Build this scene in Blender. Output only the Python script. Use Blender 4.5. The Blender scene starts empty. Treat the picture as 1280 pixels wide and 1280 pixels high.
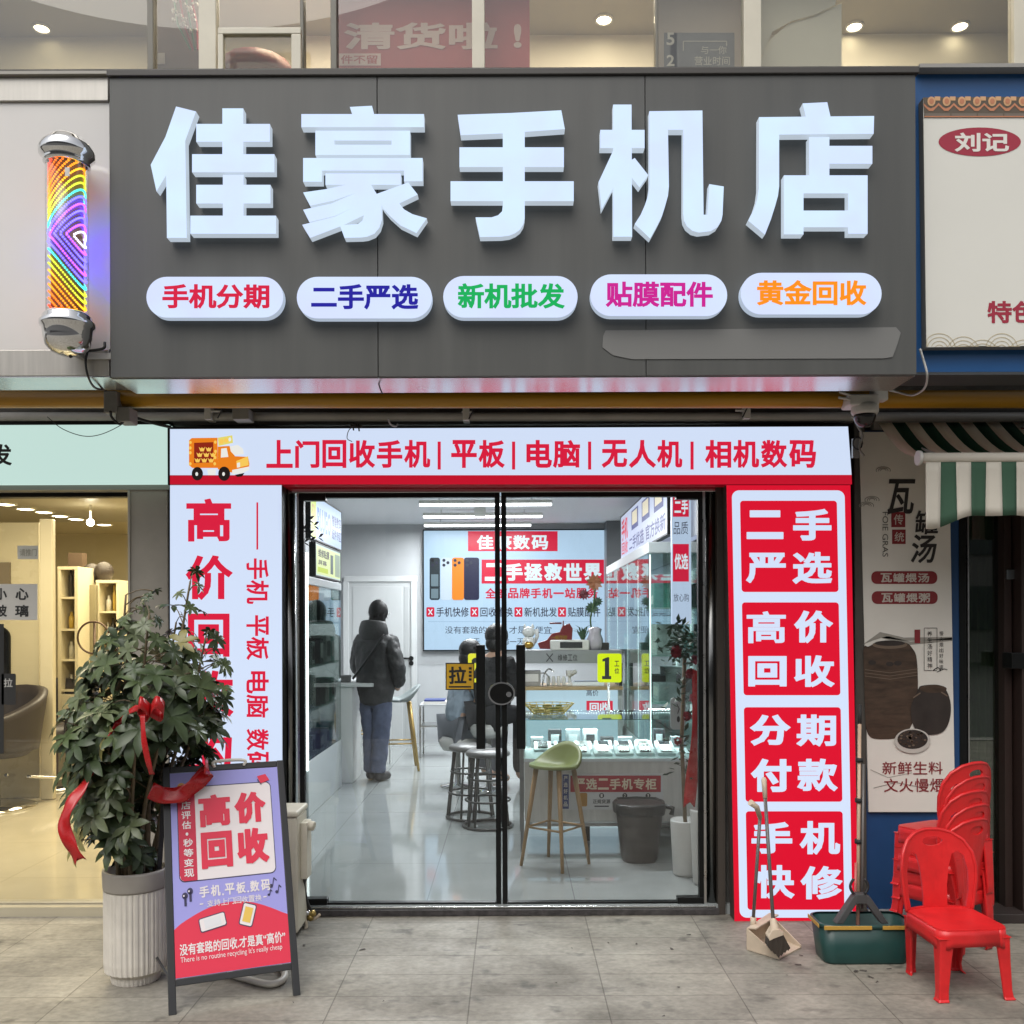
import bpy, math, random
import numpy as np
from mathutils import Vector, Matrix, geometry

random.seed(7)
SC = bpy.context.scene
COL = SC.collection
rad = math.radians

# ------------------------------------------------------------------ camera, sky, sun, exposure
F, CX, HY, CAMY, CAMH, ROLL = 1181.0, 640.0, 779.0, -5.0, 1.55, rad(0.22)
cam_data = bpy.data.cameras.new('camera')
cam_data.sensor_width = 36.0
cam_data.sensor_fit = 'HORIZONTAL'
cam_data.lens = F / 1280.0 * 36.0
cam_data.shift_y = (HY - 640.0) / 1280.0
cam_data.clip_start, cam_data.clip_end = 0.05, 1000.0
cam = bpy.data.objects.new('camera', cam_data)
cam.location = (0, CAMY, CAMH)
cam.rotation_euler = (rad(90), ROLL, 0)
COL.objects.link(cam)
SC.camera = cam

SUN_EL, SUN_AZ = rad(58), rad(205)      # overcast: high soft light from behind the camera
world = bpy.data.worlds.new('World')
SC.world = world
world.use_nodes = True
wn, wl = world.node_tree.nodes, world.node_tree.links
bg = wn['Background']
sky = wn.new('ShaderNodeTexSky')
sky.sky_type = 'NISHITA'
sky.sun_disc = False
sky.sun_elevation = SUN_EL
sky.sun_rotation = SUN_AZ
sky.dust_density = 4.0
hs = wn.new('ShaderNodeHueSaturation')
hs.inputs['Saturation'].default_value = 0.22
wl.new(sky.outputs[0], hs.inputs['Color'])
wl.new(hs.outputs[0], bg.inputs[0])
bg.inputs[1].default_value = 0.15
sun = bpy.data.lights.new('sun', 'SUN')
sun.energy = 1.2
sun.angle = rad(55)
sun.color = (1.0, 0.96, 0.9)
sun_o = bpy.data.objects.new('sun', sun)
sun_o.rotation_euler = (rad(90) - SUN_EL, 0, rad(25) * -1)
COL.objects.link(sun_o)

SC.view_settings.view_transform = 'Standard'
SC.view_settings.look = 'None'
SC.view_settings.exposure = 0.22
SC.view_settings.gamma = 1.0
SC.view_settings.use_curve_mapping = False
SC.cycles.use_denoising = True
SC.cycles.max_bounces = 8
SC.cycles.transparent_max_bounces = 24
SC.cycles.caustics_reflective = False
SC.cycles.caustics_refractive = False
SC.cycles.sample_clamp_indirect = 4.0

# ------------------------------------------------------------------ helpers
def unroll(px, py):
    dx, dy = px - CX, py - HY
    c, s = math.cos(ROLL), math.sin(ROLL)
    return dx * c - dy * s, dx * s + dy * c

def P(px, py, y):
    x, yy = unroll(px, py)
    d = y - CAMY
    return Vector((x * d / F, y, CAMH - yy * d / F))

def gy(py, z=0.0):
    """depth (world y) of a point of height z seen at pixel row py"""
    return (CAMH - z) * F / (py - HY) + CAMY

def lin(c):
    c = c / 255.0
    return c / 12.92 if c <= 0.04045 else ((c + 0.055) / 1.055) ** 2.4

def S(r, g, b):
    return (lin(r), lin(g), lin(b), 1.0)

def _mat(name):
    m = bpy.data.materials.new(name)
    m.use_nodes = True
    return m, m.node_tree.nodes, m.node_tree.links, m.node_tree.nodes['Principled BSDF']

def M(name, col, rough=0.5, metal=0.0, noise=0.0, nscale=6.0, bump=0.0, bscale=80.0, emit=None, es=1.0,
      spec=0.5, stretch=None, coat=0.0):
    m, n, l, b = _mat(name)
    if len(col) == 3:
        col = (*col, 1.0)
    b.inputs['Base Color'].default_value = col
    b.inputs['Roughness'].default_value = rough
    b.inputs['Metallic'].default_value = metal
    b.inputs['Specular IOR Level'].default_value = spec
    b.inputs['Coat Weight'].default_value = coat
    tc = None
    if noise or bump:
        tc = n.new('ShaderNodeTexCoord')
        mp = n.new('ShaderNodeMapping')
        if stretch:
            mp.inputs['Scale'].default_value = stretch
        l.new(tc.outputs['Object'], mp.inputs[0])
    if noise:
        nz = n.new('ShaderNodeTexNoise')
        nz.inputs['Scale'].default_value = nscale
        nz.inputs['Detail'].default_value = 6
        nz.inputs['Roughness'].default_value = 0.62
        l.new(mp.outputs[0], nz.inputs['Vector'])
        mr = n.new('ShaderNodeMapRange')
        mr.inputs['From Min'].default_value, mr.inputs['From Max'].default_value = 0.3, 0.7
        mr.inputs['To Min'].default_value, mr.inputs['To Max'].default_value = 1 - noise, 1 + noise
        l.new(nz.outputs['Fac'], mr.inputs['Value'])
        mx = n.new('ShaderNodeVectorMath')
        mx.operation = 'SCALE'
        mx.inputs[0].default_value = col[:3]
        l.new(mr.outputs[0], mx.inputs['Scale'])
        l.new(mx.outputs[0], b.inputs['Base Color'])
        m2 = n.new('ShaderNodeMapRange')
        m2.inputs['To Min'].default_value, m2.inputs['To Max'].default_value = max(0.02, rough - 0.12), min(1, rough + 0.12)
        l.new(nz.outputs['Fac'], m2.inputs['Value'])
        l.new(m2.outputs[0], b.inputs['Roughness'])
    if bump:
        nb = n.new('ShaderNodeTexNoise')
        nb.inputs['Scale'].default_value = bscale
        nb.inputs['Detail'].default_value = 4
        l.new(mp.outputs[0], nb.inputs['Vector'])
        bp = n.new('ShaderNodeBump')
        bp.inputs['Strength'].default_value = bump
        bp.inputs['Distance'].default_value = 0.01
        l.new(nb.outputs['Fac'], bp.inputs['Height'])
        l.new(bp.outputs[0], b.inputs['Normal'])
    if emit is not None:
        b.inputs['Emission Color'].default_value = emit if len(emit) == 4 else (*emit, 1.0)
        b.inputs['Emission Strength'].default_value = es
    return m

EXPO = 2.0 ** SC.view_settings.exposure
def LIT(name, r, g, b, k=1.0, base=0.12, rough=0.35, var=0.0):
    """a backlit printed face that shows at about (r, g, b)"""
    c = S(r, g, b)
    m = M(name, (c[0] * base, c[1] * base, c[2] * base), rough=rough, emit=c, es=k / EXPO, spec=.2)
    if var:
        n, l = m.node_tree.nodes, m.node_tree.links
        tc = n.new('ShaderNodeTexCoord')
        nz = n.new('ShaderNodeTexNoise')
        nz.inputs['Scale'].default_value = 5.0
        l.new(tc.outputs['Object'], nz.inputs['Vector'])
        cr = n.new('ShaderNodeValToRGB')
        cr.color_ramp.elements[0].position, cr.color_ramp.elements[1].position = 0.35, 0.65
        cr.color_ramp.elements[0].color = (c[0] * (1 - var * .3), c[1] * (1 - var), c[2], 1)
        cr.color_ramp.elements[1].color = (c[0], c[1] * (1 + var * .3), c[2], 1)
        l.new(nz.outputs['Fac'], cr.inputs[0])
        l.new(cr.outputs[0], n['Principled BSDF'].inputs['Emission Color'])
    return m

def GLASS(name, tint=(0.96, 0.98, 0.97), f0=0.045, rough=0.0):
    m = bpy.data.materials.new(name)
    m.use_nodes = True
    n, l = m.node_tree.nodes, m.node_tree.links
    n.remove(n['Principled BSDF'])
    out = n['Material Output']
    tr = n.new('ShaderNodeBsdfTransparent')
    tr.inputs[0].default_value = (*tint, 1)
    gl = n.new('ShaderNodeBsdfGlossy')
    gl.inputs['Roughness'].default_value = rough
    lw = n.new('ShaderNodeLayerWeight')
    lw.inputs[0].default_value = 0.5
    pw = n.new('ShaderNodeMath'); pw.operation = 'POWER'; pw.inputs[1].default_value = 5
    l.new(lw.outputs['Facing'], pw.inputs[0])
    mr = n.new('ShaderNodeMapRange')
    mr.inputs['To Min'].default_value = f0
    l.new(pw.outputs[0], mr.inputs['Value'])
    mix = n.new('ShaderNodeMixShader')
    l.new(mr.outputs[0], mix.inputs[0])
    l.new(tr.outputs[0], mix.inputs[1])
    l.new(gl.outputs[0], mix.inputs[2])
    l.new(mix.outputs[0], out.inputs['Surface'])
    return m

ORIG = {}
def props(o, label=None, cat=None, group=None, kind=None):
    for k, v in (('label', label), ('category', cat), ('group', group), ('kind', kind)):
        if v:
            o[k] = v
    return o

def thing(name, label, cat, loc=(0, 0, 0), group=None, kind=None):
    o = bpy.data.objects.new(name, None)
    o.empty_display_size = 0.1
    COL.objects.link(o)
    o.location = loc
    ORIG[o.name] = Vector(loc)
    return props(o, label, cat, group, kind)

def dup(root, loc=None, rz=None, label=None, group=None):
    def rec(o, parent):
        c = o.copy()
        COL.objects.link(c)
        c.parent = parent
        for ch in [x for x in o.children]:
            rec(ch, c)
        return c
    r = rec(root, None)
    if loc is not None: r.location = loc
    if rz is not None: r.rotation_euler = (0, 0, rz)
    if label: r['label'] = label
    if group: r['group'] = group
    return r

def ccw(p):
    a = sum(p[i - 1][0] * p[i][1] - p[i][0] * p[i - 1][1] for i in range(len(p)))
    return p if a > 0 else p[::-1]

def union(polys, holes=(), extra=()):
    """triangles covering the union of 2-D polygons (minus holes)"""
    vs, fs = [], []
    for p in list(polys) + list(holes):
        p = ccw([tuple(q) for q in p])
        fs.append(list(range(len(vs), len(vs) + len(p))))
        vs += [Vector(q) for q in p]
    vs += [Vector(q) for q in extra]
    k = len(polys)
    span = max(max(v.x for v in vs) - min(v.x for v in vs), max(v.y for v in vs) - min(v.y for v in vs))
    r = geometry.delaunay_2d_cdt(vs, [], fs, 0, span * 1e-6)
    vo, fo = r[0], [f for f in r[2] if len(f) >= 3]
    V = np.array([(v.x, v.y) for v in vo])
    cen = np.array([V[list(f)].mean(axis=0) for f in fo])
    def inside(f):
        q = np.array([tuple(vs[i]) for i in f]); res = np.zeros(len(cen), bool)
        box = (cen[:, 0] >= q[:, 0].min()) & (cen[:, 0] <= q[:, 0].max()) & (cen[:, 1] >= q[:, 1].min()) & (cen[:, 1] <= q[:, 1].max())
        c = cen[box]
        if not len(c): return res
        ins = np.zeros(len(c), bool)
        for i in range(len(q)):
            x1, y1 = q[i - 1]; x2, y2 = q[i]
            if y1 == y2: continue
            hit = ((y1 > c[:, 1]) != (y2 > c[:, 1])) & (c[:, 0] < (x2 - x1) * (c[:, 1] - y1) / (y2 - y1) + x1)
            ins ^= hit
        res[box] = ins
        return res
    a = np.zeros(len(cen), bool)
    for f in fs[:k]: a |= inside(f)
    for f in fs[k:]: a &= ~inside(f)
    keep = [list(f) for f, o in zip(fo, a) if o]
    return [(v.x, v.y) for v in vo], keep

def boundary(tris):
    seen = {}
    for t in tris:
        for a, b in zip(t, t[1:] + t[:1]):
            seen[(a, b)] = seen.get((a, b), 0) + 1
    return [(a, b) for (a, b) in seen if (b, a) not in seen]

_glyphs = {}
def glyph(s, w=0.0, res=3):
    key = (s, w)
    if key in _glyphs:
        return _glyphs[key]
    c = bpy.data.curves.new('t', 'FONT')
    c.body, c.size, c.resolution_u = s, 1.0, res
    c.fill_mode = 'FRONT'
    o = bpy.data.objects.new('t', c)
    COL.objects.link(o)
    dg = bpy.context.evaluated_depsgraph_get()
    dg.update()
    me = bpy.data.meshes.new_from_object(o.evaluated_get(dg))
    vs = [(v.co.x, v.co.y) for v in me.vertices]
    fs = [list(p.vertices) for p in me.polygons]
    bpy.data.objects.remove(o)
    bpy.data.curves.remove(c)
    bpy.data.meshes.remove(me)
    if w > 0 and vs:
        # merge doubles so that boundary edges are found
        idx, nv, remap = {}, [], []
        for v in vs:
            k = (round(v[0], 5), round(v[1], 5))
            if k not in idx:
                idx[k] = len(nv); nv.append(v)
            remap.append(idx[k])
        fs = [[remap[i] for i in f] for f in fs]
        fs = [f for f in fs if len(set(f)) >= 3]
        polys = [[nv[i] for i in f] for f in fs]
        cc = []
        for f in fs:
            p = [nv[i] for i in f]
            a = sum(p[i - 1][0] * p[i][1] - p[i][0] * p[i - 1][1] for i in range(len(p)))
            cc.append(f if a > 0 else f[::-1])
        for a, b in boundary(cc):
            p, q = Vector(nv[a]), Vector(nv[b])
            d = q - p
            if d.length < 1e-5: continue
            e = min(w, max(d.length, w * .5))
            d.normalize()
            nn = Vector((d.y, -d.x)) * w
            p2, q2 = p - d * w * .85, q + d * w * .85
            polys.append([tuple(p2 + nn), tuple(q2 + nn), tuple(q2 - nn * .2), tuple(p2 - nn * .2)])
        vs, fs = union(polys)
    _glyphs[key] = (vs, fs)
    return vs, fs

class B:
    """collects faces of one mesh object"""
    def __init__(s):
        s.v, s.f, s.mi, s.mats, s.sm = [], [], [], [], []
    def m(s, mat):
        if mat not in s.mats: s.mats.append(mat)
        return s.mats.index(mat)
    def add(s, vs, fs, mat, smooth=False):
        o, k = len(s.v), s.m(mat)
        s.v += [Vector(v) for v in vs]
        for f in fs:
            s.f.append([o + i for i in f]); s.mi.append(k); s.sm.append(smooth)
        return s
    def box(s, x0, x1, y0, y1, z0, z1, mat):
        x0, x1 = sorted((x0, x1)); y0, y1 = sorted((y0, y1)); z0, z1 = sorted((z0, z1))
        vs = [(x0, y0, z0), (x1, y0, z0), (x1, y1, z0), (x0, y1, z0), (x0, y0, z1), (x1, y0, z1), (x1, y1, z1), (x0, y1, z1)]
        return s.add(vs, [(3, 2, 1, 0), (4, 5, 6, 7), (0, 1, 5, 4), (1, 2, 6, 5), (2, 3, 7, 6), (3, 0, 4, 7)], mat)
    def pbox(s, x0, y0, x1, y1, yf, dep, mat):
        """box whose front face fills the pixel rectangle at depth yf"""
        xm, ym = (x0 + x1) / 2, (y0 + y1) / 2
        return s.box(P(x0, ym, yf).x, P(x1, ym, yf).x, yf, yf + dep, P(xm, y1, yf).z, P(xm, y0, yf).z, mat)
    def quad(s, a, b, c, d, mat):
        return s.add([a, b, c, d], [(0, 1, 2, 3)], mat)
    def hexa(s, lo, hi, mat):
        """solid between two quads"""
        return s.add(list(lo) + list(hi), [(3, 2, 1, 0), (4, 5, 6, 7), (0, 1, 5, 4), (1, 2, 6, 5), (2, 3, 7, 6), (3, 0, 4, 7)], mat)
    def tube(s, pts, r, mat, n=10, caps=True, rs=None):
        pts = [Vector(p) for p in pts]
        o = len(s.v); k = s.m(mat)
        up = None
        for i, p in enumerate(pts):
            t = (pts[min(i + 1, len(pts) - 1)] - pts[max(i - 1, 0)]).normalized()
            if up is None:
                up = Vector((0, 0, 1)) if abs(t.z) < .9 else Vector((1, 0, 0))
            a = t.cross(up).normalized(); up = a.cross(t).normalized()
            rr = rs[i] if rs else r
            for j in range(n):
                q = 2 * math.pi * j / n
                s.v.append(p + (a * math.cos(q) + up * math.sin(q)) * rr)
        for i in range(len(pts) - 1):
            for j in range(n):
                s.f.append([o + i * n + j, o + i * n + (j + 1) % n, o + (i + 1) * n + (j + 1) % n, o + (i + 1) * n + j])
                s.mi.append(k); s.sm.append(n > 6)
        if caps:
            s.f.append([o + j for j in range(n)][::-1]); s.mi.append(k); s.sm.append(False)
            e = o + (len(pts) - 1) * n
            s.f.append([e + j for j in range(n)]); s.mi.append(k); s.sm.append(False)
        return s
    def lathe(s, c, prof, mat, n=24, mod=None, smooth=True, a0=0.0):
        c = Vector(c); o = len(s.v); k = s.m(mat)
        for i, (r, z) in enumerate(prof):
            for j in range(n):
                q = 2 * math.pi * j / n + a0
                rr = r * (mod(q) if mod else 1)
                s.v.append(c + Vector((rr * math.cos(q), rr * math.sin(q), z)))
        for i in range(len(prof) - 1):
            for j in range(n):
                s.f.append([o + i * n + j, o + i * n + (j + 1) % n, o + (i + 1) * n + (j + 1) % n, o + (i + 1) * n + j])
                s.mi.append(k); s.sm.append(smooth)
        for i, fl in ((0, True), (len(prof) - 1, False)):
            if prof[i][0] > 1e-4:
                g = [o + i * n + j for j in range(n)]
                s.f.append(g[::-1] if fl else g); s.mi.append(k); s.sm.append(False)
        return s
    def ball(s, c, r, mat, n=12, sc=(1, 1, 1)):
        c = Vector(c)
        pr = [(max(1e-5, math.sin(math.pi * i / n)) * r, -math.cos(math.pi * i / n) * r) for i in range(n + 1)]
        o = len(s.v)
        s.lathe((0, 0, 0), pr, mat, n=max(8, n))
        for i in range(o, len(s.v)):
            v = s.v[i]
            s.v[i] = Vector((v.x * sc[0], v.y * sc[1], v.z * sc[2])) + c
        return s
    def grid(s, fn, nu, nv, mat, smooth=True):
        o = len(s.v); k = s.m(mat)
        for i in range(nu + 1):
            for j in range(nv + 1):
                s.v.append(Vector(fn(i / nu, j / nv)))
        for i in range(nu):
            for j in range(nv):
                a = o + i * (nv + 1) + j
                s.f.append([a, a + nv + 1, a + nv + 2, a + 1]); s.mi.append(k); s.sm.append(smooth)
        return s
    def slab(s, polys, fn, vec, mat, side=None, holes=(), extra=()):
        """union of 2-D polygons mapped by fn, with thickness vec (towards the back)"""
        vs, fs = union(polys, holes, extra)
        a = [fn(*v) for v in vs]
        vec = Vector(vec)
        fs = [list(f) for f in fs]
        s.add(a, fs, mat)
        s.add([p + vec for p in a], [f[::-1] for f in fs], side or mat)
        bd = boundary(fs)
        for i, j in bd:
            s.add([a[j], a[i], a[i] + vec, a[j] + vec], [(0, 1, 2, 3)], side or mat)
        return s
    def build(s, name, parent=None, bevel=0.0, solid=0.0, sub=0, label=None, cat=None, group=None, kind=None, seg=2, fix=True):
        me = bpy.data.meshes.new(name)
        if parent is not None:
            org = ORIG[parent.name]
        else:
            xs = [v.x for v in s.v]; ys = [v.y for v in s.v]; zs = [v.z for v in s.v]
            org = Vector(((min(xs) + max(xs)) / 2, (min(ys) + max(ys)) / 2, min(zs)))
        me.from_pydata([tuple(v - org) for v in s.v], [], s.f)
        for mt in s.mats: me.materials.append(mt)
        me.polygons.foreach_set('material_index', s.mi)
        me.polygons.foreach_set('use_smooth', s.sm)
        me.update()
        o = bpy.data.objects.new(name, me)
        COL.objects.link(o)
        ORIG[o.name] = org
        if parent is not None: o.parent = parent
        else: o.location = org
        if solid:
            md = o.modifiers.new('s', 'SOLIDIFY'); md.thickness = solid; md.offset = 0
        if bevel:
            md = o.modifiers.new('b', 'BEVEL'); md.width = bevel; md.segments = seg
            md.limit_method = 'ANGLE'; md.angle_limit = rad(35)
        if sub:
            md = o.modifiers.new('d', 'SUBSURF'); md.levels = md.render_levels = sub
        return props(o, label, cat, group, kind)

def rr_pts(x0, y0, x1, y1, r, n=6):
    pts = []
    for cx, cy, a in ((x1 - r, y0 + r, -90), (x1 - r, y1 - r, 0), (x0 + r, y1 - r, 90), (x0 + r, y0 + r, 180)):
        for i in range(n + 1):
            q = rad(a + 90 * i / n)
            pts.append((cx + r * math.cos(q), cy + r * math.sin(q)))
    return pts

def el_pts(cx, cy, rx, ry, n=28, a0=0, a1=360):
    return [(cx + rx * math.cos(rad(a0 + (a1 - a0) * i / n)), cy + ry * math.sin(rad(a0 + (a1 - a0) * i / n))) for i in range(n if a1 - a0 == 360 else n + 1)]

def R4(x0, y0, x1, y1):
    return [(x0, y0), (x1, y0), (x1, y1), (x0, y1)]

class Sheet:
    """flat print on a surface: fn maps 2-D design coordinates (y down) to the surface, nrm points to the viewer"""
    def __init__(s, b, fn, nrm=(0, -1, 0), step=0.0012):
        s.b, s.fn, s.n, s.step = b, fn, Vector(nrm), step
    def pt(s, x, y, L):
        return s.fn(x, y) + s.n * s.step * L
    def poly(s, pts, mat, L=1, holes=()):
        vs, fs = union([pts], holes)
        s.b.add([s.pt(x, y, L) for x, y in vs], fs, mat)
    def rect(s, x0, y0, x1, y1, mat, L=1):
        s.b.add([s.pt(x, y, L) for x, y in R4(x0, y0, x1, y1)], [(0, 1, 2, 3)], mat)
    def rr(s, x0, y0, x1, y1, r, mat, L=1):
        s.poly(rr_pts(x0, y0, x1, y1, r), mat, L)
    def ell(s, cx, cy, rx, ry, mat, L=1, n=28):
        s.poly(el_pts(cx, cy, rx, ry, n), mat, L)
    def line(s, pts, w, mat, L=1):
        for (x0, y0), (x1, y1) in zip(pts, pts[1:]):
            d = math.hypot(x1 - x0, y1 - y0) or 1
            nx, ny = -(y1 - y0) / d * w / 2, (x1 - x0) / d * w / 2
            s.b.add([s.pt(x, y, L) for x, y in ((x0 + nx, y0 + ny), (x1 + nx, y1 + ny), (x1 - nx, y1 - ny), (x0 - nx, y0 - ny))], [(0, 1, 2, 3)], mat)
    def text(s, t, x0, y0, x1, y1, mat, w=0.0, L=3, rot=0, split=False, slant=0.0):
        """text fitted to a box; rot=90 turns it clockwise; split=True lays the characters out in equal cells"""
        if split and len(t) > 1:
            n = len(t)
            cw = (x1 - x0) / (n - (1 - split) * 1.0 / 1) if False else (x1 - x0) / n
            for i, ch in enumerate(t):
                if ch != ' ':
                    s.text(ch, x0 + cw * i + cw * .04, y0, x0 + cw * (i + 1) - cw * .04, y1, mat, w, L, rot)
            return
        vs, fs = glyph(t, w)
        if not vs: return
        if rot == 90:
            vs = [(v[1], -v[0]) for v in vs]
        ax0, ax1 = min(v[0] for v in vs), max(v[0] for v in vs)
        ay0, ay1 = min(v[1] for v in vs), max(v[1] for v in vs)
        if t in '一':   # keep the single stroke thin
            ay0, ay1 = ay0 - .35, ay1 + .35
        sx, sy = (x1 - x0) / (ax1 - ax0 or 1), (y1 - y0) / (ay1 - ay0 or 1)
        out = []
        for u, v in vs:
            X = x0 + (u - ax0) * sx; Y = y1 - (v - ay0) * sy
            out.append(s.pt(X + slant * (y1 - Y), Y, L))
        s.b.add(out, fs, mat)

def skin(name, pts, edges, mat, parent=None, sub=2, crease=0, **kw):
    """a tapered, jointed body: pts = {key: (x, y, z, r)}"""
    keys = list(pts)
    org = ORIG[parent.name] if parent is not None else Vector((0, 0, 0))
    me = bpy.data.meshes.new(name)
    me.from_pydata([tuple(Vector(pts[k][:3]) - org) for k in keys], [(keys.index(a), keys.index(b)) for a, b in edges], [])
    me.materials.append(mat)
    o = bpy.data.objects.new(name, me)
    COL.objects.link(o)
    ORIG[o.name] = org
    if parent is not None: o.parent = parent
    sk = o.modifiers.new('skin', 'SKIN')
    sk.use_smooth_shade = True
    for i, k in enumerate(keys):
        r = pts[k][3]
        me.skin_vertices[0].data[i].radius = r if isinstance(r, tuple) else (r, r)
        me.skin_vertices[0].data[i].use_root = (i == 0)
    sb = o.modifiers.new('sub', 'SUBSURF'); sb.levels = sb.render_levels = sub
    if crease:
        sb.levels = sb.render_levels = 4
        tx = bpy.data.textures.new(name + '_creases', 'CLOUDS'); tx.noise_scale = .075; tx.noise_depth = 2
        dm = o.modifiers.new('creases', 'DISPLACE'); dm.texture = tx; dm.strength = crease; dm.mid_level = .5; dm.texture_coords = 'LOCAL'
    return props(o, **kw)

def area_light(name, loc, rot, sx, sy, power, col=(1, 1, 1), parent=None):
    ld = bpy.data.lights.new(name, 'AREA')
    ld.shape = 'RECTANGLE'; ld.size, ld.size_y = sx, sy
    ld.energy = power; ld.color = col
    o = bpy.data.objects.new(name, ld)
    COL.objects.link(o)
    if parent is not None:
        o.parent = parent; o.location = Vector(loc) - ORIG[parent.name]
    else:
        o.location = loc
    o.rotation_euler = rot
    return o

def wave(pts, n):
    """smooth Catmull-Rom curve through points"""
    pts = [Vector(p) for p in pts]
    q = [pts[0] * 2 - pts[1]] + pts + [pts[-1] * 2 - pts[-2]]
    out = []
    for i in range(1, len(q) - 2):
        for k in range(n):
            t = k / n
            a, b, c, d = q[i - 1], q[i], q[i + 1], q[i + 2]
            out.append(0.5 * ((2 * b) + (c - a) * t + (2 * a - 5 * b + 4 * c - d) * t * t + (3 * b - a - 3 * c + d) * t ** 3))
    return out + [pts[-1]]

# ------------------------------------------------------------------ materials
WHITE_LIT = LIT('lightbox_white', 208, 222, 246, 1.0)
RED_LIT = LIT('lightbox_red', 216, 18, 46, 1.0)
RED_TXT = LIT('lightbox_red_letter', 214, 30, 62, 1.0)
BLACK = M('black_metal', (.006, .0065, .0065), .38, spec=.25)
BLACKM = M('black_matt', (.02, .02, .02), .7)
ALU = M('aluminium', (.55, .55, .54), .3, 1.0, noise=.08, nscale=20)
STEEL = M('brushed_steel', (.42, .43, .42), .25, 1.0, noise=.12, nscale=30, stretch=(1, 1, .05))
CHROME = M('chrome', (.75, .75, .75), .06, 1.0)
DARKW = M('dark_concrete', (.12, .115, .105), .85, noise=.35, nscale=5, bump=.3)
WPLAST = M('white_plastic', (.62, .61, .57), .45, noise=.08, nscale=12)
CABLE = M('black_cable', (.015, .015, .015), .5)
BGLASS = GLASS('door_glass', tint=(.985, .99, .988), f0=.045)
def smear(m, amount):
    """a faint film of dust and wiped fingerprints on a pane"""
    n, l = m.node_tree.nodes, m.node_tree.links
    out = n['Material Output']; src = out.inputs['Surface'].links[0].from_socket
    tc = n.new('ShaderNodeTexCoord'); mp = n.new('ShaderNodeMapping'); mp.inputs['Scale'].default_value = (3, 1, 1.1); mp.inputs['Rotation'].default_value = (0, .5, 0)
    nz = n.new('ShaderNodeTexNoise'); nz.inputs['Scale'].default_value = 3.2; nz.inputs['Detail'].default_value = 9; nz.inputs['Roughness'].default_value = .7
    mr = n.new('ShaderNodeMapRange'); mr.inputs['From Min'].default_value = .5; mr.inputs['From Max'].default_value = .8; mr.inputs['To Min'].default_value = .001; mr.inputs['To Max'].default_value = amount
    df = n.new('ShaderNodeBsdfDiffuse'); df.inputs[0].default_value = (.6, .6, .58, 1)
    mx = n.new('ShaderNodeMixShader')
    l.new(tc.outputs['Object'], mp.inputs[0]); l.new(mp.outputs[0], nz.inputs['Vector']); l.new(nz.outputs['Fac'], mr.inputs['Value'])
    l.new(mr.outputs[0], mx.inputs[0]); l.new(src, mx.inputs[1]); l.new(df.outputs[0], mx.inputs[2]); l.new(mx.outputs[0], out.inputs['Surface'])
smear(BGLASS, .028)
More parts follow.
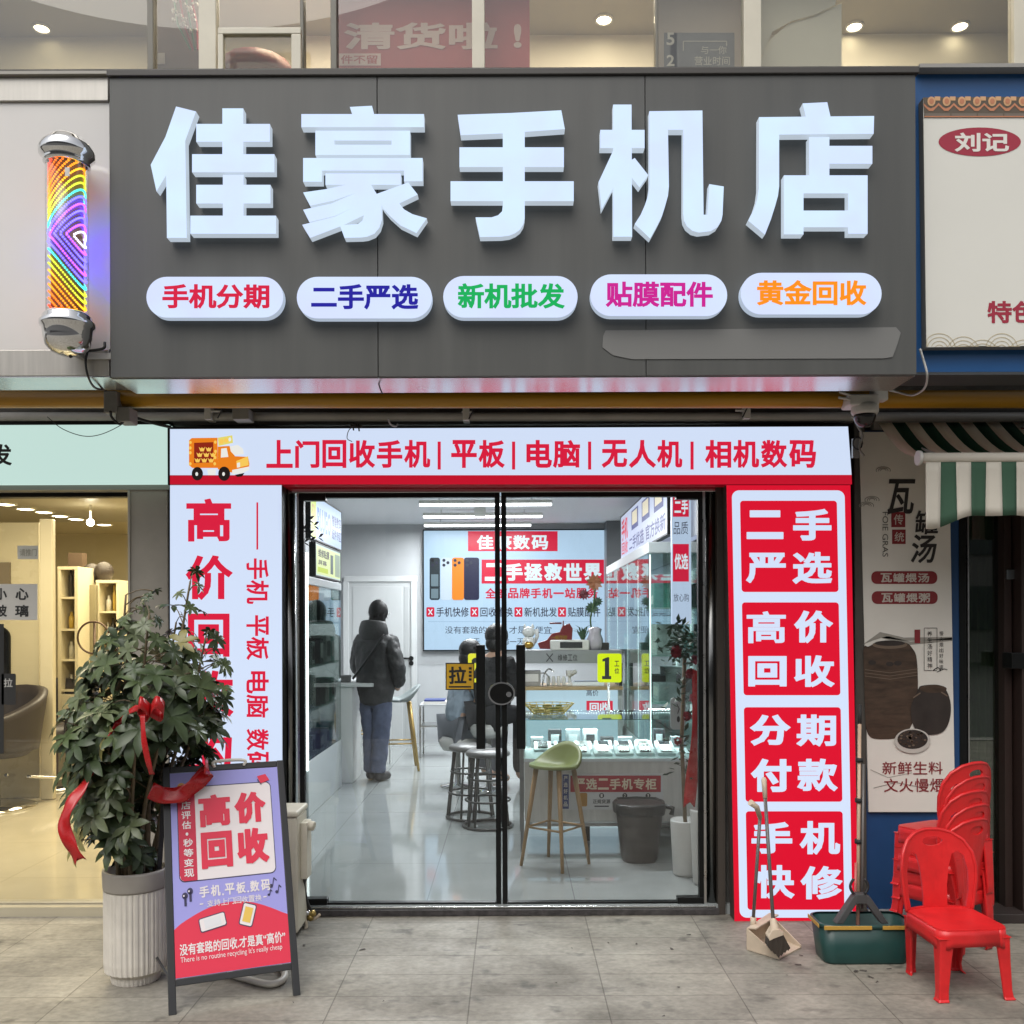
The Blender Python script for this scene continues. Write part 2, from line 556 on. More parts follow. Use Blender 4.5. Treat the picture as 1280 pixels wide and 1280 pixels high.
# ------------------------------------------------------------------ ground, pavement, street
def paver_mat():
    m, n, l, b = _mat('pavement_stone')
    tc = n.new('ShaderNodeTexCoord')
    mp = n.new('ShaderNodeMapping')
    mp.inputs['Location'].default_value = (0.18, 0.12, 0)
    l.new(tc.outputs['Object'], mp.inputs[0])
    br = n.new('ShaderNodeTexBrick')
    br.offset = 0.0
    br.inputs['Scale'].default_value = 1.0
    br.inputs['Brick Width'].default_value = 0.56
    br.inputs['Row Height'].default_value = 0.24
    br.inputs['Mortar Size'].default_value = 0.0035
    br.inputs['Mortar Smooth'].default_value = 0.6
    br.inputs['Color1'].default_value = (.226, .208, .172, 1)
    br.inputs['Color2'].default_value = (.262, .243, .201, 1)
    br.inputs['Mortar'].default_value = (.125, .112, .09, 1)
    l.new(mp.outputs[0], br.inputs['Vector'])
    n1 = n.new('ShaderNodeTexNoise'); n1.inputs['Scale'].default_value = 2.3; n1.inputs['Detail'].default_value = 9; n1.inputs['Roughness'].default_value = .68
    n2 = n.new('ShaderNodeTexNoise'); n2.inputs['Scale'].default_value = 34; n2.inputs['Detail'].default_value = 6
    mp2 = n.new('ShaderNodeMapping'); mp2.inputs['Scale'].default_value = (1, 1.25, 1)
    l.new(tc.outputs['Object'], mp2.inputs[0])
    l.new(mp2.outputs[0], n1.inputs['Vector']); l.new(mp2.outputs[0], n2.inputs['Vector'])
    def rng(src, lo, hi):
        r = n.new('ShaderNodeMapRange'); r.inputs['From Min'].default_value = .3; r.inputs['From Max'].default_value = .7
        r.inputs['To Min'].default_value = lo; r.inputs['To Max'].default_value = hi
        l.new(src, r.inputs['Value']); return r.outputs[0]
    a, c = rng(n1.outputs['Fac'], .58, 1.30), rng(n2.outputs['Fac'], .82, 1.16)
    mu = n.new('ShaderNodeMath'); mu.operation = 'MULTIPLY'
    l.new(a, mu.inputs[0]); l.new(c, mu.inputs[1])
    n3 = n.new('ShaderNodeTexNoise'); n3.inputs['Scale'].default_value = 7; n3.inputs['Detail'].default_value = 5
    l.new(mp2.outputs[0], n3.inputs['Vector'])
    r3 = n.new('ShaderNodeMapRange'); r3.inputs['From Min'].default_value = .60; r3.inputs['From Max'].default_value = .72
    r3.inputs['To Min'].default_value = 1; r3.inputs['To Max'].default_value = .50
    l.new(n3.outputs['Fac'], r3.inputs['Value'])
    mu3 = n.new('ShaderNodeMath'); mu3.operation = 'MULTIPLY'
    l.new(mu.outputs[0], mu3.inputs[0]); l.new(r3.outputs[0], mu3.inputs[1])
    vm = n.new('ShaderNodeVectorMath'); vm.operation = 'SCALE'
    l.new(br.outputs['Color'], vm.inputs[0]); l.new(mu3.outputs[0], vm.inputs['Scale'])
    l.new(vm.outputs[0], b.inputs['Base Color'])
    l.new(rng(n1.outputs['Fac'], .75, .48), b.inputs['Roughness'])
    bp = n.new('ShaderNodeBump'); bp.inputs['Strength'].default_value = .35; bp.inputs['Distance'].default_value = .004
    mu2 = n.new('ShaderNodeMath'); mu2.operation = 'SUBTRACT'
    l.new(n2.outputs['Fac'], mu2.inputs[0]); l.new(br.outputs['Fac'], mu2.inputs[1])
    l.new(mu2.outputs[0], bp.inputs['Height']); l.new(bp.outputs[0], b.inputs['Normal'])
    return m

def tile_mat(name, col, w, h, rough, mort=(.2, .2, .2), loc=(0, 0, 0), noise=.1):
    m, n, l, b = _mat(name)
    tc = n.new('ShaderNodeTexCoord')
    mp = n.new('ShaderNodeMapping'); mp.inputs['Location'].default_value = loc
    l.new(tc.outputs['Object'], mp.inputs[0])
    br = n.new('ShaderNodeTexBrick'); br.offset = 0.0
    br.inputs['Scale'].default_value = 1.0
    br.inputs['Brick Width'].default_value = w; br.inputs['Row Height'].default_value = h
    br.inputs['Mortar Size'].default_value = .0025
    br.inputs['Color1'].default_value = (*col, 1); br.inputs['Color2'].default_value = (*[x * .95 for x in col], 1)
    br.inputs['Mortar'].default_value = (*mort, 1)
    l.new(mp.outputs[0], br.inputs['Vector'])
    nz = n.new('ShaderNodeTexNoise'); nz.inputs['Scale'].default_value = 3; nz.inputs['Detail'].default_value = 7
    l.new(tc.outputs['Object'], nz.inputs['Vector'])
    r = n.new('ShaderNodeMapRange'); r.inputs['From Min'].default_value = .3; r.inputs['From Max'].default_value = .7
    r.inputs['To Min'].default_value = 1 - noise; r.inputs['To Max'].default_value = 1 + noise
    l.new(nz.outputs['Fac'], r.inputs['Value'])
    vm = n.new('ShaderNodeVectorMath'); vm.operation = 'SCALE'
    l.new(br.outputs['Color'], vm.inputs[0]); l.new(r.outputs[0], vm.inputs['Scale'])
    l.new(vm.outputs[0], b.inputs['Base Color'])
    b.inputs['Roughness'].default_value = rough
    return m

FZ = 0.05     # indoor floor level
b = B(); b.box(-300, 300, -300, -7.2, -.5, -.15, M('asphalt', (.05, .05, .05), .85, noise=.2, nscale=3))
b.build('road', kind='structure')
b = B(); b.box(-40, 40, -7.2, .02, -.5, 0, paver_mat())
b.build('pavement', kind='structure')
b = B(); b.box(-300, 300, 12, 300, -.5, -.05, M('soil', (.2, .18, .15), .9)); b.build('ground', kind='structure')
b = B(); b.box(-40, 40, -7.5, -7.204, -.15, .01, M('kerb_stone', (.3, .29, .27), .8, noise=.2)); b.build('kerb', kind='structure')

LX, RX, BY, CZ = -1.98, 1.40, 6.90, 2.80          # phone shop's inside faces
SHOPFL = tile_mat('shop_floor_tile', (.31, .335, .33), .8, .8, .07, (.17, .18, .18), (.1, .2, 0), .06)
b = B(); b.box(LX, RX + .35, .02, 5.8, -.4, FZ, SHOPFL); b.box(LX - .5, RX + .35, 5.8, BY + .1, -.4, FZ, SHOPFL); b.build('floor', kind='structure')
SALFL = tile_mat('salon_floor_tile', (.50, .45, .33), .9, .9, .10, (.35, .3, .2), (.2, .3, 0), .06)
b = B(); b.box(-9, LX - .001, .02, 5.7, -.4, FZ, SALFL); b.box(-9, LX - .51, 5.7, 9, -.4, FZ, SALFL); b.build('salon_floor', kind='structure')
RESFL = tile_mat('restaurant_floor_tile', (.2, .17, .14), .6, .6, .3, (.1, .1, .1))
b = B(); b.box(RX + .354, 9, .02, 6, -.4, FZ, RESFL); b.build('restaurant_floor', kind='structure')

# street opposite, seen only as the reflections in glass and chrome
b = B()
OPB = M('opposite_render', (.22, .21, .2), .9, noise=.2, nscale=.6)
OPW = M('opposite_window', (.04, .05, .055), .2)
b.box(-60, 60, -46, -34, -.2, 13, OPB)
for i in range(-14, 15):
    for k in range(4):
        b.box(i * 4 - 1.2, i * 4 + 1.2, -34, -33.9, 1.2 + k * 3.1, 3.0 + k * 3.1, OPW)
b.build('backdrop_street', kind='structure')

# ------------------------------------------------------------------ the building itself
WALLW = M('white_wall_paint', (.60, .61, .62), .6, noise=.03, nscale=2)
GREYW = M('grey_wall_paint', (.40, .41, .42), .6, noise=.04, nscale=2)
CEILW = M('ceiling_paint', (.62, .63, .65), .7)
SALW = M('salon_wall_paint', (.58, .51, .34), .5, noise=.04, nscale=2)
RESW = M('restaurant_wall_paint', (.34, .33, .30), .7, noise=.1)
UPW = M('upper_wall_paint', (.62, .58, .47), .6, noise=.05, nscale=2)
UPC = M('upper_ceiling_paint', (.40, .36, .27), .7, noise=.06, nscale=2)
PILM = M('pilaster_stone', (.42, .385, .33), .42, noise=.07, nscale=7, bump=.05, bscale=30)
bd = thing('commercial_building', 'grey two storey building front holding the row of small shops', 'building', (0, 0, 0))
def wallpart(name, *args, mat=WALLW, bev=0):
    b = B(); b.box(*args, mat); return b.build(name, bd, bevel=bev)
wallpart('side_wall', LX - .03, LX, .5, 5.8, FZ, CZ)
wallpart('side_wall', LX - .5, LX - .031, 5.77, 5.8, FZ, CZ)
wallpart('side_wall', LX - .53, LX - .5, 5.77, BY, FZ, CZ)
wallpart('side_wall', RX, RX + .12, .1, BY, FZ, CZ)
wallpart('back_wall', LX - .55, RX + .12, BY, BY + .12, FZ, CZ, mat=GREYW)
wallpart('ceiling', LX - .55, RX + .12, .1, BY, CZ, CZ + .12, mat=CEILW)
# salon shell
wallpart('side_wall', LX - .06, LX - .031, .5, 5.7, FZ, 2.719, mat=SALW)
wallpart('side_wall', LX - .58, LX - .061, 5.7, 5.72, FZ, 2.719, mat=SALW)
wallpart('side_wall', LX - .6, LX - .581, 5.7, 7.2, FZ, 2.719, mat=SALW)
wallpart('back_wall', -9, LX - .58, 7.2, 7.32, FZ, 2.72, mat=SALW)
wallpart('side_wall', -9.1, -9, .1, 7.2, FZ, 2.72, mat=SALW)
wallpart('ceiling', -9, LX - .031, .1, 5.76, 2.72, 2.79, mat=M('salon_ceiling_paint', (.45, .41, .31), .45))
wallpart('ceiling', -9, LX - .57, 5.761, 7.2, 2.72, 2.79, mat=SALW)
# restaurant shell
wallpart('back_wall', RX + .3, 9, 5.9, 6, FZ, 2.72, mat=RESW)
wallpart('ceiling', RX + .3, 9, .1, 6, 2.72, 2.84, mat=RESW)
# slab edge and concrete band over the shopfronts
b = B(); b.box(-9, 9, .10, .38, 2.58, 4.55, DARKW); b.box(-9, 9, -.02, .098, 2.60, 2.86, DARKW)
b.build('facade_band', bd)
wallpart('floor_slab', -9, 9, .38, 3.2, 3.1, 4.5, mat=DARKW)
# pilaster left of the phone shop, dark reveal on its right side
p0, p1 = P(162, 800, 0.0).x, P(213, 800, 0.0).x
wallpart('pilaster', p0, p1 - .002, -.02, .5, 0, 2.36, mat=PILM, bev=.006)
wallpart('pilaster', P(1066, 800, .0).x, P(1080, 800, .0).x, -.03, .4, 0, 2.62, mat=M('dark_pilaster', (.07, .065, .055), .6, noise=.15), bev=.005)
b = B(); b.box(p1, P(352, 800, .06).x, .06, .3, 0, 2.6, DARKW); b.build('front_wall', bd)
b = B(); b.box(P(907, 800, .06).x, P(1064, 800, .06).x, .06, .3, 0, 2.6, DARKW); b.build('front_wall', bd)
# upper storey room behind the glass
UY = .30
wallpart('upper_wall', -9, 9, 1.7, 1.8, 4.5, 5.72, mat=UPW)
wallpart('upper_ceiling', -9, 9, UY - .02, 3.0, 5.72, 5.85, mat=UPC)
wallpart('parapet', -9, 9, UY - .05, UY + .35, 5.3, 8.5, mat=M('upper_cladding', (.4, .38, .35), .6))

FRAMEW = M('cream_window_frame', (.62, .58, .47), .4, noise=.05)
FRAMED = M('bronze_window_frame', (.16, .15, .12), .4)
UPGL = GLASS('upper_window_glass', (.88, .88, .85), .07)
UPGD = GLASS('tinted_window_glass', (.62, .62, .58), .10)
xs = [(-12, 186, FRAMED, 5, UPGD), (186, 250, FRAMED, 8, UPGL), (250, 376, FRAMEW, 22, UPGL), (376, 414, FRAMED, 5, UPGL), (414, 590, FRAMED, 8, UPGL),
      (590, 818, FRAMEW, 16, UPGL), (818, 928, FRAMED, 4, UPGL), (928, 1264, FRAMEW, 22, UPGL), (1264, 1330, FRAMEW, 18, UPGL)]
zb, zt = P(640, 100, UY).z, 5.4
for i, (x0, x1, fm, w, gm) in enumerate(xs):
    b = B()
    b.box(P(x0, 40, UY).x + .001, P(x0 + w, 40, UY).x, UY - .03, UY + .04, zb, zt, fm)
    wn_ = b.build('window', bd, bevel=.004)
    b = B(); b.box(P(x0 + w, 40, UY).x, P(x1, 40, UY).x, UY, UY + .006, zb, zt, gm)
    b.build('pane', wn_)
# the small hopper sash standing ajar
sa = thing('open_window', 'small cream framed window sash standing ajar above the grey signboard', 'window', P(322, 90, .2))
b = B()
b.pbox(272, 34, 376, 42, .17, .04, FRAMEW); b.pbox(272, 42, 279, 92, .17, .04, FRAMEW); b.pbox(364, 42, 376, 92, .17, .04, FRAMEW)
b.build('sash_frame', sa, bevel=.004)
b = B(); b.pbox(279, 42, 364, 92, .185, .006, GLASS('sash_glass', (.85, .85, .8), .04)); b.build('pane', sa)

def downlight(name, label, loc, r, col, es, group, z0=0.02):
    t = thing(name, label, 'ceiling light', loc, group)
    b = B(); b.lathe(loc, [(r * 1.25, 0), (r * 1.25, -.012), (r, -.014), (r, -.004)], M(name + '_trim', (.7, .68, .6), .4), n=20); b.build('trim', t)
    b = B(); b.lathe(loc, [(r, -.006), (r * .6, -.016), (.001, -.018)], M(name + '_lens', (.8, .8, .8), emit=(*col, 1), es=es), n=20); b.build('lens', t)
    return t
UC = 5.72
ups = [(755, 24, 'small round downlight above the red clearance banner edge, upper storey'), (1068, 34, 'round downlight in the upper ceiling over the right end of grey signboard'),
       (1200, 34, 'upper storey downlight nearest the right photo edge'), (52, 32, 'lone upper storey downlight behind the dark tinted pane')]
for px, py, lb in ups:
    yy = gy(py, UC)
    d = (UC - CAMH) * F / (HY - py); yy = CAMY + d
    p = P(px, py, yy)
    downlight('downlight', lb, (p.x, yy, UC), .05, (1, .88, .66), 14, 'downlights in the upper storey')
for X in (-3.0, -1.2, .6, 2.4):
    area_light('upper_lamp_glow', (X, 1.0, UC - .03), (0, 0, 0), .8, .5, 24, (1, .88, .70), None)
# things in the upper windows
UB = M('banner_red_cloth', (.55, .12, .11), .7, noise=.08, nscale=3)
PINKT = M('banner_pale_letter', (.80, .58, .50), .6)
CREAMT = M('cream_print', (.72, .68, .58), .6)
bn = thing('clearance_banner', 'red clearance banner with pale letters behind the upstairs glass', 'banner', P(535, 92, .45))
b = B(); b.pbox(414, -30, 662, 96, .45, .01, UB); b.build('cloth', bn)
b = B(); sh = Sheet(b, lambda x, y: P(x, y, .448))
sh.text('清货啦', 430, 28, 622, 62, PINKT, .03, 1); sh.text('!', 642, 30, 652, 60, PINKT, .03, 1)
sh.rect(424, 67, 476, 82, PINKT, 1); sh.text('件不留', 426, 69, 472, 80, UB, .02, 2)
b.build('lettering', bn)
po = thing('opening_hours_poster', 'slate grey opening hours poster with white figures in the upstairs window', 'poster', P(870, 92, .42))
b = B(); b.pbox(818, -30, 928, 96, .45, .01, M('dusty_pink_board', (.50, .42, .34), .7)); b.build('board', po)
SLATE = M('slate_print', (.19, .19, .19), .6)
b = B(); sh = Sheet(b, lambda x, y: P(x, y, .448))
sh.rect(838, 41, 918, 96, SLATE, 1); sh.rect(830, 41, 846, 96, SLATE, 1)
sh.text('5', 833, 41, 843, 57, CREAMT, .02, 3); sh.text('2', 833, 69, 843, 83, CREAMT, .02, 3)
sh.text('与一你', 876, 58, 908, 68, CREAMT, 0, 3); sh.text('营业时间', 868, 71, 912, 82, CREAMT, 0, 3)
sh.line([(854, 64), (854, 52), (908, 52), (908, 58)], 1, CREAMT, 3)
b.build('lettering', po)
cp = thing('window_decal', 'cream wavy edged decal filling the upstairs pane above the right sign end', 'decal', P(1000, 92, .4))
b = B(); b.slab([[(951, -30), (1050, -30), (1044, 6), (1020, 18), (990, 26), (965, 40), (955, 66), (951, 70)]], lambda x, y: P(x, y, .42), (0, .004, 0), M('cream_decal', (.66, .62, .5), .6))
b.slab([[(985, 30), (1052, 4), (1052, 96), (951, 96), (951, 74), (962, 50)]], lambda x, y: P(x, y, .43), (0, .004, 0), M('cream_decal_light', (.72, .68, .56), .6))
b.build('decal_sheet', cp)
# shelf of goods behind the sash, wall switch
gs = thing('food_cover', 'dark red domed cover behind the small open upstairs window', 'cover', P(322, 90, .9))
q = P(322, 88, .9); b = B()
b.lathe((q.x, q.y, q.z - .1), [(.26, 0), (.25, .06), (.21, .12), (.13, .165), (.04, .185), (.001, .188)], M('dark_red_cover', (.30, .008, .014), .5, noise=.2, nscale=18), 28, mod=lambda a: 1 + .015 * math.sin(a * 12)); b.build('dome', gs)
wb = B(); wb.pbox(190, -30, 250, 96, .9, .02, M('brown_panel', (.22, .16, .11), .6, noise=.15)); wb.build('wood_panel', label='brown wall panel behind the narrow upstairs pane', cat='panel')
ws = B(); ws.pbox(192, 66, 206, 80, .895, .004, WPLAST); ws.build('wall_socket', label='white wall socket on the brown upstairs panel', cat='socket', bevel=.002)
gn = B()
for k in range(4):
    gn.tube([P(215 + k * 7, -20, .8), P(222 + k * 8, 30, .8), P(238 + k * 3, 62, .8)], .006, M('tinsel_green', (.03, .2, .06), .4) if k == 0 else (M('tinsel_red', (.4, .03, .04), .4) if k == 1 else gn.mats[k % 2]), 6)
for k in range(40):
    gn.ball(P(215 + random.uniform(0, 36), random.uniform(-10, 40), .79), .009, M('tinsel_bead', (.7, .7, .65), .2) if k == 0 else gn.mats[2], 4)
gn.build('garland', label='red and green garland hanging in the narrow upstairs window', cat='garland')
# ------------------------------------------------------------------ grey signboard with lit letters
SY = -1.00
GREYP = M('grey_composite_panel', (.080, .081, .076), .40, noise=.11, nscale=2.2, stretch=(4, 1, .22))
fs = thing('signboard', 'long dark grey signboard with five big lit white characters', 'signboard', P(640, 470, SY))
seams = [137.5, 472, 807, 1145]
for i in range(3):
    b = B()
    x0, x1 = P(seams[i], 280, SY).x + (.0015 if i else 0), P(seams[i + 1], 280, SY).x - (.0015 if i < 2 else 0)
    b.box(x0, x1, SY, SY + .02, P(640, 470, SY).z, P(640, 95, SY).z, GREYP)
    b.build('face_panel', fs, bevel=.0015)
b = B()
X0, X1 = P(138, 280, SY).x, P(1145, 280, SY).x
Z0, Z1 = P(640, 470, SY).z, P(640, 95, SY).z
SOFM = M('silver_soffit_panel', (.74, .74, .75), .24, 1.0, noise=.03, nscale=2)
b.box(X0, X1, SY + .02, SY + .27, Z0 - .003, Z0 + .01, SOFM); b.build('soffit', fs)
for xe in (X0, X1 - .02):
    b = B(); b.box(xe, xe + .02, SY + .021, SY + .27, Z0 + .012, Z1, GREYP); b.build('end_panel', fs)
b = B(); b.box(X0 - .01, X1 + .012, SY - .012, SY + 1.28, Z1 + .001, Z1 + .028, M('sign_top_trim', (.05, .045, .04), .5)); b.build('top_trim', fs, bevel=.003)
LETF = LIT('letter_face', 204, 225, 252, 1.06, var=.08)
LETS = LIT('letter_return', 182, 194, 206, .88, base=.5)
def crop(ox, oy, s=6.739):
    return lambda pts: [(ox + x / s, oy + y / s) for x, y in pts]
def rc(x0, y0, x1, y1): return R4(x0, y0, x1, y1)
LET = [
 ((180, 120), 'character of a person beside stacked earth', [
   [(270, 88), (438, 130), (347, 378), (360, 1195), (193, 1195), (187, 668), (105, 803), (56, 580), (180, 345)],
   rc(660, 104, 836, 500), rc(440, 235, 1060, 385), rc(405, 490, 1098, 642), rc(440, 748, 1065, 905), rc(390, 1008, 1112, 1160), rc(664, 664, 838, 1015)]),
 ((370, 120), '', [
   [(453, 92), (640, 82), (658, 160), (478, 160)], rc(45, 152, 1078, 262),
   rc(163, 292, 960, 375), rc(163, 410, 960, 497), rc(163, 292, 322, 497), rc(805, 292, 960, 497),
   rc(60, 522, 1066, 628), rc(60, 522, 218, 722), rc(910, 522, 1066, 718), rc(248, 652, 882, 748),
   [(440, 743), (620, 743), (505, 815), (320, 880), (120, 925), (60, 812), (250, 785)],
   [(505, 815), (585, 850), (555, 905), (330, 1010), (112, 1062), (60, 958), (300, 905)],
   [(560, 900), (580, 1000), (400, 1088), (120, 1195), (52, 1085), (330, 1015)],
   [(440, 743), (630, 745), (680, 825), (718, 900), (724, 1040), (702, 1110), (660, 1160), (600, 1185), (550, 1192), (408, 1195), (370, 1090), (520, 1078), (560, 1050), (574, 1000), (560, 900), (500, 815)],
   [(670, 828), (945, 728), (1025, 830), (870, 905), (910, 955), (980, 995), (1102, 1030), (1015, 1155), (880, 1090), (790, 1010), (735, 945), (710, 900)]]),
 ((555, 120), '', [
   [(115, 158), (560, 143), (988, 120), (1018, 278), (680, 302), (495, 315), (140, 330)], rc(130, 432, 1010, 598), rc(55, 718, 1093, 885),
   [(495, 290), (680, 290), (680, 1030), (668, 1080), (640, 1125), (600, 1155), (550, 1176), (480, 1185), (303, 1188), (266, 1022), (400, 1022), (455, 1005), (490, 970), (497, 900)]]),
 ((740, 120), '', [
   [(178, 72), (333, 72), (338, 1185), (180, 1185)], rc(70, 285, 443, 438), [(190, 435), (190, 750), (82, 955), (55, 725)], [(330, 540), (360, 522), (473, 665), (400, 770), (330, 680)],
   [(483, 128), (930, 122), (940, 1000), (972, 1000), (988, 742), (1110, 762), (1100, 1000), (1090, 1050), (1055, 1105), (1000, 1138), (900, 1150), (845, 1135), (800, 1098), (775, 1050), (768, 990), (770, 285), (640, 285), (648, 760), (640, 840), (615, 930), (590, 1010), (550, 1090), (490, 1200), (360, 1078), (410, 1000), (445, 920), (475, 830), (485, 750)]]),
 ((925, 120), '', [
   [(528, 62), (735, 52), (762, 172), (555, 175)],
   [(160, 178), (1130, 168), (1126, 318), (330, 325), (330, 760), (320, 840), (295, 930), (260, 1040), (210, 1168), (70, 1050), (120, 950), (145, 870), (158, 780)],
   rc(583, 345, 753, 700), rc(740, 420, 1115, 570), rc(370, 668, 1075, 820), rc(370, 668, 535, 1165), rc(912, 668, 1075, 1160), rc(370, 965, 1075, 1105)]),
]
LT = .043
for off, _d, polys in LET:
    cf = crop(*off)
    pl = [cf(p) for p in polys]
    b = B()
    b.slab(pl, lambda x, y: P(x, y, SY - LT - .012), (0, .004, 0), LETF, LETS)
    lf = b.build('letter', fs)
    b = B()
    b.slab(pl, lambda x, y: P(x, y, SY - LT - .012) + Vector((0, .0045, 0)), (0, LT - .004, 0), LETS)
    b.build('letter_return', lf)
PILLF = LIT('pill_face', 208, 222, 250, 1.0, var=.05)
PILLS = LIT('pill_return', 190, 205, 225, .7, base=.5)
pills = [('手机分期', 183, 346, 354, 397, 203, 337, (206, 10, 58)), ('二手严选', 371, 346, 540, 398, 389, 523, (20, 14, 150)), ('新机批发', 554, 345, 722, 397, 572, 706, (0, 168, 84)),
         ('贴膜配件', 738, 343, 909, 395, 757, 891, (196, 24, 140)), ('黄金回收', 926, 341, 1102, 393, 946, 1083, (246, 140, 14))]
for t, x0, y0, x1, y1, tx0, tx1, c in pills:
    b = B()
    b.slab([rr_pts(x0, y0, x1, y1, (y1 - y0) / 2 - .1, 10)], lambda x, y: P(x, y, SY - .05), (0, .042, 0), PILLF, PILLS)
    pb = b.build('pill_lightbox', fs, bevel=.002)
    b = B(); Sheet(b, lambda x, y: P(x, y, SY - .05)).text(t, tx0, y0 + 9, tx1, y1 - 11, LIT('pill_letter_' + str(tx0), *c, 1.0), .032, 1)
    b.build('lettering', pb)
b = B()
b.slab([[(757, 413), (1120, 409), (1126, 416), (1122, 430), (1116, 446), (1105, 448), (790, 449), (766, 444), (753, 434), (754, 420)]],
       lambda x, y: P(x, y, SY - .0035), (0, .002, 0), M('grey_patch', (.175, .175, .168), .75))
b.build('grey_patch', fs, label='paler grey strip covering one line of the sign')

# ------------------------------------------------------------------ salon signboard (left) and barber pole
NY = -0.92
sl = thing('salon_signboard', 'blank white salon signboard with brushed frame behind the barber pole', 'signboard', P(60, 470, NY))
BRUSH = M('brushed_sign_frame', (.46, .44, .40), .38, .6, noise=.12, nscale=25, stretch=(1, 1, .06))
xl, xr = P(-300, 300, NY).x, P(137, 300, NY).x - .004
zz = lambda py: P(60, py, NY).z
b = B(); b.box(xl, xr, NY + .012, NY + .06, zz(436), zz(126), M('salon_panel_acrylic', (.70, .68, .65), .14, noise=.03, nscale=1.5)); b.build('face_panel', sl)
for za, zc in ((126, 96), (470, 437)):
    b = B(); b.box(xl, xr, NY, NY + .22, zz(za), zz(zc), BRUSH); b.build('frame_rail', sl, bevel=.003)
b = B(); b.box(xl, xr + .02, NY - .02, NY + 1.2, zz(96) + .001, zz(92), M('salon_sign_cap', (.36, .34, .3), .5)); b.build('top_trim', sl)
b = B(); b.box(xl, xr, NY + .002, NY + .22, zz(470) - .006, zz(470) - .001, SOFM); b.build('soffit', sl)

def barber():
    y = NY - .14
    p = lambda x, py: P(x, py, y)
    cx = p(84, 300).x
    zb_, zt_ = p(84, 396).z, p(84, 204).z
    t = thing('barber_pole', 'lit rainbow barber pole with chrome caps on the salon signboard', 'barber pole', (cx, y, p(84, 446).z))
    k = 1181 / (y + 5)
    R = 27 / k
    c = Vector((cx, y, 0))
    zp = lambda py: p(84, py).z
    CL = GLASS('pole_glass', (.97, .97, .97), .05)
    for nm, prof in (('top_cap', [(R * .9, zp(208)), (R * 1.02, zp(206)), (R * 1.0, zp(203)), (R * 1.06, zp(200)), (R * 1.2, zp(196)), (R * 1.22, zp(190)), (R * 1.14, zp(186)), (R * 1.12, zp(184)), (R * 1.0, zp(181)), (R * .84, zp(176)), (R * .62, zp(171)), (R * .3, zp(168)), (.0005, zp(167))]),
                     ('bottom_cap', [(.0005, zp(445)), (R * .35, zp(444)), (R * .7, zp(440)), (R * .95, zp(433)), (R * 1.06, zp(423)), (R * 1.1, zp(412)), (R * 1.2, zp(409)), (R * 1.22, zp(404)), (R * 1.1, zp(401)), (R * 1.08, zp(397)), (R * .95, zp(393)), (R * .9, zp(392))])):
        b = B(); b.lathe(c, prof, CHROME, 40); b.build(nm, t)
    b = B(); b.lathe(c, [(R * .92, zp(393)), (R * .92, zp(208))], CL, 40); b.build('glass_tube', t)
    b = B(); b.lathe(c, [(R * .7, zp(394)), (R * .7, zp(206))], M('pole_core', (.12, .07, .04), .3, 0, emit=(.5, .22, .06, 1), es=.12), 32); b.build('core', t)
    cols = [(.05, .04, 1.0), (.16, .03, .95), (.8, .75, 1.0), (.05, .8, .7), (.08, .75, .08), (.55, .70, .03), (1, .42, .015), (1, .27, .01), (1, .15, .008), (1, .05, .008)]
    pw_ = [9, 8, 2.4, 2.5, 2.4, 2.2, 2.3, 2.3, 2.4, 2.6]
    mts = [M('pole_led_%d' % i, (.02, .02, .02), emit=(*q, 1), es=pw_[i]) for i, q in enumerate(cols)]
    b = B()
    zm = (zt_ + zb_) / 2; H = (zt_ - zb_) / 2
    rr = R * .78
    nb = 11
    slope = H * .50
    for ib in range(-8, nb + 1):
        cc = H * (ib + .5) / nb
        fr = (ib + .5) / nb
        if fr < -.34: ci = mts[2]
        elif fr < .10: ci = mts[(0, 0, 1)[ib % 3]]
        else: ci = mts[3 if fr < .14 else 4 if fr < .22 else 5 if fr < .34 else 6 if fr < .5 else 7 if fr < .66 else 8 if fr < .82 else 9]
        for th in range(0, 360, 6):
            q_ = th if th <= 180 else 360 - th        # 180 at the left edge, 0 at the right edge
            xr_ = (1 + math.cos(rad(th))) / 2
            dz = cc + slope * xr_ ** 1.2
            if not 0.0 <= dz < H: continue
            for sg in (1, -1):
                b.ball(c + Vector((rr * math.cos(rad(th)), rr * math.sin(rad(th)), zm + sg * dz)), R * .05, ci, 5)
    b.build('light_string', t)
    b = B(); b.box(cx - .01, cx + .01, y + R * .6, NY + .012, zp(192), zp(186), ALU); b.build('bracket', t)
    b = B(); b.box(cx - .01, cx + .2, NY - .01, NY - .002, zp(438), zp(430), WPLAST); b.box(cx - .012, cx + .012, y, NY - .0101, zp(438), zp(432), ALU); b.build('bracket', t)
    b = B(); b.pbox(81, 209, 87, 220, y - R * .95, .002, WPLAST); b.build('price_tag', t)
    b = B(); b.tube(wave([P(88, 446, y), P(100, 440, NY - .03), P(128, 436, NY - .03), P(131, 428, NY - .02)], 6), .006, CABLE, 8)
    b.tube(wave([P(110, 437, NY - .03), P(107, 452, NY - .03), P(110, 470, NY - .02), P(118, 484, NY + .1), P(132, 488, NY + .25)], 6), .005, CABLE, 8); b.build('power_cable', t)
barber()

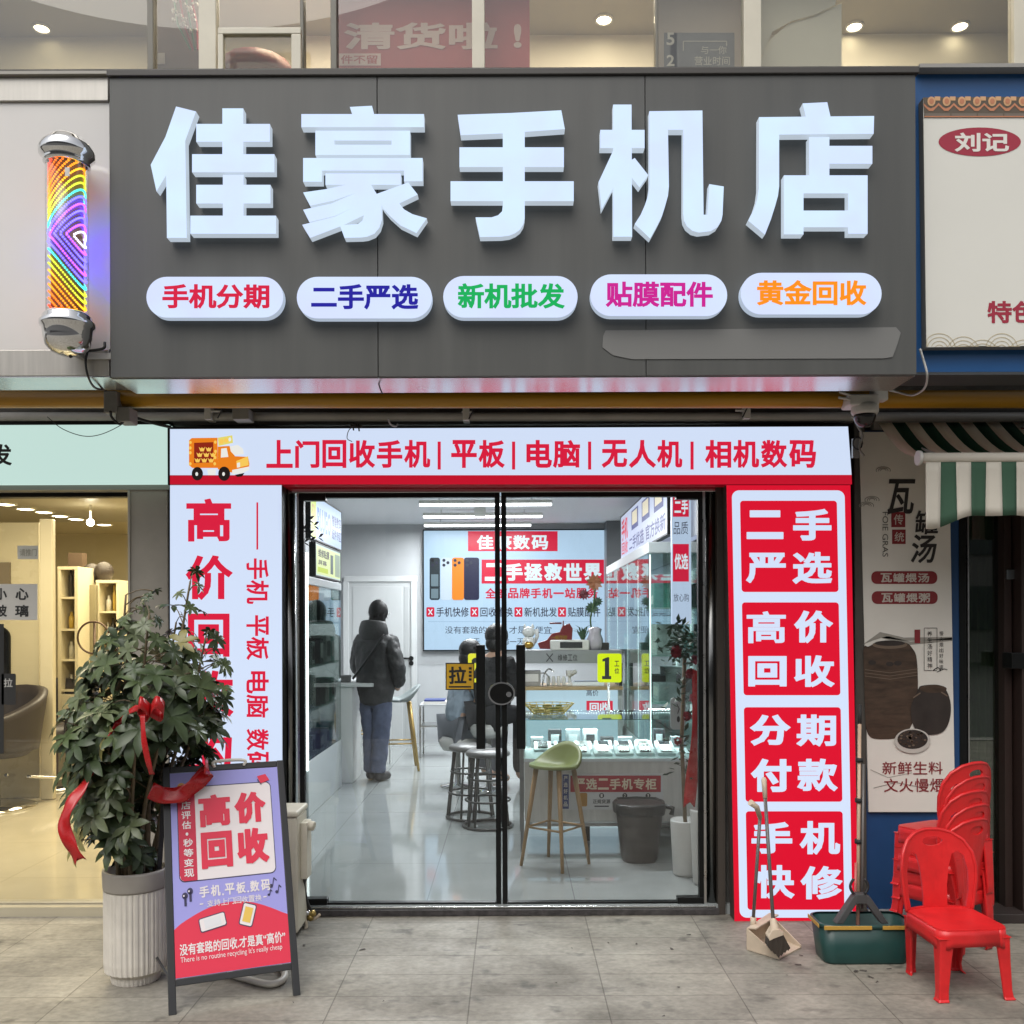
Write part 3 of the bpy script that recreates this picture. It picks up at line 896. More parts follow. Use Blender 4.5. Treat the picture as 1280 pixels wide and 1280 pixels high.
# ------------------------------------------------------------------ soup restaurant signboard (right)
rs = thing('restaurant_signboard', 'cream soup restaurant signboard in a blue frame with red oval', 'signboard', P(1220, 468, NY))
BLUE = M('blue_sign_panel', (.012, .085, .25), .35, noise=.06, nscale=3)
xa, xb = P(1147, 300, NY).x + .004, P(1700, 300, NY).x
b = B(); b.box(xa, xb, NY + .03, NY + .22, zz(467), zz(92), BLUE); b.build('frame', rs)
b = B(); b.box(xa, xb, NY - .02, NY + 1.2, zz(92) + .001, zz(87), M('restaurant_sign_cap', (.3, .29, .27), .5)); b.build('top_trim', rs)
CREAMP = M('cream_sign_print', (.70, .69, .63), .4, noise=.02, nscale=2)
b = B(); b.slab([[(1154, 122), (1700, 118), (1700, 430), (1158, 434)]], lambda x, y: P(x, y, NY - .02), (0, .048, 0), CREAMP, M('panel_edge', (.2, .2, .19), .5)); fp = b.build('face_panel', rs)
b = B(); sh = Sheet(b, lambda x, y: P(x, y, NY - .02))
TI1, TI2, TI3 = M('tile_print_orange', (.50, .20, .10), .5), M('tile_print_dark', (.10, .075, .05), .5), M('tile_print_pale', (.62, .36, .18), .5)
OVR = M('oval_print_red', (.34, .02, .045), .4)
sh.poly([(1154, 122), (1700, 118), (1700, 147), (1155, 147)], TI2, 1)
x = 1163
while x < 1400:
    sh.ell(x + 1, 127, 5, 6, TI3, 2, 14); sh.ell(x + 1, 127, 3, 3.6, TI1, 3, 12)
    sh.poly([(x - 9, 129), (x - 4, 134), (x, 136), (x + 5, 134), (x + 10, 129), (x + 10, 132), (x + 3, 139), (x - 2, 139), (x - 9, 132)], TI1, 2)
    sh.rect(x + 5, 121, x + 12, 126, TI3, 2)
    x += 19
for x in range(1156, 1400, 33): sh.rect(x, 142, x + 31.5, 145.5, M('tile_print_grey', (.16, .13, .1), .5) if x == 1156 else b.mats[-1], 2)
sh.rect(1155, 145.5, 1700, 147, TI1, 3)
sh.ell(1224.5, 177.5, 51.5, 18, OVR, 1, 40)
sh.text('刘记', 1193, 166, 1261, 190, M('oval_letter', (.75, .72, .66), .5), .03, 2)
sh.text('特色', 1234, 376, 1296, 404, OVR, .03, 1)
GOLD = M('wave_print_gold', (.50, .43, .28), .5)
for cxw, cyw in ((1174, 436), (1204, 440), (1252, 436), (1228, 444), (1280, 444)):
    for r in (20, 15, 10, 5):
        pts = [(cxw + r * math.cos(rad(a)), cyw - r * .95 * math.sin(rad(a))) for a in range(0, 181, 12)]
        pts = [(max(1158.5, px_), min(433, py_)) for px_, py_ in pts]
        sh.line(pts, .9, GOLD, 1)
b.build('print', fp)
b = B(); b.tube(wave([P(1150, 436, NY), P(1155, 452, NY), P(1159, 470, NY), P(1155, 486, NY + .1), P(1140, 494, NY + .2), P(1122, 490, NY + .25), P(1112, 488, NY + .27)], 6), .005, M('white_cable', (.5, .5, .48), .5), 8)
b.build('cable', label='thin white cable looping below the end of the grey signboard', cat='cable')
b = B(); b.box(xa, xb, NY + .03, NY + .22, zz(470) - .002, zz(467) - .001, M('blue_soffit', (.05, .055, .06), .5)); b.build('soffit', rs)

# ------------------------------------------------------------------ pipes and cables under the signboards
YEL = M('yellow_gas_pipe', (.50, .25, .012), .4, noise=.12, nscale=5, stretch=(.3, 1, 1))
yp = -.50
b = B(); b.tube([P(-200, 499, yp), P(640, 499, yp), P(1500, 499, yp)], 11 / 1181 * (yp + 5), YEL, 20)
b.build('gas_pipe', label='long yellow pipe running under all the signboards', cat='pipe')
b = B(); b.tube([P(-200, 521, -.08), P(640, 521, -.08), P(1500, 521, -.08)], 5.5 / 1181 * 4.92, M('grey_conduit_paint', (.42, .41, .39), .5, noise=.15), 14)
b.build('conduit_pipe', label='thin grey conduit just below the yellow pipe', cat='pipe')
cl_l = ['white clip on the conduit above the lightbox word for tablets', 'white clip on the conduit above the far right of the lightbox', 'white clip on the conduit by the cartoon truck']
for (x, y), lb in zip(((584, 520), (926, 518), (270, 519)), cl_l):
    b = B(); b.tube([P(x - 7, y - 5, -.13), P(x + 7, y - 5, -.13)], .006, WPLAST, 8); b.box(P(x - 4, y, 0).x, P(x + 4, y, 0).x, -.14, -.05, P(x, y + 7, -.1).z, P(x, y - 8, -.1).z, WPLAST)
    b.tube([P(x + 2, y + 4, -.14), P(x + 8, y - 8, -.15)], .004, CABLE, 6); b.build('pipe_clip', label=lb, cat='pipe clip', group='clips on the grey conduit', bevel=.002)
GBOX = M('grey_junction_box', (.26, .25, .23), .6, noise=.2)
jb = B(); jb.pbox(129, 488, 146, 516, -.58, .1, GBOX); jb.pbox(144, 508, 162, 527, -.57, .1, GBOX); jb.build('junction_box', label='grey double junction box on the yellow pipe by the salon', cat='junction box', bevel=.006)
jb = B(); jb.pbox(290, 510, 311, 524, -.2, .1, GBOX); jb.build('junction_box', label='small grey junction box above the cartoon truck', cat='junction box', bevel=.004)
for pts, r, lb in (([(138, 514), (140, 522), (150, 530), (160, 520)], .006, 'short black cable loop hanging from the double junction box'),
                   ([(160, 518), (175, 524), (196, 530), (214, 534)], .008, 'thick black cable from the junction box to the header lightbox'),
                   ([(59, 521), (78, 536), (104, 545), (126, 543), (150, 532), (162, 522)], .002, 'thin bare wire sagging across the pale green lightbox'),
                   ([(485, 523), (488, 530), (494, 533), (497, 530)], .004, 'little white wire end hooked over the conduit'),
                   ([(443, 532), (436, 538), (434, 548), (440, 552)], .002, 'hair thin wire dangling over the header lightbox'),
                   ([(472, 474), (475, 485), (478, 492)], .003, 'thin wire on the soffit at the first signboard seam')):
    yw = (-.2 if 'lightbox' in lb or 'conduit' in lb else -.6) if 'soffit' not in lb else -.9
    b = B(); b.tube(wave([P(x, y, yw + (.02 * i if 'thin bare' not in lb else 0)) for i, (x, y) in enumerate(pts)], 6), r, M('white_wire', (.5, .5, .5), .5) if 'white' in lb else CABLE, 8)
    b.build('wire', label=lb, cat='cable')
b = B()
for k in range(7): b.ball(P(440 + k * 1.6 + random.uniform(-2, 2), 531 + random.uniform(-2, 3), -.16), .009, BLACKM, 5)
b.tube([P(441, 530, -.16), P(442, 538, -.16)], .004, BLACKM, 6); b.tube([P(448, 530, -.16), P(449, 539, -.16)], .004, BLACKM, 6)
b.build('cable_tie_knot', label='knot of black cable ends above the word for phones', cat='cable')

# security camera at the right end
ca = thing('security_camera', 'white bracket security camera with black dome under the signboard end', 'security camera', P(1082, 530, -.3))
yc = -.62
b = B(); b.pbox(1062, 492, 1100, 506, yc, .12, WPLAST); b.pbox(1092, 479, 1111, 500, yc + .03, .06, WPLAST); b.build('bracket', ca, bevel=.008)
cc = P(1081, 510, yc + .05)
b = B(); b.lathe((cc.x, cc.y, cc.z - .02), [(.055, -.012), (.062, 0), (.062, .03), (.05, .04)], WPLAST, 20); b.build('housing', ca)
b = B(); b.lathe((cc.x, cc.y, cc.z - .033), [(.001, -.058), (.025, -.054), (.042, -.035), (.05, -.01), (.05, 0)], M('camera_dome', (.015, .012, .012), .12), 20); b.build('dome', ca)
b = B(); b.tube([P(1062, 494, yc), P(1050, 490, yc - .04)], .006, WPLAST, 8); b.tube([P(1062, 499, yc), P(1049, 497, yc - .04)], .006, WPLAST, 8); b.build('antenna', ca)
hk = thing('hook_bundle', 'tangle of grey fittings and wire beside the header lightbox end', 'fittings', P(1074, 572, -.12))
b = B(); b.pbox(1066, 548, 1074, 572, -.13, .02, M('galvanised_bracket', (.45, .44, .42), .4, .8)); b.build('bracket', hk)
b = B(); b.tube(wave([P(1066, 520, -.2), P(1072, 532, -.18), P(1078, 545, -.16), P(1074, 560, -.15), P(1080, 570, -.15)], 6), .006, GBOX, 8)
b.tube(el := [P(1072 + 6 * math.cos(a / 9 * 6.283), 554 + 8 * math.sin(a / 9 * 6.283), -.15) for a in range(10)], .004, BLACKM, 6)
b.tube([P(1066, 521, -.2), P(1076, 531, -.2)], .007, WPLAST, 8); b.build('wire_coil', hk)

# ------------------------------------------------------------------ backlit boxes round the door
HB = -.10
hb = thing('header_lightbox', 'wide backlit header sign with red characters and an orange truck', 'lightbox', P(636, 605, HB))
b = B(); b.slab([[(212.5, 535), (1060, 533), (1064.5, 594), (212.5, 594)]], lambda x, y: P(x, y, HB), (0, .1, 0), WHITE_LIT, BLACK); fpan = b.build('face_panel', hb)
b = B(); b.slab([[(212.5, 594.3), (1064.5, 593.6), (1065, 605.5), (212.5, 605.5)]], lambda x, y: P(x, y, HB - .004), (0, .1, 0), LIT('header_red_strip', 196, 20, 44, .95), LIT('header_red_edge', 120, 8, 20, .6)); b.build('red_strip', hb)
b = B(); b.pbox(211, 532, 1062, 534.6, HB - .004, .1, BLACK); b.pbox(209.5, 532, 212, 606, HB - .004, .1, BLACK); b.build('frame', hb)
b = B(); sh = Sheet(b, lambda x, y: P(x, y, HB))
for t, x0, x1 in (('上', 333, 366), ('门', 369, 399.5), ('回', 403, 433), ('收', 436, 469), ('手', 471, 503), ('机', 505, 538), ('|', 547, 551), ('平', 564, 596), ('板', 598, 631), ('|', 640, 644), ('电', 658, 690), ('脑', 691, 725), ('|', 735, 739),
                  ('无', 752, 784), ('人', 786, 820), ('机', 821, 853), ('|', 863, 867), ('相', 881, 914), ('机', 916, 949), ('数', 951, 984), ('码', 986, 1020)):
    if t == '|': sh.rect(x0, 552, x1, 587, RED_TXT, 1)
    else: sh.text(t, x0, 550, x1, 585, RED_TXT, .032, 1)
b.build('lettering', hb)
# printed orange truck carrying gold ingots
b = B(); sh = Sheet(b, lambda x, y: P(x, y, HB - .006))
tc_ = lambda x, y: (220 + x / 11.636, 530 + y / 11.636)
def tp(pts, mat, L): sh.poly([tc_(*p) for p in pts], mat, L)
OR, ORD, YL, WH, DK = LIT('truck_orange', 232, 128, 30), LIT('truck_brown', 140, 40, 24), LIT('truck_yellow', 246, 200, 90), LIT('truck_white', 232, 232, 226), LIT('truck_dark', 34, 26, 24)
tp([(190, 240), (230, 205), (605, 200), (610, 640), (240, 640), (190, 600)], OR, 1)
tp([(265, 275), (545, 265), (545, 560), (265, 570)], ORD, 2)
for rx, ry, nn in ((270, 560, 3), (300, 480, 3), (335, 400, 2)):
    for k in range(nn):
        x = rx + k * 98
        tp([(x, ry - 65), (x + 30, ry - 40), (x + 45, ry - 62), (x + 62, ry - 40), (x + 92, ry - 65), (x + 72, ry), (x + 22, ry)], YL, 3)
for x, y in ((212, 270), (210, 350), (210, 420), (210, 580), (575, 265), (578, 400), (572, 490), (566, 580)): tp(el_pts(x, y, 20, 24, 12), YL, 3)
tp([(610, 200), (820, 165), (830, 275), (620, 320)], LIT('truck_pale_yellow', 226, 214, 110), 1)
tp(el_pts(665, 258, 32, 38, 14), YL, 2); tp(el_pts(730, 240, 32, 36, 14), YL, 2); tp(el_pts(785, 225, 20, 30, 14), WH, 2)
tp([(610, 330), (780, 320), (860, 470), (1050, 480), (1070, 580), (1060, 660), (870, 720), (610, 660)], OR, 2)
tp([(660, 360), (740, 350), (765, 480), (655, 490)], WH, 3); tp([(785, 330), (900, 305), (975, 360), (990, 440), (850, 455), (800, 400)], WH, 3)
tp([(880, 540), (1050, 470), (1060, 600), (890, 640)], YL, 3); tp([(890, 570), (935, 560), (935, 630), (890, 636)], WH, 4)
tp([(820, 670), (1065, 620), (1065, 670), (960, 720), (820, 735)], WH, 3)
tp([(455, 660), (585, 660), (575, 745), (470, 745)], WH, 2)
for x, rr_ in ((315, 1), (705, 1.06)):
    tp(el_pts(x, 725, 82 * rr_, 98 * rr_, 24), DK, 4); tp(el_pts(x - 8, 730, 20, 28, 14), WH, 5)
tp([(860, 740), (1000, 712), (960, 765), (890, 770)], DK, 2)
b.build('truck_print', fpan)

lb_ = thing('side_lightbox', 'tall white lightbox with red characters left of the door, behind the plant', 'lightbox', P(282, 1150, HB))
b = B(); b.slab([[(212.5, 606.5), (352, 606.5), (353.5, 1150), (212.5, 1150)]], lambda x, y: P(x, y, HB + .01), (0, .1, 0), WHITE_LIT, BLACK); b.build('face_panel', lb_)
b = B(); sh = Sheet(b, lambda x, y: P(x, y, HB + .01))
for t, x0, y0, x1, y1 in (('高', 233, 623, 289, 677), ('价', 232, 694, 291, 750), ('回', 235, 767, 287, 821), ('收', 234, 838, 292, 896), ('的', 236, 912, 290, 968)): sh.text(t, x0, y0, x1, y1, RED_TXT, .03, 1)
sh.rect(320.6, 628, 322.8, 687, RED_TXT, 1)
for t, y0, y1 in (('手', 698, 724), ('机', 725, 755), ('平', 769, 795), ('板', 796, 825), ('电', 839, 867), ('脑', 868, 897), ('数', 911, 938), ('码', 939, 967)): sh.text(t, 308, y0, 336, y1, RED_TXT, .022, 1, rot=90)
b.build('lettering', lb_)

rb = thing('side_lightbox', 'tall red lightbox with four blocks of white characters right of the door', 'lightbox', P(990, 1155, HB))
ln = lambda x, y: P(x + (y - 606) * .0185, y, HB)
ln2 = lambda x, y: P(x + (y - 606) * .0185, y, HB)
b = B(); b.slab([R4(908, 606.5, 1063, 1154)], ln, (0, .1, 0), RED_LIT, M('lightbox_side', (.05, .035, .03), .5)); b.build('face_panel', rb)
b = B(); sh = Sheet(b, ln)
sh.poly(rr_pts(914.5, 613, 1055.5, 1147, 9), WHITE_LIT, 1)
for y0, y1 in ((626, 740), (753, 869), (884, 1002), (1014, 1137)): sh.rr(924.5, y0, 1045.5, y1, 4, RED_LIT, 2)
b.build('border_print', rb)
RCH = (('二', 933, 638, 979, 674), ('手', 991, 636, 1039, 676), ('严', 932, 691, 982, 729), ('选', 990, 690, 1040, 730), ('高', 933, 764, 982, 804), ('价', 992, 763, 1041, 804), ('回', 935, 820, 983, 858), ('收', 992, 819, 1043, 859),
                           ('分', 937, 893, 988, 932), ('期', 995, 893, 1045, 933), ('付', 938, 948, 989, 990), ('款', 996, 948, 1047, 989), ('手', 939, 1027, 990, 1067), ('机', 999, 1026, 1050, 1068), ('快', 944, 1081, 993, 1123), ('修', 1000, 1082, 1053, 1124))
for g4 in range(4):
    b = B(); sh = Sheet(b, lambda x, y: P(x, y, HB))
    for t, x0, y0, x1, y1 in RCH[g4 * 4:g4 * 4 + 4]:
        sh.text(t, x0, y0, x1, y1, WHITE_LIT, {'二': .055, '手': .046, '分': .046, '付': .046, '高': .026, '回': .045, '价': .042}.get(t, .034), 4)
    b.build('lettering', rb)
b = B(); b.slab([[(917.5, 1154.5), (1073, 1154.5), (1075, 1176), (919, 1168)]], lambda x, y: P(x, y, HB + .01), (0, .1, 0), BLACKM); b.build('plinth', rb)

sb = thing('salon_lightbox', 'plain pale green lightbox over the salon window', 'lightbox', P(100, 606, -.08))
b = B(); b.pbox(-300, 531.5, 211, 605, -.08, .1, LIT('salon_lightbox_face', 196, 224, 216, .96)); b.build('face_panel', sb)
b = B(); b.pbox(-300, 527, 211, 531.3, -.085, .1, BLACK); b.build('frame', sb)
b = B(); Sheet(b, lambda x, y: P(x, y, -.08)).text('发', -12, 555, 15, 582, M('black_sign_letter', (.02, .02, .02), .4), .03, 1); b.build('lettering', sb)
b = B(); b.pbox(-300, 605.5, 211.5, 613, -.03, .1, M('grey_head_rail', (.3, .29, .26), .5)); b.build('head_rail', sb)
# ------------------------------------------------------------------ door frame and the two glass leaves
DY = .06
df = thing('door_frame', 'steel door frame with round dark posts and polished head track', 'door frame', P(628, 1150, DY))
COLM = M('dark_steel_post', (.20, .20, .195), .22, 1.0, noise=.1, nscale=12, stretch=(1, 1, .1))
for x, rr_ in ((361.5, 8.5), (889, 7.5)):
    b = B(); a, c = P(x, 1148, DY + .02), P(x, 606, DY + .02)
    mx_ = (a.x + c.x) / 2
    b.tube([(mx_, DY + .02, 0), (mx_, DY + .02, 2.3)], rr_ / 1181 * (DY + 5.02), COLM, 24); b.build('post', df)
b = B(); b.pbox(371.8, 606, 374.3, 1146, DY - .02, .07, ALU); b.pbox(879.3, 606, 882.3, 1146, DY - .02, .07, ALU); b.build('jamb_strip', df)
b = B(); b.pbox(352.5, 606, 355, 1146, DY - .03, .1, BLACK); b.pbox(897, 606, 906, 1146, DY - .05, .1, M('bronze_jamb', (.06, .05, .042), .45)); b.build('jamb', df)
b = B(); b.pbox(353, 606, 905, 615.5, DY - .03, .12, M('polished_head_track', (.5, .5, .5), .12, 1.0)); b.build('head_track', df, bevel=.003)
b = B(); b.box(P(375, 1140, DY).x, P(896, 1140, DY).x, DY - .06, DY + .08, .001, .034, M('dark_threshold_stone', (.05, .045, .045), .5, noise=.5, nscale=30, bump=.4))
b.box(P(385, 1140, DY).x, P(893, 1140, DY).x, DY - .045, DY + .05, .0345, .047, STEEL); b.build('threshold', df, bevel=.003)
# wide inner black edge at the left
def leaf(name, label, x0, x1, hinge):
    t = thing(name, label, 'glass door', P((x0 + x1) / 2, 1132, DY))
    zt_, zb_ = P(640, 616, DY).z, P(640, 1133, DY).z
    X = lambda x: P(x, 875, DY).x
    w = .027
    b = B()
    b.box(X(x0), X(x0) + w, DY - .015, DY + .025, zb_, zt_, BLACK); b.box(X(x1) - w, X(x1), DY - .015, DY + .025, zb_, zt_, BLACK)
    b.box(X(x0) + w, X(x1) - w, DY - .015, DY + .025, zb_, zb_ + w, BLACK); b.box(X(x0) + w, X(x1) - w, DY - .015, DY + .025, zt_ - w * .9, zt_, BLACK)
    b.build('leaf_frame', t, bevel=.002)
    b = B(); b.box(X(x0) + w, X(x1) - w, DY, DY + .008, zb_ + w, zt_ - w, BGLASS); b.build('pane', t)
    b = B(); hx = X(hinge)
    sx = .14 if hinge < 640 else -.14
    b.box(hx, hx + sx, DY - .022, DY + .03, zb_ - .001, zb_ + .05, BLACK); b.box(hx, hx + sx, DY - .022, DY + .03, zt_ - .04, zt_ + .001, BLACK); b.build('patch_fitting', t, bevel=.002)
    return t
dl = leaf('glass_door', 'left black framed glass door leaf with the yellow sticker', 375, 625.6, 376)
dr = leaf('glass_door', 'right black framed glass door leaf in front of the display counter', 627.4, 879, 878)
def handle(t, x):
    b = B(); a = P(x, 870, DY - .06)
    b.box(a.x - .024, a.x + .024, DY - .085, DY - .06, P(x, 936, DY - .07).z, P(x, 806, DY - .07).z, BLACK)
    b.build('pull_handle', t, bevel=.004)
    b = B()
    for py in (825, 917):
        q = P(x, py, DY - .07); b.tube([(a.x, DY - .061, q.z), (a.x, DY - .0005, q.z)], .01, BLACK, 10)
    b.build('handle_stem', t)
handle(dl, 601); handle(dr, 651)
b = B(); c = P(627, 867, DY - .03)
b.slab([el_pts(627, 867, 17, 14.5, 32)], lambda x, y: P(x, y, DY - .045), (0, .03, 0), CHROME); lk = b.build('lock_ring', dr)
b = B(); b.slab([el_pts(627, 867, 14.8, 12.6, 32)], lambda x, y: P(x, y, DY - .052), (0, .02, 0), BLACK); b.build('lock_case', lk)
b = B(); b.slab([el_pts(636, 868, 3.4, 3.4, 16)], lambda x, y: P(x, y, DY - .058), (0, .01, 0), CHROME); b.build('lock_cylinder', lk)
# pull sticker
b = B(); sh = Sheet(b, lambda x, y: P(x, y, DY - .0015), step=.0006)
YS = M('yellow_sticker', (.72, .42, .03), .4)
sh.rect(557, 828.5, 593, 862.5, BLACKM, 1); sh.rect(558.3, 830, 591.8, 861.2, YS, 2); sh.text('拉', 561, 833, 583, 855, BLACKM, .03, 3)
for k in range(4): sh.rect(586, 834 + k * 4.6, 589.6, 837 + k * 4.6, BLACKM, 3)
sh.rect(561, 857.5, 589, 859.5, BLACKM, 3)
b.build('pull_sticker', dl)
# leaf pattern decals high on the left leaf
b = B()
for pts in ([(381, 640), (386, 650), (392, 657)], [(378, 662), (386, 668), (398, 672)], [(380, 678), (388, 676)]):
    for i, (x, y) in enumerate(pts):
        for sgn in (-1, 1):
            b.slab([[(x, y), (x + 3, y + sgn * 4 - 1), (x + 7, y + sgn * 5), (x + 4, y + sgn * 1.4)]], lambda X_, Y_: P(X_, Y_, DY - .002), (0, .001, 0), BLACKM)
b.build('leaf_decal', dl)

# ------------------------------------------------------------------ salon glass front
sf = thing('salon_window', 'frameless salon glass front left of the stone pilaster', 'shop window', P(80, 1140, .1))
SGL = GLASS('salon_glass', (.95, .95, .92), .05)
b = B(); b.box(-6, P(160, 900, .1).x, .1, .108, .05, P(80, 617, .1).z, SGL); b.build('pane', sf)
b = B(); b.box(-6, P(161, 900, .08).x, .07, .14, P(80, 622, .1).z, P(80, 612, .1).z, BLACK)
b.box(-6, P(161, 900, .08).x, .07, .14, 0.001, .06, M('salon_sill', (.30, .27, .2), .4, noise=.15)); b.build('frame', sf, bevel=.002)
b = B(); b.pbox(160.5, 613, 163, 1140, -.03, .12, M('pilaster_edge', (.5, .47, .4), .4)); b.build('edge_strip', sf)
b = B(); sh = Sheet(b, lambda x, y: P(x, y, .098))
PAP = M('white_paper', (.62, .60, .56), .6); INK = M('black_ink', (.025, .025, .025), .5)
sh.rect(-30, 730, 47, 775, PAP, 1); sh.text('小', -6, 735, 9, 750, INK, .03, 2); sh.text('心', 19.5, 735, 36, 750, INK, .03, 2); sh.text('玻', -6, 756, 9, 771, INK, .03, 2); sh.text('璃', 19, 756, 36, 771, INK, .03, 2)
sh.rect(22, 682, 48, 699, M('pale_sticker', (.7, .68, .6), .5), 1); sh.text('请推门', 25, 686, 46, 695, M('pale_sticker_ink', (.4, .38, .3), .6), .01, 2)
sh.poly(rr_pts(2, 842, 20, 881, 2), INK, 1); sh.text('拉', 5, 848, 16, 859, M('silver_ink', (.45, .44, .42), .5), .02, 2)
sh.rect(-30, 780, 5, 942, INK, 1)
b.build('sticker', sf)
# ------------------------------------------------------------------ inside the phone shop: lamps, back wall
tube_l = ['linear ceiling lamp nearest the door in the phone shop', 'linear ceiling lamp in the middle of the shop ceiling row', 'linear ceiling lamp closest to the lit back wall poster']
TUBE = M('lamp_tube', (.8, .8, .8), emit=(.93, .97, 1, 1), es=7)
for (py, x0, x1), lb in zip(((631, 524, 690), (646, 529, 678), (657, 530, 664)), tube_l):
    z = 2.72; y = CAMY + (z - CAMH) * F / (HY - py)
    a, c = P(x0, py, y).x, P(x1, py, y).x
    t = thing('linear_lamp', lb, 'ceiling lamp', ((a + c) / 2, y, z), 'linear lamps on the shop ceiling')
    b = B(); b.box(a, c, y - .03, y + .03, z + .012, z + .045, WPLAST); b.build('housing', t)
    b = B(); b.box(a + .005, c - .005, y - .024, y + .024, z - .008, z + .0115, TUBE); b.build('diffuser', t)
    for xh in (a + .2, c - .2):
        b = B(); b.tube([(xh, y, z + .045), (xh, y, CZ)], .006, ALU, 6); b.build('hanger', t)
    area_light('lamp_glow', ((a + c) / 2, y, z - .012), (0, 0, 0), c - a, .06, 56, (.93, .97, 1), t)
# unseen lamp added over the front of the shop to brighten the counter
t = thing('linear_lamp', 'added linear ceiling lamp just inside the door, unseen above the glass line', 'ceiling lamp', (0, .8, 2.74), 'linear lamps on the shop ceiling')
b = B(); b.box(-.7, .7, .77, .83, 2.74, 2.78, WPLAST); b.build('housing', t)
b = B(); b.box(-.69, .69, .776, .824, 2.725, 2.7395, TUBE); b.build('diffuser', t)
area_light('lamp_glow', (0, 1.6, 2.72), (0, 0, 0), 1.4, .06, 56, (.93, .97, 1), t)
pj = thing('ceiling_fan_box', 'white ceiling speaker box beside the shop lamps', 'speaker', (0, 5.0, 2.7))
b = B(); q = P(600, 642, 5.0); b.box(q.x - .06, q.x + .06, 4.95, 5.05, q.z - .03, q.z + .06, WPLAST); b.tube([(q.x, 5, q.z + .06), (q.x, 5, CZ)], .01, WPLAST, 8); b.build('casing', pj, bevel=.01)

# back wall lightbox poster
BPY = 6.84
bp_ = thing('poster_lightbox', 'large lit poster of phones and red headings on the shop back wall', 'lightbox', P(643, 812, BPY))
INNER_W = LIT('poster_white', 176, 204, 228, 1.0)
b = B(); b.pbox(530, 663, 757, 812, BPY, .05, INNER_W); b.build('face_panel', bp_)
b = B(); b.pbox(528.6, 661.4, 758.4, 663, BPY - .006, .06, BLACK); b.pbox(528.6, 812, 758.4, 813.6, BPY - .006, .06, BLACK); b.pbox(528.6, 663, 530, 812, BPY - .006, .06, BLACK); b.pbox(757, 663, 758.4, 812, BPY - .006, .06, BLACK); b.build('frame', bp_)
b = B(); sh = Sheet(b, lambda x, y: P(x, y, BPY), step=.002)
IR, IW, ID = LIT('poster_red', 204, 24, 60), LIT('poster_letter_white', 214, 232, 240), LIT('poster_ink', 50, 52, 70)
sh.rect(585, 664, 697, 689, IR, 1); sh.text('佳豪数码', 595, 669, 686, 687, IW, .03, 2, split=True)
sh.rect(602, 699.5, 755, 729.5, IR, 1); sh.text('二手拯救世界', 605, 704, 753, 726, IW, .045, 2, split=True)
sh.text('全部品牌手机一站服务', 606, 735, 748, 748, IR, .03, 1, split=True)
for x, t in ((533, '手机快修'), (588, '回收置换'), (643, '新机批发'), (697.5, '贴膜配件')):
    sh.rr(x, 759, x + 10, 771, 1.5, IR, 1); sh.line([(x + 2.5, 761.5), (x + 7.5, 768.5)], 1.3, IW, 2); sh.line([(x + 7.5, 761.5), (x + 2.5, 768.5)], 1.3, IW, 2)
    sh.text(t, x + 12.5, 759, x + 53, 771, ID, .012, 1)
sh.text('没有套路的成交', 556, 783, 630, 792, ID, 0, 1, split=True); sh.text('才是真便宜', 636, 783, 690, 792, ID, 0, 1, split=True)
sh.text('关于', 583, 798, 600, 806, ID, 0, 1, split=True); sh.text('每一天', 628, 798, 655, 806, ID, 0, 1, split=True)
sh.line([(535, 777), (745, 777)], .6, LIT('poster_rule', 150, 176, 204), 1)
ph = [(537, 550, (44, 54, 60)), (551, 565, (196, 212, 226)), (565, 580, (232, 134, 34)), (580, 599, (34, 36, 66))]
for i, (x0, x1, c) in enumerate(ph):
    m = LIT('poster_phone_%d' % i, *c)
    sh.rr(x0, 697 + (i == 3) * 0, x1, 750, 3, m, 1 + i)
    for cx_, cy_ in ((x0 + 4, 700.5), (x0 + 4, 706.5), (x0 + 9, 703.5)):
        sh.ell(cx_, cy_, 2, 2, LIT('poster_lens', 24, 24, 28) if (i == 0 and cy_ < 701) else b.mats[-1] if False else ID, 6 + i, 10)
sh.rect(539, 718, 548, 733, LIT('poster_screen', 110, 130, 140), 8); sh.rect(539, 736, 548, 748, LIT('poster_screen', 110, 130, 140), 8)
b.build('print', bp_)

# grey back door
DRY = 6.88
dd = thing('panel_door', 'pale grey panel door in the shop back wall behind the standing person', 'door', P(480, 930, DRY))
DOORM, DOORF = M('grey_door_paint', (.44, .45, .45), .45), M('grey_door_frame', (.50, .51, .51), .45)
b = B(); b.pbox(436, 727, 514, 935, DRY - .02, .03, DOORM); b.build('door_leaf', dd)
b = B(); b.pbox(441, 733, 503, 932, DRY - .026, .006, M('grey_door_panel', (.46, .47, .47), .4)); b.pbox(506, 733, 511, 932, DRY - .026, .006, M('grey_door_stile', (.4, .41, .41), .4)); b.build('raised_panel', dd, bevel=.003)
b = B(); b.pbox(430, 720, 521, 727, DRY - .04, .05, DOORF); b.pbox(514, 727, 521, 935, DRY - .04, .05, DOORF); b.pbox(429, 727, 436, 935, DRY - .04, .05, DOORF); b.build('architrave', dd, bevel=.004)
b = B(); q = P(514, 823, DRY - .05); b.tube([q, P(502, 823, DRY - .06)], .012, BLACK, 8)
b.slab([el_pts(514, 823, 3, 3, 16)], lambda x, y: P(x, y, DRY - .05), (0, .02, 0), BLACK); b.slab([el_pts(514, 829, 3, 3, 16)], lambda x, y: P(x, y, DRY - .05), (0, .02, 0), BLACK); b.build('handle', dd)

# dark column at the right end of the back wall
b = B(); b.box(P(757, 750, 6.5).x + .02, RX - .002, 6.55, 6.85, FZ + .001, CZ - .001, M('dark_column', (.12, .125, .13), .4)); b.build('column', label='dark column between the poster and the right glass cabinet', cat='column')

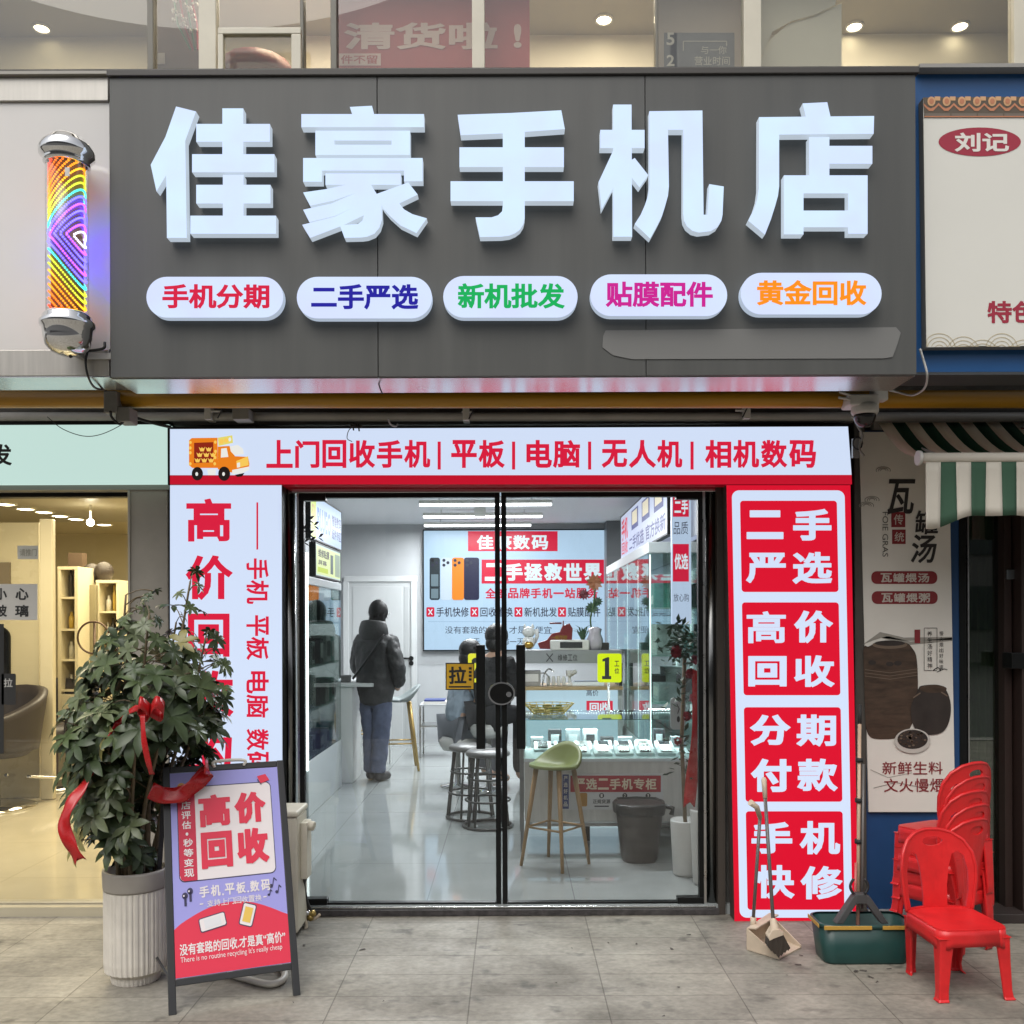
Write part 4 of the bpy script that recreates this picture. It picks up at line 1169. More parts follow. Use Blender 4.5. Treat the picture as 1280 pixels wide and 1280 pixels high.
# ------------------------------------------------------------------ left wall: cabinet, lightboxes, counter
CABX = -1.58
cbm = M('cabinet_laminate', (.46, .50, .50), .35)
cab = thing('display_cabinet', 'tall grey display cabinet with lit edge along the left shop wall', 'cabinet', (-1.8, 2.6, FZ))
CGL = GLASS('cabinet_glass', (.82, .90, .88), .08)
b = B(); b.box(LX + .01, CABX, 2.32, 3.75, FZ + .001, .48, cbm); b.box(LX + .01, CABX, 2.32, 3.75, 1.86, 1.92, cbm); b.box(LX + .005, LX + .04, 2.32, 3.75, .48, 1.86, M('cabinet_back', (.25, .27, .27), .4)); b.build('carcass', cab, bevel=.003)
for z in (.85, 1.2, 1.55):
    b = B(); b.box(LX + .045, CABX - .02, 2.34, 3.73, z, z + .018, M('glass_shelf', (.4, .5, .48), .1)); b.build('shelf', cab)
b = B(); b.box(CABX - .012, CABX - .004, 2.335, 3.74, .485, 1.855, GLASS('cabinet_front_glass', (.62, .68, .66), .05)); b.build('glass_front', cab)
b = B(); b.box(CABX - .018, CABX + .006, 2.26, 2.30, .42, 2.1, M('cabinet_led', (.8, .8, .8), emit=(.85, 1, .97, 1), es=2.6)); b.build('light_strip', cab)
b = B(); b.box(LX + .01, CABX - .02, 2.27, 2.29, .06, 2.1, cbm); b.build('glass_side', cab)
gc = [(.05, .25, .2), (.4, .42, .42), (.03, .03, .035), (.5, .5, .48), (.08, .3, .25)]
k = 0
nm_l = ['boxed', 'bagged']
for z in (.868, 1.218, 1.568, .49):
    for yy_ in (2.38, 2.7, 3.02, 3.3, 3.52):
        w, h, dpt = random.uniform(.1, .2), random.uniform(.12, .28), .14
        bb = B(); bb.box(CABX - .05 - dpt, CABX - .05, yy_, yy_ + w, z + .0015, z + h, M('goods_card_%d' % k, gc[k % 5], .5, noise=.3, nscale=12) if k < 5 else gm_[k % 5])
        bb.box(CABX - .0495, CABX - .046, yy_ + w * .15, yy_ + w * .85, z + h * .2, z + h * .8, PAP if k % 2 else INK)
        if k == 0: gm_ = []
        if k < 5: gm_.append(bb.mats[0])
        bb.build('boxed_goods', label='%s box, %s of left cabinet, %s' % (('dark green', 'grey', 'black', 'pale', 'sea green')[k % 5], {.868: 'second lowest shelf', 1.218: 'middle shelf', 1.568: 'top shelf', .49: 'bottom board'}[z], {2.38: 'nearest the door', 2.7: 'second from the door', 3.02: 'halfway along', 3.3: 'second from the far end', 3.52: 'at the far end'}[yy_]), cat='goods', group='boxed goods in the left cabinet', bevel=.004)
        k += 1
# wall lightboxes above the cabinet, facing into the shop
def sidebox(name, label, X, y0, y1, z0, z1, face, draw, sgn=1, cat='lightbox'):
    t = thing(name, label, cat, (X, (y0 + y1) / 2, z0))
    b = B(); b.box(X - .05 * sgn, X, y0, y1, z0, z1, face); b.build('face_panel', t)
    b = B(); e = .012
    for a in ((y0 - e, y1 + e, z1, z1 + e), (y0 - e, y1 + e, z0 - e, z0), (y0 - e, y0, z0, z1), (y1, y1 + e, z0, z1)):
        b.box(X - .05 * sgn, X + .004 * sgn, a[0], a[1], a[2], a[3], BLACK)
    b.build('frame', t)
    b = B()
    # 2-D: x from 0..1 left to right as seen, y from 0 top to 1 bottom
    fn = (lambda x, y: Vector((X, y0 + x * (y1 - y0), z1 - y * (z1 - z0)))) if sgn > 0 else (lambda x, y: Vector((X, y1 - x * (y1 - y0), z1 - y * (z1 - z0))))
    draw(Sheet(b, fn, (sgn, 0, 0), .002)); b.build('print', t)
    return t
BLU, NAVY = LIT('print_blue', 60, 110, 210), LIT('print_navy', 40, 56, 130)
YG = LIT('print_lime', 190, 214, 60)
def dr1(s):
    s.rect(.01, 0, .16, 1, YG, 1); s.text('配件', .03, .2, .14, .8, LIT('print_amber', 190, 150, 60), .02, 2)
    s.text('BLUEO', .19, .22, .62, .78, BLU, .03, 1); s.text('智能数码', .66, .2, .98, .5, NAVY, .03, 1); s.text('配件专区', .66, .55, .98, .82, NAVY, .03, 1)
sidebox('wall_lightbox', 'white lightbox with blue lettering high on the left shop wall', CABX, 2.42, 3.76, 2.235, 2.58, LIT('left_box_face', 176, 200, 232), dr1)
def dr2(s):
    s.rect(.03, .05, .97, .95, LIT('lime_pale', 222, 236, 170), 1); s.text('维修贴膜', .08, .12, .5, .4, INK, .03, 2); s.text('屏幕', .08, .48, .4, .64, INK, .02, 2)
    s.rect(.06, .72, .45, .88, YG, 2); s.rect(.55, .2, .66, .85, LIT('print_grey', 90, 110, 110), 2); s.rr(.74, .12, .95, .9, .03, LIT('print_green_grey', 150, 170, 150), 2)
sidebox('wall_lightbox', 'pale lime poster lightbox under the blue lettered one', CABX + .002, 2.60, 3.70, 1.945, 2.2, LIT('left_box_face_pale', 200, 222, 214), dr2)
def dr1b(s):
    s.rect(.05, .05, .95, .95, YG, 1); s.text('配', .25, .1, .75, .3, LIT('print_amber', 190, 150, 60), .02, 2); s.text('件', .25, .35, .75, .55, LIT('print_amber', 190, 150, 60), .02, 2)
wp = thing('white_counter', 'white panel sided counter beside the standing person', 'counter', (-1.45, 4.3, FZ))
b = B(); a = P(425, 853, 3.9); c = P(441, 978, 3.9)
cm_ = M('white_laminate', (.58, .60, .59), .3)
b.box(a.x, c.x, 3.9, 4.4, FZ + .001, .955, cm_); b.build('end_panel', wp, bevel=.003)
b = B(); b.box(a.x - .06, c.x + .2, 3.88, 5.2, .956, .99, cm_); b.build('worktop', wp, bevel=.003)
b = B(); b.box(a.x + .3, c.x + .2, 5.1, 5.18, FZ + .001, .955, cm_); b.build('end_panel', wp)
bb = B(); q = P(424, 850, 4.0); bb.box(q.x, q.x + .1, 4.0, 4.1, .991, 1.06, M('card_reader_grey', (.1, .1, .1), .4)); bb.build('card_reader', label='small dark card reader on the white counter corner', cat='card reader', bevel=.01)

# ------------------------------------------------------------------ right wall: mirror cabinet, lightboxes
rc_ = thing('glass_cabinet', 'tall mirrored glass cabinet with vertical light strips on the right wall', 'cabinet', (1.2, 3.0, FZ))
b = B(); b.box(RX - .03, RX - .004, 1.6, 6.3, FZ + .4, 2.2, M('mirror_back', (.55, .6, .62), .04, 1.0)); b.build('mirror_back', rc_)
b = B(); b.box(1.0, RX - .035, 1.9, 5.0, FZ + .001, .62, cbm); b.box(1.0, RX - .035, 1.9, 5.0, 2.06, 2.14, cbm); b.build('carcass', rc_, bevel=.003)
b = B(); b.box(1.0, 1.008, 1.92, 4.98, .625, 2.055, CGL); b.box(1.012, RX - .036, 1.905, 1.912, .625, 2.055, CGL); b.build('glass_front', rc_)
b = B()
for yy_ in (1.93, 2.6, 3.3, 4.1, 4.9): b.box(1.012, 1.02, yy_, yy_ + .012, .63, 2.05, M('right_cabinet_led', (.8, .8, .8), emit=(.85, 1, .98, 1), es=1.8) if yy_ < 2 else b.mats[0])
b.build('light_strip', rc_)
for z in (.95, 1.3, 1.65):
    b = B(); b.box(1.03, RX - .04, 1.95, 4.95, z, z + .012, M('glass_shelf_green', (.35, .5, .46), .1)); b.build('shelf', rc_)
for j in range(9):
    z = (.963, 1.313, 1.663)[j % 3]; yy_ = 2.1 + (j // 3) * .9 + .1 * (j % 3)
    bb = B(); bb.box(1.1, 1.3, yy_, yy_ + .3, z, z + random.uniform(.12, .24), gm_[(j * 2 + 1) % 5]); bb.box(1.098, 1.0995, yy_ + .05, yy_ + .25, z + .03, z + .1, PAP)
    bb.build('boxed_goods', label='box on the %s shelf of the right cabinet, %s' % (('lowest', 'middle', 'highest')[j % 3], ('nearest the door', 'halfway along', 'at the far end')[j // 3]), cat='goods', group='boxed goods in the right cabinet', bevel=.004)
def dr3(s):
    s.text('手机', .03, .08, .2, .6, RED_TXT, .03, 1); s.text('回收', .03, .62, .2, .92, RED_TXT, .02, 1)
    for k_ in range(3): s.rect(.3 + k_ * .24, .08, .46 + k_ * .24, .5, NAVY, 1); s.rect(.32 + k_ * .24, .12, .44 + k_ * .24, .4, LIT('print_cream', 220, 210, 180), 2)
    s.text('二手优选', .24, .62, .58, .92, NAVY, .02, 1); s.text('官方换新', .62, .62, .97, .92, NAVY, .02, 1)
sidebox('wall_lightbox', 'white lightbox with red and navy print high on the right shop wall', 1.18, 2.15, 5.2, 2.23, 2.68, LIT('right_box_face', 190, 200, 226), dr3, -1)
fb = thing('front_lightbox', 'narrow lightbox with red square beside the right glass cabinet', 'lightbox', P(851, 732, 1.3))
b = B(); b.pbox(840, 612, 864, 780, 1.3, .05, LIT('narrow_box_face', 180, 200, 224)); b.build('face_panel', fb)
b = B(); sh = Sheet(b, lambda x, y: P(x, y, 1.3), step=.0015)
sh.rect(841, 620, 861, 646, IR, 1); sh.text('二手', 843, 624, 860, 643, IW, .03, 2); sh.text('品质', 842, 652, 860, 668, ID, 0, 1)
sh.rect(841, 680, 861, 727, IR, 1); sh.text('优选', 843, 692, 860, 712, IW, .03, 2); sh.text('放心购', 842, 742, 861, 752, ID, 0, 1); b.build('print', fb)

# ------------------------------------------------------------------ glass display counter
CY = 1.2
dc = thing('display_counter', 'glass topped phone display counter with pale wood front inside the right door', 'counter', P(765, 1060, CY))
L_, R_ = P(656, 950, CY).x, P(876, 950, CY).x
Zt, Zs, Zb = P(760, 899, CY).z, P(760, 952, CY).z, P(760, 1027, CY).z
PW = M('pale_wood_grain', (.52, .52, .49), .4, noise=.12, nscale=4, stretch=(6, 1, .6))
b = B(); b.box(L_, R_, CY, CY + .02, Zb, Zs, PW); b.box(L_, L_ + .02, CY + .021, CY + .62, Zb, Zs, PW); b.box(R_ - .02, R_, CY + .021, CY + .62, Zb, Zs, PW); b.build('front_panel', dc, bevel=.002)
b = B(); b.box(L_ - .012, R_, CY - .008, CY + .64, Zs + .001, Zs + .02, M('lit_shelf', (.62, .68, .70), .25)); b.build('shelf', dc)
b = B(); b.box(L_ - .03, L_ - .006, CY - .01, CY + .02, FZ + .001, Zt - .003, M('grey_counter_edge', (.15, .16, .16), .35)); b.box(L_ - .03, L_ - .006, CY + .6, CY + .63, FZ + .001, Zt - .003, b.mats[0]); b.box(R_ - .03, R_, CY + .02, CY + .05, FZ + .001, Zb - .001, b.mats[0])
b.box(L_ + .05, L_ + .42, CY + .3, CY + .33, FZ + .14, FZ + .17, BLACK); b.box(L_ + .42, L_ + .45, CY + .3, CY + .33, FZ + .001, FZ + .3, BLACK); b.build('leg_frame', dc)
b = B(); b.box(L_ - .004, R_, CY, CY + .006, Zs + .021, Zt, CGL); b.box(L_ - .004, R_, CY + .007, CY + .64, Zt - .006, Zt, CGL); b.box(L_ - .004, L_ + .002, CY + .007, CY + .64, Zs + .021, Zt - .007, CGL); b.build('glass', dc)
b = B()
LEDW = M('led_strip', (.8, .8, .8), emit=(.9, .98, 1, 1), es=5)
for i in range(60): b.box(L_ + .02 + i * (R_ - L_ - .04) / 60, L_ + .028 + i * (R_ - L_ - .04) / 60, CY + .6, CY + .606, Zt - .02, Zt - .012, LEDW)
b.build('light_strip', dc)
area_light('case_glow', ((L_ + R_) / 2, CY + .5, Zt - .02), (rad(20), 0, 0), R_ - L_ - .1, .03, 15, (.88, .97, 1), dc)
b = B(); b.box(L_ + .02, R_ - .02, CY + .025, CY + .6, FZ + .16, FZ + .18, M('counter_bottom_board', (.3, .3, .29), .4)); b.build('bottom_board', dc)
# trays of phones
n_ = 0
TRW = M('tray_white', (.62, .66, .68), .4); PHB = M('phone_glass', (.03, .035, .04), .12)
for row, yy_ in enumerate((CY + .10, CY + .32)):
    for i in range(8):
        x = L_ + .04 + i * .142 + row * .03
        if row == 0 and i < 1: continue
        if x > R_ - .16: continue
        t = thing('phone_tray', 'white phone tray in %s row of the lit counter, %s from left' % (('front', 'rear')[row], ('first', 'second', 'third', 'fourth', 'fifth', 'sixth', 'seventh', 'eighth')[i]), 'phone tray', (x, yy_, Zs + .021), 'phone trays in the display counter')
        b = B(); b.hexa([(x, yy_, Zs + .021), (x + .12, yy_, Zs + .021), (x + .12, yy_ + .17, Zs + .021), (x, yy_ + .17, Zs + .021)],
                        [(x, yy_, Zs + .04), (x + .12, yy_, Zs + .04), (x + .12, yy_ + .17, Zs + .075), (x, yy_ + .17, Zs + .075)], TRW); b.build('tray', t, bevel=.003)
        f = lambda u, v: Vector((x + u * .12, yy_ + v * .17, Zs + .0415 + v * .035))
        b = B(); b.hexa([f(.2, .12), f(.8, .12), f(.8, .88), f(.2, .88)], [f(.2, .12) + Vector((0, 0, .008)), f(.8, .12) + Vector((0, 0, .008)), f(.8, .88) + Vector((0, 0, .008)), f(.2, .88) + Vector((0, 0, .008))], PHB if (i + row) % 3 else ALU); b.build('phone', t, bevel=.002)
# sealed phone boxes stacked on the riser at the back of the case
BXM = [M('phone_box_white', (.60, .63, .65), .4), M('phone_box_grey', (.30, .33, .35), .4), M('phone_box_black', (.03, .03, .035), .4)]
rs_b = random.Random(21)
for i in range(9):
    x = L_ + .05 + i * .125; h = rs_b.choice((.05, .075, .1, .13)); w = rs_b.uniform(.075, .105)
    bb = B(); bb.box(x, x + w, CY + .52, CY + .60, Zs + .021, Zs + .021 + h, BXM[(i * 2) % 3])
    bb.box(x + w * .2, x + w * .8, CY + .5185, CY + .5198, Zs + .021 + h * .25, Zs + .021 + h * .75, BXM[2] if (i * 2) % 3 == 0 else BXM[0])
    bb.build('phone_box', label='sealed phone box at the back of the lit counter, %s from left' % ('first', 'second', 'third', 'fourth', 'fifth', 'sixth', 'seventh', 'eighth', 'ninth')[i], cat='box', group='phone boxes in the display counter', bevel=.002)
# poster on the counter front
cpz = thing('counter_poster', 'red headed used phone poster on the front of the display counter', 'poster', P(766, 1012, CY - .01))
b = B(); b.pbox(702, 967, 829, 1012, CY - .008, .007, M('poster_white_board', (.55, .56, .56), .4)); b.build('board', cpz)
b = B(); sh = Sheet(b, lambda x, y: P(x, y, CY - .0082))
PR, PN = M('poster_print_red', (.36, .02, .03), .4), M('poster_print_navy', (.04, .06, .2), .4)
sh.rect(703, 968, 711, 1011, PN, 1)
for k_ in range(5): sh.text('严选好机品'[k_], 704.5, 970 + k_ * 8, 709.5, 976 + k_ * 8, PAP, .02, 2)
sh.rect(713, 969.5, 826, 990, PR, 1); sh.text('严选二手机专柜', 717, 973, 821, 987, M('poster_print_cream', (.7, .6, .45), .4), .03, 2, split=True)
for k_, (x, t) in enumerate(((752, '正规货源'), (781, '品质保障'), (810, '售后无忧'))):
    sh.ell(x, 994.5, 3.2, 3.2, INK, 1, 14); sh.text('123'[k_], x - 1.2, 992.5, x + 1.2, 996.5, PAP, .02, 2); sh.text(t, x - 11, 999, x + 11, 1004.5, INK, .02, 1); sh.rect(x - 9, 1007, x + 9, 1008.5, INK, 1)
sh.rr(724, 991, 734, 1008, 2, M('poster_print_amber', (.4, .2, .03), .4), 1)
b.build('print', cpz)

# ------------------------------------------------------------------ workbench behind the counter
WY = 3.3
wb_ = thing('repair_bench', 'repair workbench with grey overhead shelf board marked for repairs', 'workbench', P(710, 900, WY))
z1, z2, z3 = P(710, 813, WY).z, P(710, 829, WY).z, P(710, 858, WY).z
XL, XR = P(652, 820, WY).x, P(778, 820, WY).x
b = B(); b.box(XL, XR, WY, WY + .35, z2, z1, M('grey_shelf_board', (.26, .27, .27), .5)); b.build('shelf', wb_, bevel=.003)
b = B(); b.box(XL, XR, WY - .05, WY + .5, z3 - .03, z3, M('oak_top', (.34, .24, .11), .45, noise=.15, nscale=5, stretch=(1, 6, 1))); b.build('worktop', wb_, bevel=.003)
b = B(); b.box(XL, XL + .03, WY, WY + .35, z3 + .001, z2 - .001, BLACK); b.box(XR - .03, XR, WY, WY + .35, z3 + .001, z2 - .001, BLACK); b.box(XL, XL + .04, WY, WY + .45, FZ + .001, z3 - .031, cbm); b.box(XR - .04, XR, WY, WY + .45, FZ + .001, z3 - .031, cbm); b.build('upright', wb_)
b = B(); b.box(XL + .041, XR - .041, WY + .02, WY + .04, .3, z3 - .035, LIT('bench_front_face', 176, 206, 220)); b.build('lit_front', wb_)
b = B(); sh = Sheet(b, lambda x, y: P(x, y, WY)); DT = M('dark_lettering', (.05, .05, .05), .5)
sh.text('维修工位', 697, 818, 722, 826, DT, .02, 1, split=True); sh.line([(683, 817), (691, 827)], 1.4, DT, 1); sh.line([(691, 817), (683, 827)], 1.4, DT, 1)
b.build('lettering', wb_)
b = B(); sh2 = Sheet(b, lambda x, y: P(x, y, WY + .02)); sh2.rect(733, 876, 766, 892, IR, 1); sh2.text('回收', 737, 878, 762, 890, IW, .03, 2); sh2.rect(790, 876, 802, 890, IR, 1)
sh2.text('高价', 733, 862, 748, 870, ID, .01, 1); b.build('lettering', wb_)
# station signs
def station(px0, px1, num, lb):
    t = thing('station_sign', lb, 'sign', P((px0 + px1) / 2, 855, 2.9))
    b = B(); b.slab([rr_pts(px0, 817, px1, 853, 3)], lambda x, y: P(x, y, 2.9), (0, .02, 0), LIT('lime_sign_face', 214, 236, 20) if num == '1' else LIT('lime_sign_pale', 226, 226, 60)); b.build('board', t)
    b = B(); sh = Sheet(b, lambda x, y: P(x, y, 2.9)); (sh.poly([(px0 + 6, 824), (px0 + 12, 821.5), (px0 + 14.5, 821.5), (px0 + 14.5, 845), (px0 + 17, 845), (px0 + 17, 849), (px0 + 5.5, 849), (px0 + 5.5, 845), (px0 + 9, 845), (px0 + 9, 826.5), (px0 + 6, 827)], INK, 1) if num == '1' else sh.text(num, px0 + 4, 822, px0 + 16, 848, INK, .05, 1)); sh.text('工', px0 + 21, 826, px0 + 27, 833, INK, .02, 1); sh.text('位', px0 + 21, 835, px0 + 27, 842, INK, .02, 1); b.build('lettering', t)
    b = B(); b.box(P(px0 + 14, 850, 2.92).x - .01, P(px0 + 14, 850, 2.92).x + .01, 2.925, 2.94, P(640, 862, 2.9).z - .25, P(640, 850, 2.92).z, ALU); b.build('post', t)
station(747, 777, '1', 'lime station sign with a black figure one over the workbench')
station(585, 600.5, '2', 'pale yellow station sign half hidden behind the yellow door sticker')

# things on the shelf board
def on(px): return P(px, 813, WY + .12)
def zat(py, y=WY + .12): return P(700, py, y).z
lc = thing('lucky_cat', 'white beckoning cat figurine holding gold on the grey shelf board', 'figurine', on(662))
q = on(661); CW = M('cat_glaze', (.7, .7, .68), .2); GOLDM = M('gold_glaze', (.5, .3, .06), .25, .6)
b = B(); b.ball((q.x, q.y, zat(803)), .058, CW, 12, (1, .9, 1.1)); b.ball((q.x, q.y - .01, zat(790)), .052, CW, 12, (1.1, .9, .95))
for s_ in (-1, 1): b.lathe((q.x + s_ * .034, q.y, zat(785)), [(.02, 0), (.012, .02), (.001, .04)], CW, 8)
b.tube([(q.x + .05, q.y, zat(803)), (q.x + .075, q.y - .02, zat(795)), (q.x + .07, q.y - .02, zat(786))], .017, CW, 8); b.build('body', lc)
b = B(); b.ball((q.x, q.y - .045, zat(806)), .035, GOLDM, 10, (1.2, .6, .9)); b.build('gold_bib', lc)
so = thing('ship_model', 'dark red model sailing ship with gold script on the shelf board', 'ornament', on(695))
q = on(697); RS = M('red_lacquer', (.16, .02, .02), .35); 
b = B(); b.slab([[(675, 811), (672, 804), (684, 800), (690, 792), (700, 790), (703, 783), (712, 779), (716, 786), (715, 799), (712, 806), (706, 812)]], lambda x, y: P(x, y, WY + .1), (0, .08, 0), RS); b.build('hull', so, bevel=.004)
b = B(); Sheet(b, lambda x, y: P(x, y, WY + .1)).text('一帆风顺', 689, 794, 709, 800, GOLDM, .02, 1); b.build('lettering', so)
b = B(); b.tube([P(687, 779, WY + .13), P(702, 779, WY + .13)], .008, RS, 8); b.tube([P(704, 786, WY + .13), P(704, 776, WY + .13)], .006, RS, 8); b.build('mast', so)
lp = thing('label_printer', 'white label printer with dark slot on the shelf board', 'printer', on(716))
b = B(); b.pbox(688, 800, 737, 813, WY + .02, .2, WPLAST); b.build('casing', lp, bevel=.012)
b = B(); b.pbox(700, 802.5, 728, 810, WY + .016, .004, INK); b.build('slot', lp)
bag = thing('plastic_bag', 'crumpled lilac plastic bag beside the white printer', 'bag', on(744))
b = B(); q = on(744)
b.lathe((q.x, q.y, q.z), [(.06, 0), (.075, .05), (.07, .1), (.05, .15), (.06, .19), (.02, .21)], M('lilac_film', (.45, .42, .46), .25, bump=.8, bscale=18), 14, mod=lambda a: 1 + .16 * math.sin(a * 5)); b.build('film', bag)
b = B(); b.box(q.x + .03, q.x + .12, q.y - .05, q.y + .05, q.z + .001, q.z + .07, INK); b.build('black_box', label='small black box right of the lilac bag', cat='box', bevel=.006)
sp = thing('spiky_plant', 'small spiky leaved pot plant behind the printer', 'plant', on(728))
q = on(729); LEAFD = M('spiky_leaf', (.03, .08, .035), .5)
b = B(); b.lathe((q.x, q.y + .05, q.z), [(.035, 0), (.045, .07), (.04, .07)], M('dark_pot', (.05, .04, .035), .4), 12); b.build('pot', sp)
b = B()
for i in range(16):
    a = rad(i * 137.5); l_ = random.uniform(.12, .19); t0 = Vector((q.x, q.y + .05, q.z + .07)); d_ = Vector((math.cos(a), math.sin(a), 0)); sd = Vector((-d_.y, d_.x, 0)) * .008
    m1 = t0 + d_ * l_ * .4 + Vector((0, 0, l_ * .75)); e_ = t0 + d_ * l_ + Vector((0, 0, l_ * .9))
    b.add([t0 - sd, t0 + sd, m1 + sd, m1 - sd, e_], [(0, 1, 2, 3), (3, 2, 4)], LEAFD)
b.build('foliage', sp)
of = thing('orchid_spray', 'tall flower spray with orange bloom standing by the poster edge', 'flower', on(745))
b = B(); q = P(742, 800, WY + .3); b.tube(wave([q, P(738, 775, WY + .3), P(742, 755, WY + .3), P(744, 735, WY + .3)], 5), .008, M('stem_green', (.06, .12, .04), .5), 8); b.build('stem', of)
b = B()
for cx_, cy_, r_, mt in ((743, 728, 12, M('orange_petal', (.45, .18, .08), .5)), (730, 743, 8, M('maroon_petal', (.16, .02, .03), .5)), (740, 760, 9, LEAFD), (747, 752, 7, LEAFD)):
    for i in range(11):
        a = rad(i * 360 / 11); c0 = P(cx_, cy_, WY + .3); k_ = 8.3 / 1181
        e_ = c0 + Vector((math.cos(a), random.uniform(-.5, .5), math.sin(a))) * r_ * k_; sd = Vector((-math.sin(a), 0, math.cos(a))) * r_ * k_ * .2
        m_ = c0 + (e_ - c0) * .6
        b.add([c0, m_ + sd, e_, m_ - sd], [(0, 1, 2, 3)], mt)
b.build('bloom', of)
# bench clutter, one thing each
def clutter(px, py, kind, lb, cat):
    q = P(px, 857, WY + .1); q.z = z3
    b = B(); h = (857 - py) / 1181 * 8.4
    if kind == 'scope':
        b.lathe(q, [(.05, .001), (.05, .015), (.012, .02), (.012, h * .6), (.03, h * .62), (.03, h), (.001, h)], WPLAST, 14); b.tube([q + Vector((0, 0, h * .7)), q + Vector((.05, -.05, h * .95))], .02, WPLAST, 10)
    elif kind == 'lamp':
        b.tube(wave([q + Vector((0, 0, .001)), q + Vector((.02, 0, h * .7)), q + Vector((.06, 0, h)), q + Vector((.1, -.02, h * .85))], 5), .007, ALU, 8)
        b.tube([P(px + a_ * 1.0 * 0 + 9 * math.cos(a_ / 12 * 6.283), (py + 14) + 9 * math.sin(a_ / 12 * 6.283), WY + .08) for a_ in range(13)], .006, ALU, 6)
    elif kind == 'jars':
        for i in range(4): b.lathe(q + Vector((i * .045 - .06, 0, 0)), [(.018, .001), (.018, h * .8), (.012, h * .85), (.012, h)], WPLAST, 10)
    elif kind == 'box':
        b.box(q.x - .09, q.x + .09, q.y - .06, q.y + .06, z3 + .001, z3 + h, GBOX); b.box(q.x - .07, q.x + .07, q.y - .063, q.y - .0605, z3 + h * .3, z3 + h * .8, PAP)
    elif kind == 'pad':
        b.box(q.x - .14, q.x + .14, q.y - .05, q.y + .1, z3 + .001, z3 + h, M('lit_pad', (.7, .75, .8), .3)); b.box(q.x - .12, q.x + .12, q.y - .03, q.y + .08, z3 + h + .0005, z3 + h + .004, PHB)
    b.build(*({'scope': ('microscope',), 'lamp': ('ring_lamp',), 'jars': ('bottle_row',), 'box': ('tool_box',), 'pad': ('work_pad',)}[kind]), label=lb, cat=cat, bevel=.003)
clutter(663, 838, 'box', 'grey tool box at the left end of the workbench', 'tool box')
clutter(678, 836, 'lamp', 'wire ring lamp on the workbench under the shelf board', 'lamp')
clutter(694, 845, 'jars', 'row of small white bottles on the workbench', 'bottles')
clutter(712, 838, 'scope', 'small white microscope in the middle of the workbench', 'microscope')
clutter(735, 852, 'pad', 'flat pale work pad at the right end of the workbench', 'work pad')
# wire basket of golden boxes on the glass counter
wk = thing('wire_basket', 'yellow wire basket of small goods on the glass counter', 'basket', P(688, 898, CY + .4))
b = B(); q = P(686, 897, CY + .35); q.z = Zt + .004; YW = M('yellow_wire', (.42, .34, .08), .4)
for i in range(5):
    rr2 = .07 + i * .012; zz_ = q.z + i * .018
    b.tube([(q.x + rr2 * 1.5 * math.cos(a_ / 18 * 6.2832), q.y + rr2 * math.sin(a_ / 18 * 6.2832), zz_) for a_ in range(19)], .003, YW, 5, caps=False)
for a_ in range(18): b.tube([(q.x + .105 * math.cos(a_ / 18 * 6.2832), q.y + .07 * math.sin(a_ / 18 * 6.2832), q.z), (q.x + .177 * math.cos(a_ / 18 * 6.2832), q.y + .118 * math.sin(a_ / 18 * 6.2832), q.z + .075)], .003, YW, 5)
b.build('wire', wk)
b = B()
GWR, GNW = M('gold_wrap', (.4, .33, .1), .35), M('green_wrap', (.2, .26, .1), .4)
for i in range(22):
    c0 = Vector((q.x + random.uniform(-.11, .11), q.y + random.uniform(-.06, .06), q.z + random.uniform(.015, .06))); b.box(c0.x - .02, c0.x + .02, c0.y - .015, c0.y + .015, c0.z - .012, c0.z + .012, GWR if i % 3 else GNW)
b.build('goods', wk)

# ------------------------------------------------------------------ stools, bin
def bar_stool(name, label, shell, legs, group):
    t = thing(name, label, 'bar stool', (0, 0, 0), group)
    b = B()
    def sf_(u, v):
        a = 2 * math.pi * u; r = .205 * v
        bk = max(0.0, math.cos(a - math.pi / 2)) ** 1.3
        z = .70 + .02 * v ** 2 + bk * .15 * max(0, (v - .45) / .55) ** 1.3
        return (r * 1.03 * math.cos(a), r * .95 * math.sin(a) + (.02 * bk * v), z)
    b.grid(sf_, 40, 12, shell); b.build('seat_shell', t, solid=.022)
    for sx in (-1, 1):
        for sy in (-1, 1):
            b = B(); b.tube([(sx * .11, sy * .1, .70), (sx * .2, sy * .185, 0.001)], .018, legs, 12, rs=[.021, .013]); b.build('leg', t)
    b = B(); k_ = .16
    f = lambda sx, sy: (sx * .165, sy * .155, .28)
    cs = [f(-1, -1), f(1, -1), f(1, 1), f(-1, 1), f(-1, -1)]
    for a_, c_ in zip(cs, cs[1:]): b.tube([a_, c_], .008, legs, 8)
    b.build('footrest', t)
    return t
WOODL = M('stool_wood', (.30, .19, .085), .5, noise=.15, nscale=6, stretch=(1, 1, .2))
s1 = bar_stool('bar_stool', 'olive green bar stool on wooden legs in front of the display counter', M('olive_shell', (.15, .18, .045), .45), WOODL, 'bar stools in the phone shop')
s1.location = (P(694, 1080, .86).x, .86, FZ); s1.rotation_euler = (0, 0, rad(-38)); s1.scale = (.78, .78, .86)
GOLDL = M('brass_leg', (.36, .24, .07), .35, .5)
s2 = bar_stool('bar_stool', 'grey bar stool on brass legs behind the standing person', M('grey_shell', (.22, .25, .25), .5), GOLDL, 'bar stools in the phone shop')
s2.location = (P(497, 985, 4.6).x, 4.75, FZ); s2.rotation_euler = (0, 0, rad(-80))
s3 = dup(s2, (P(440, 985, 5.3).x, 5.6, FZ), rad(100), 'grey bar stool on brass legs half hidden left of the person')
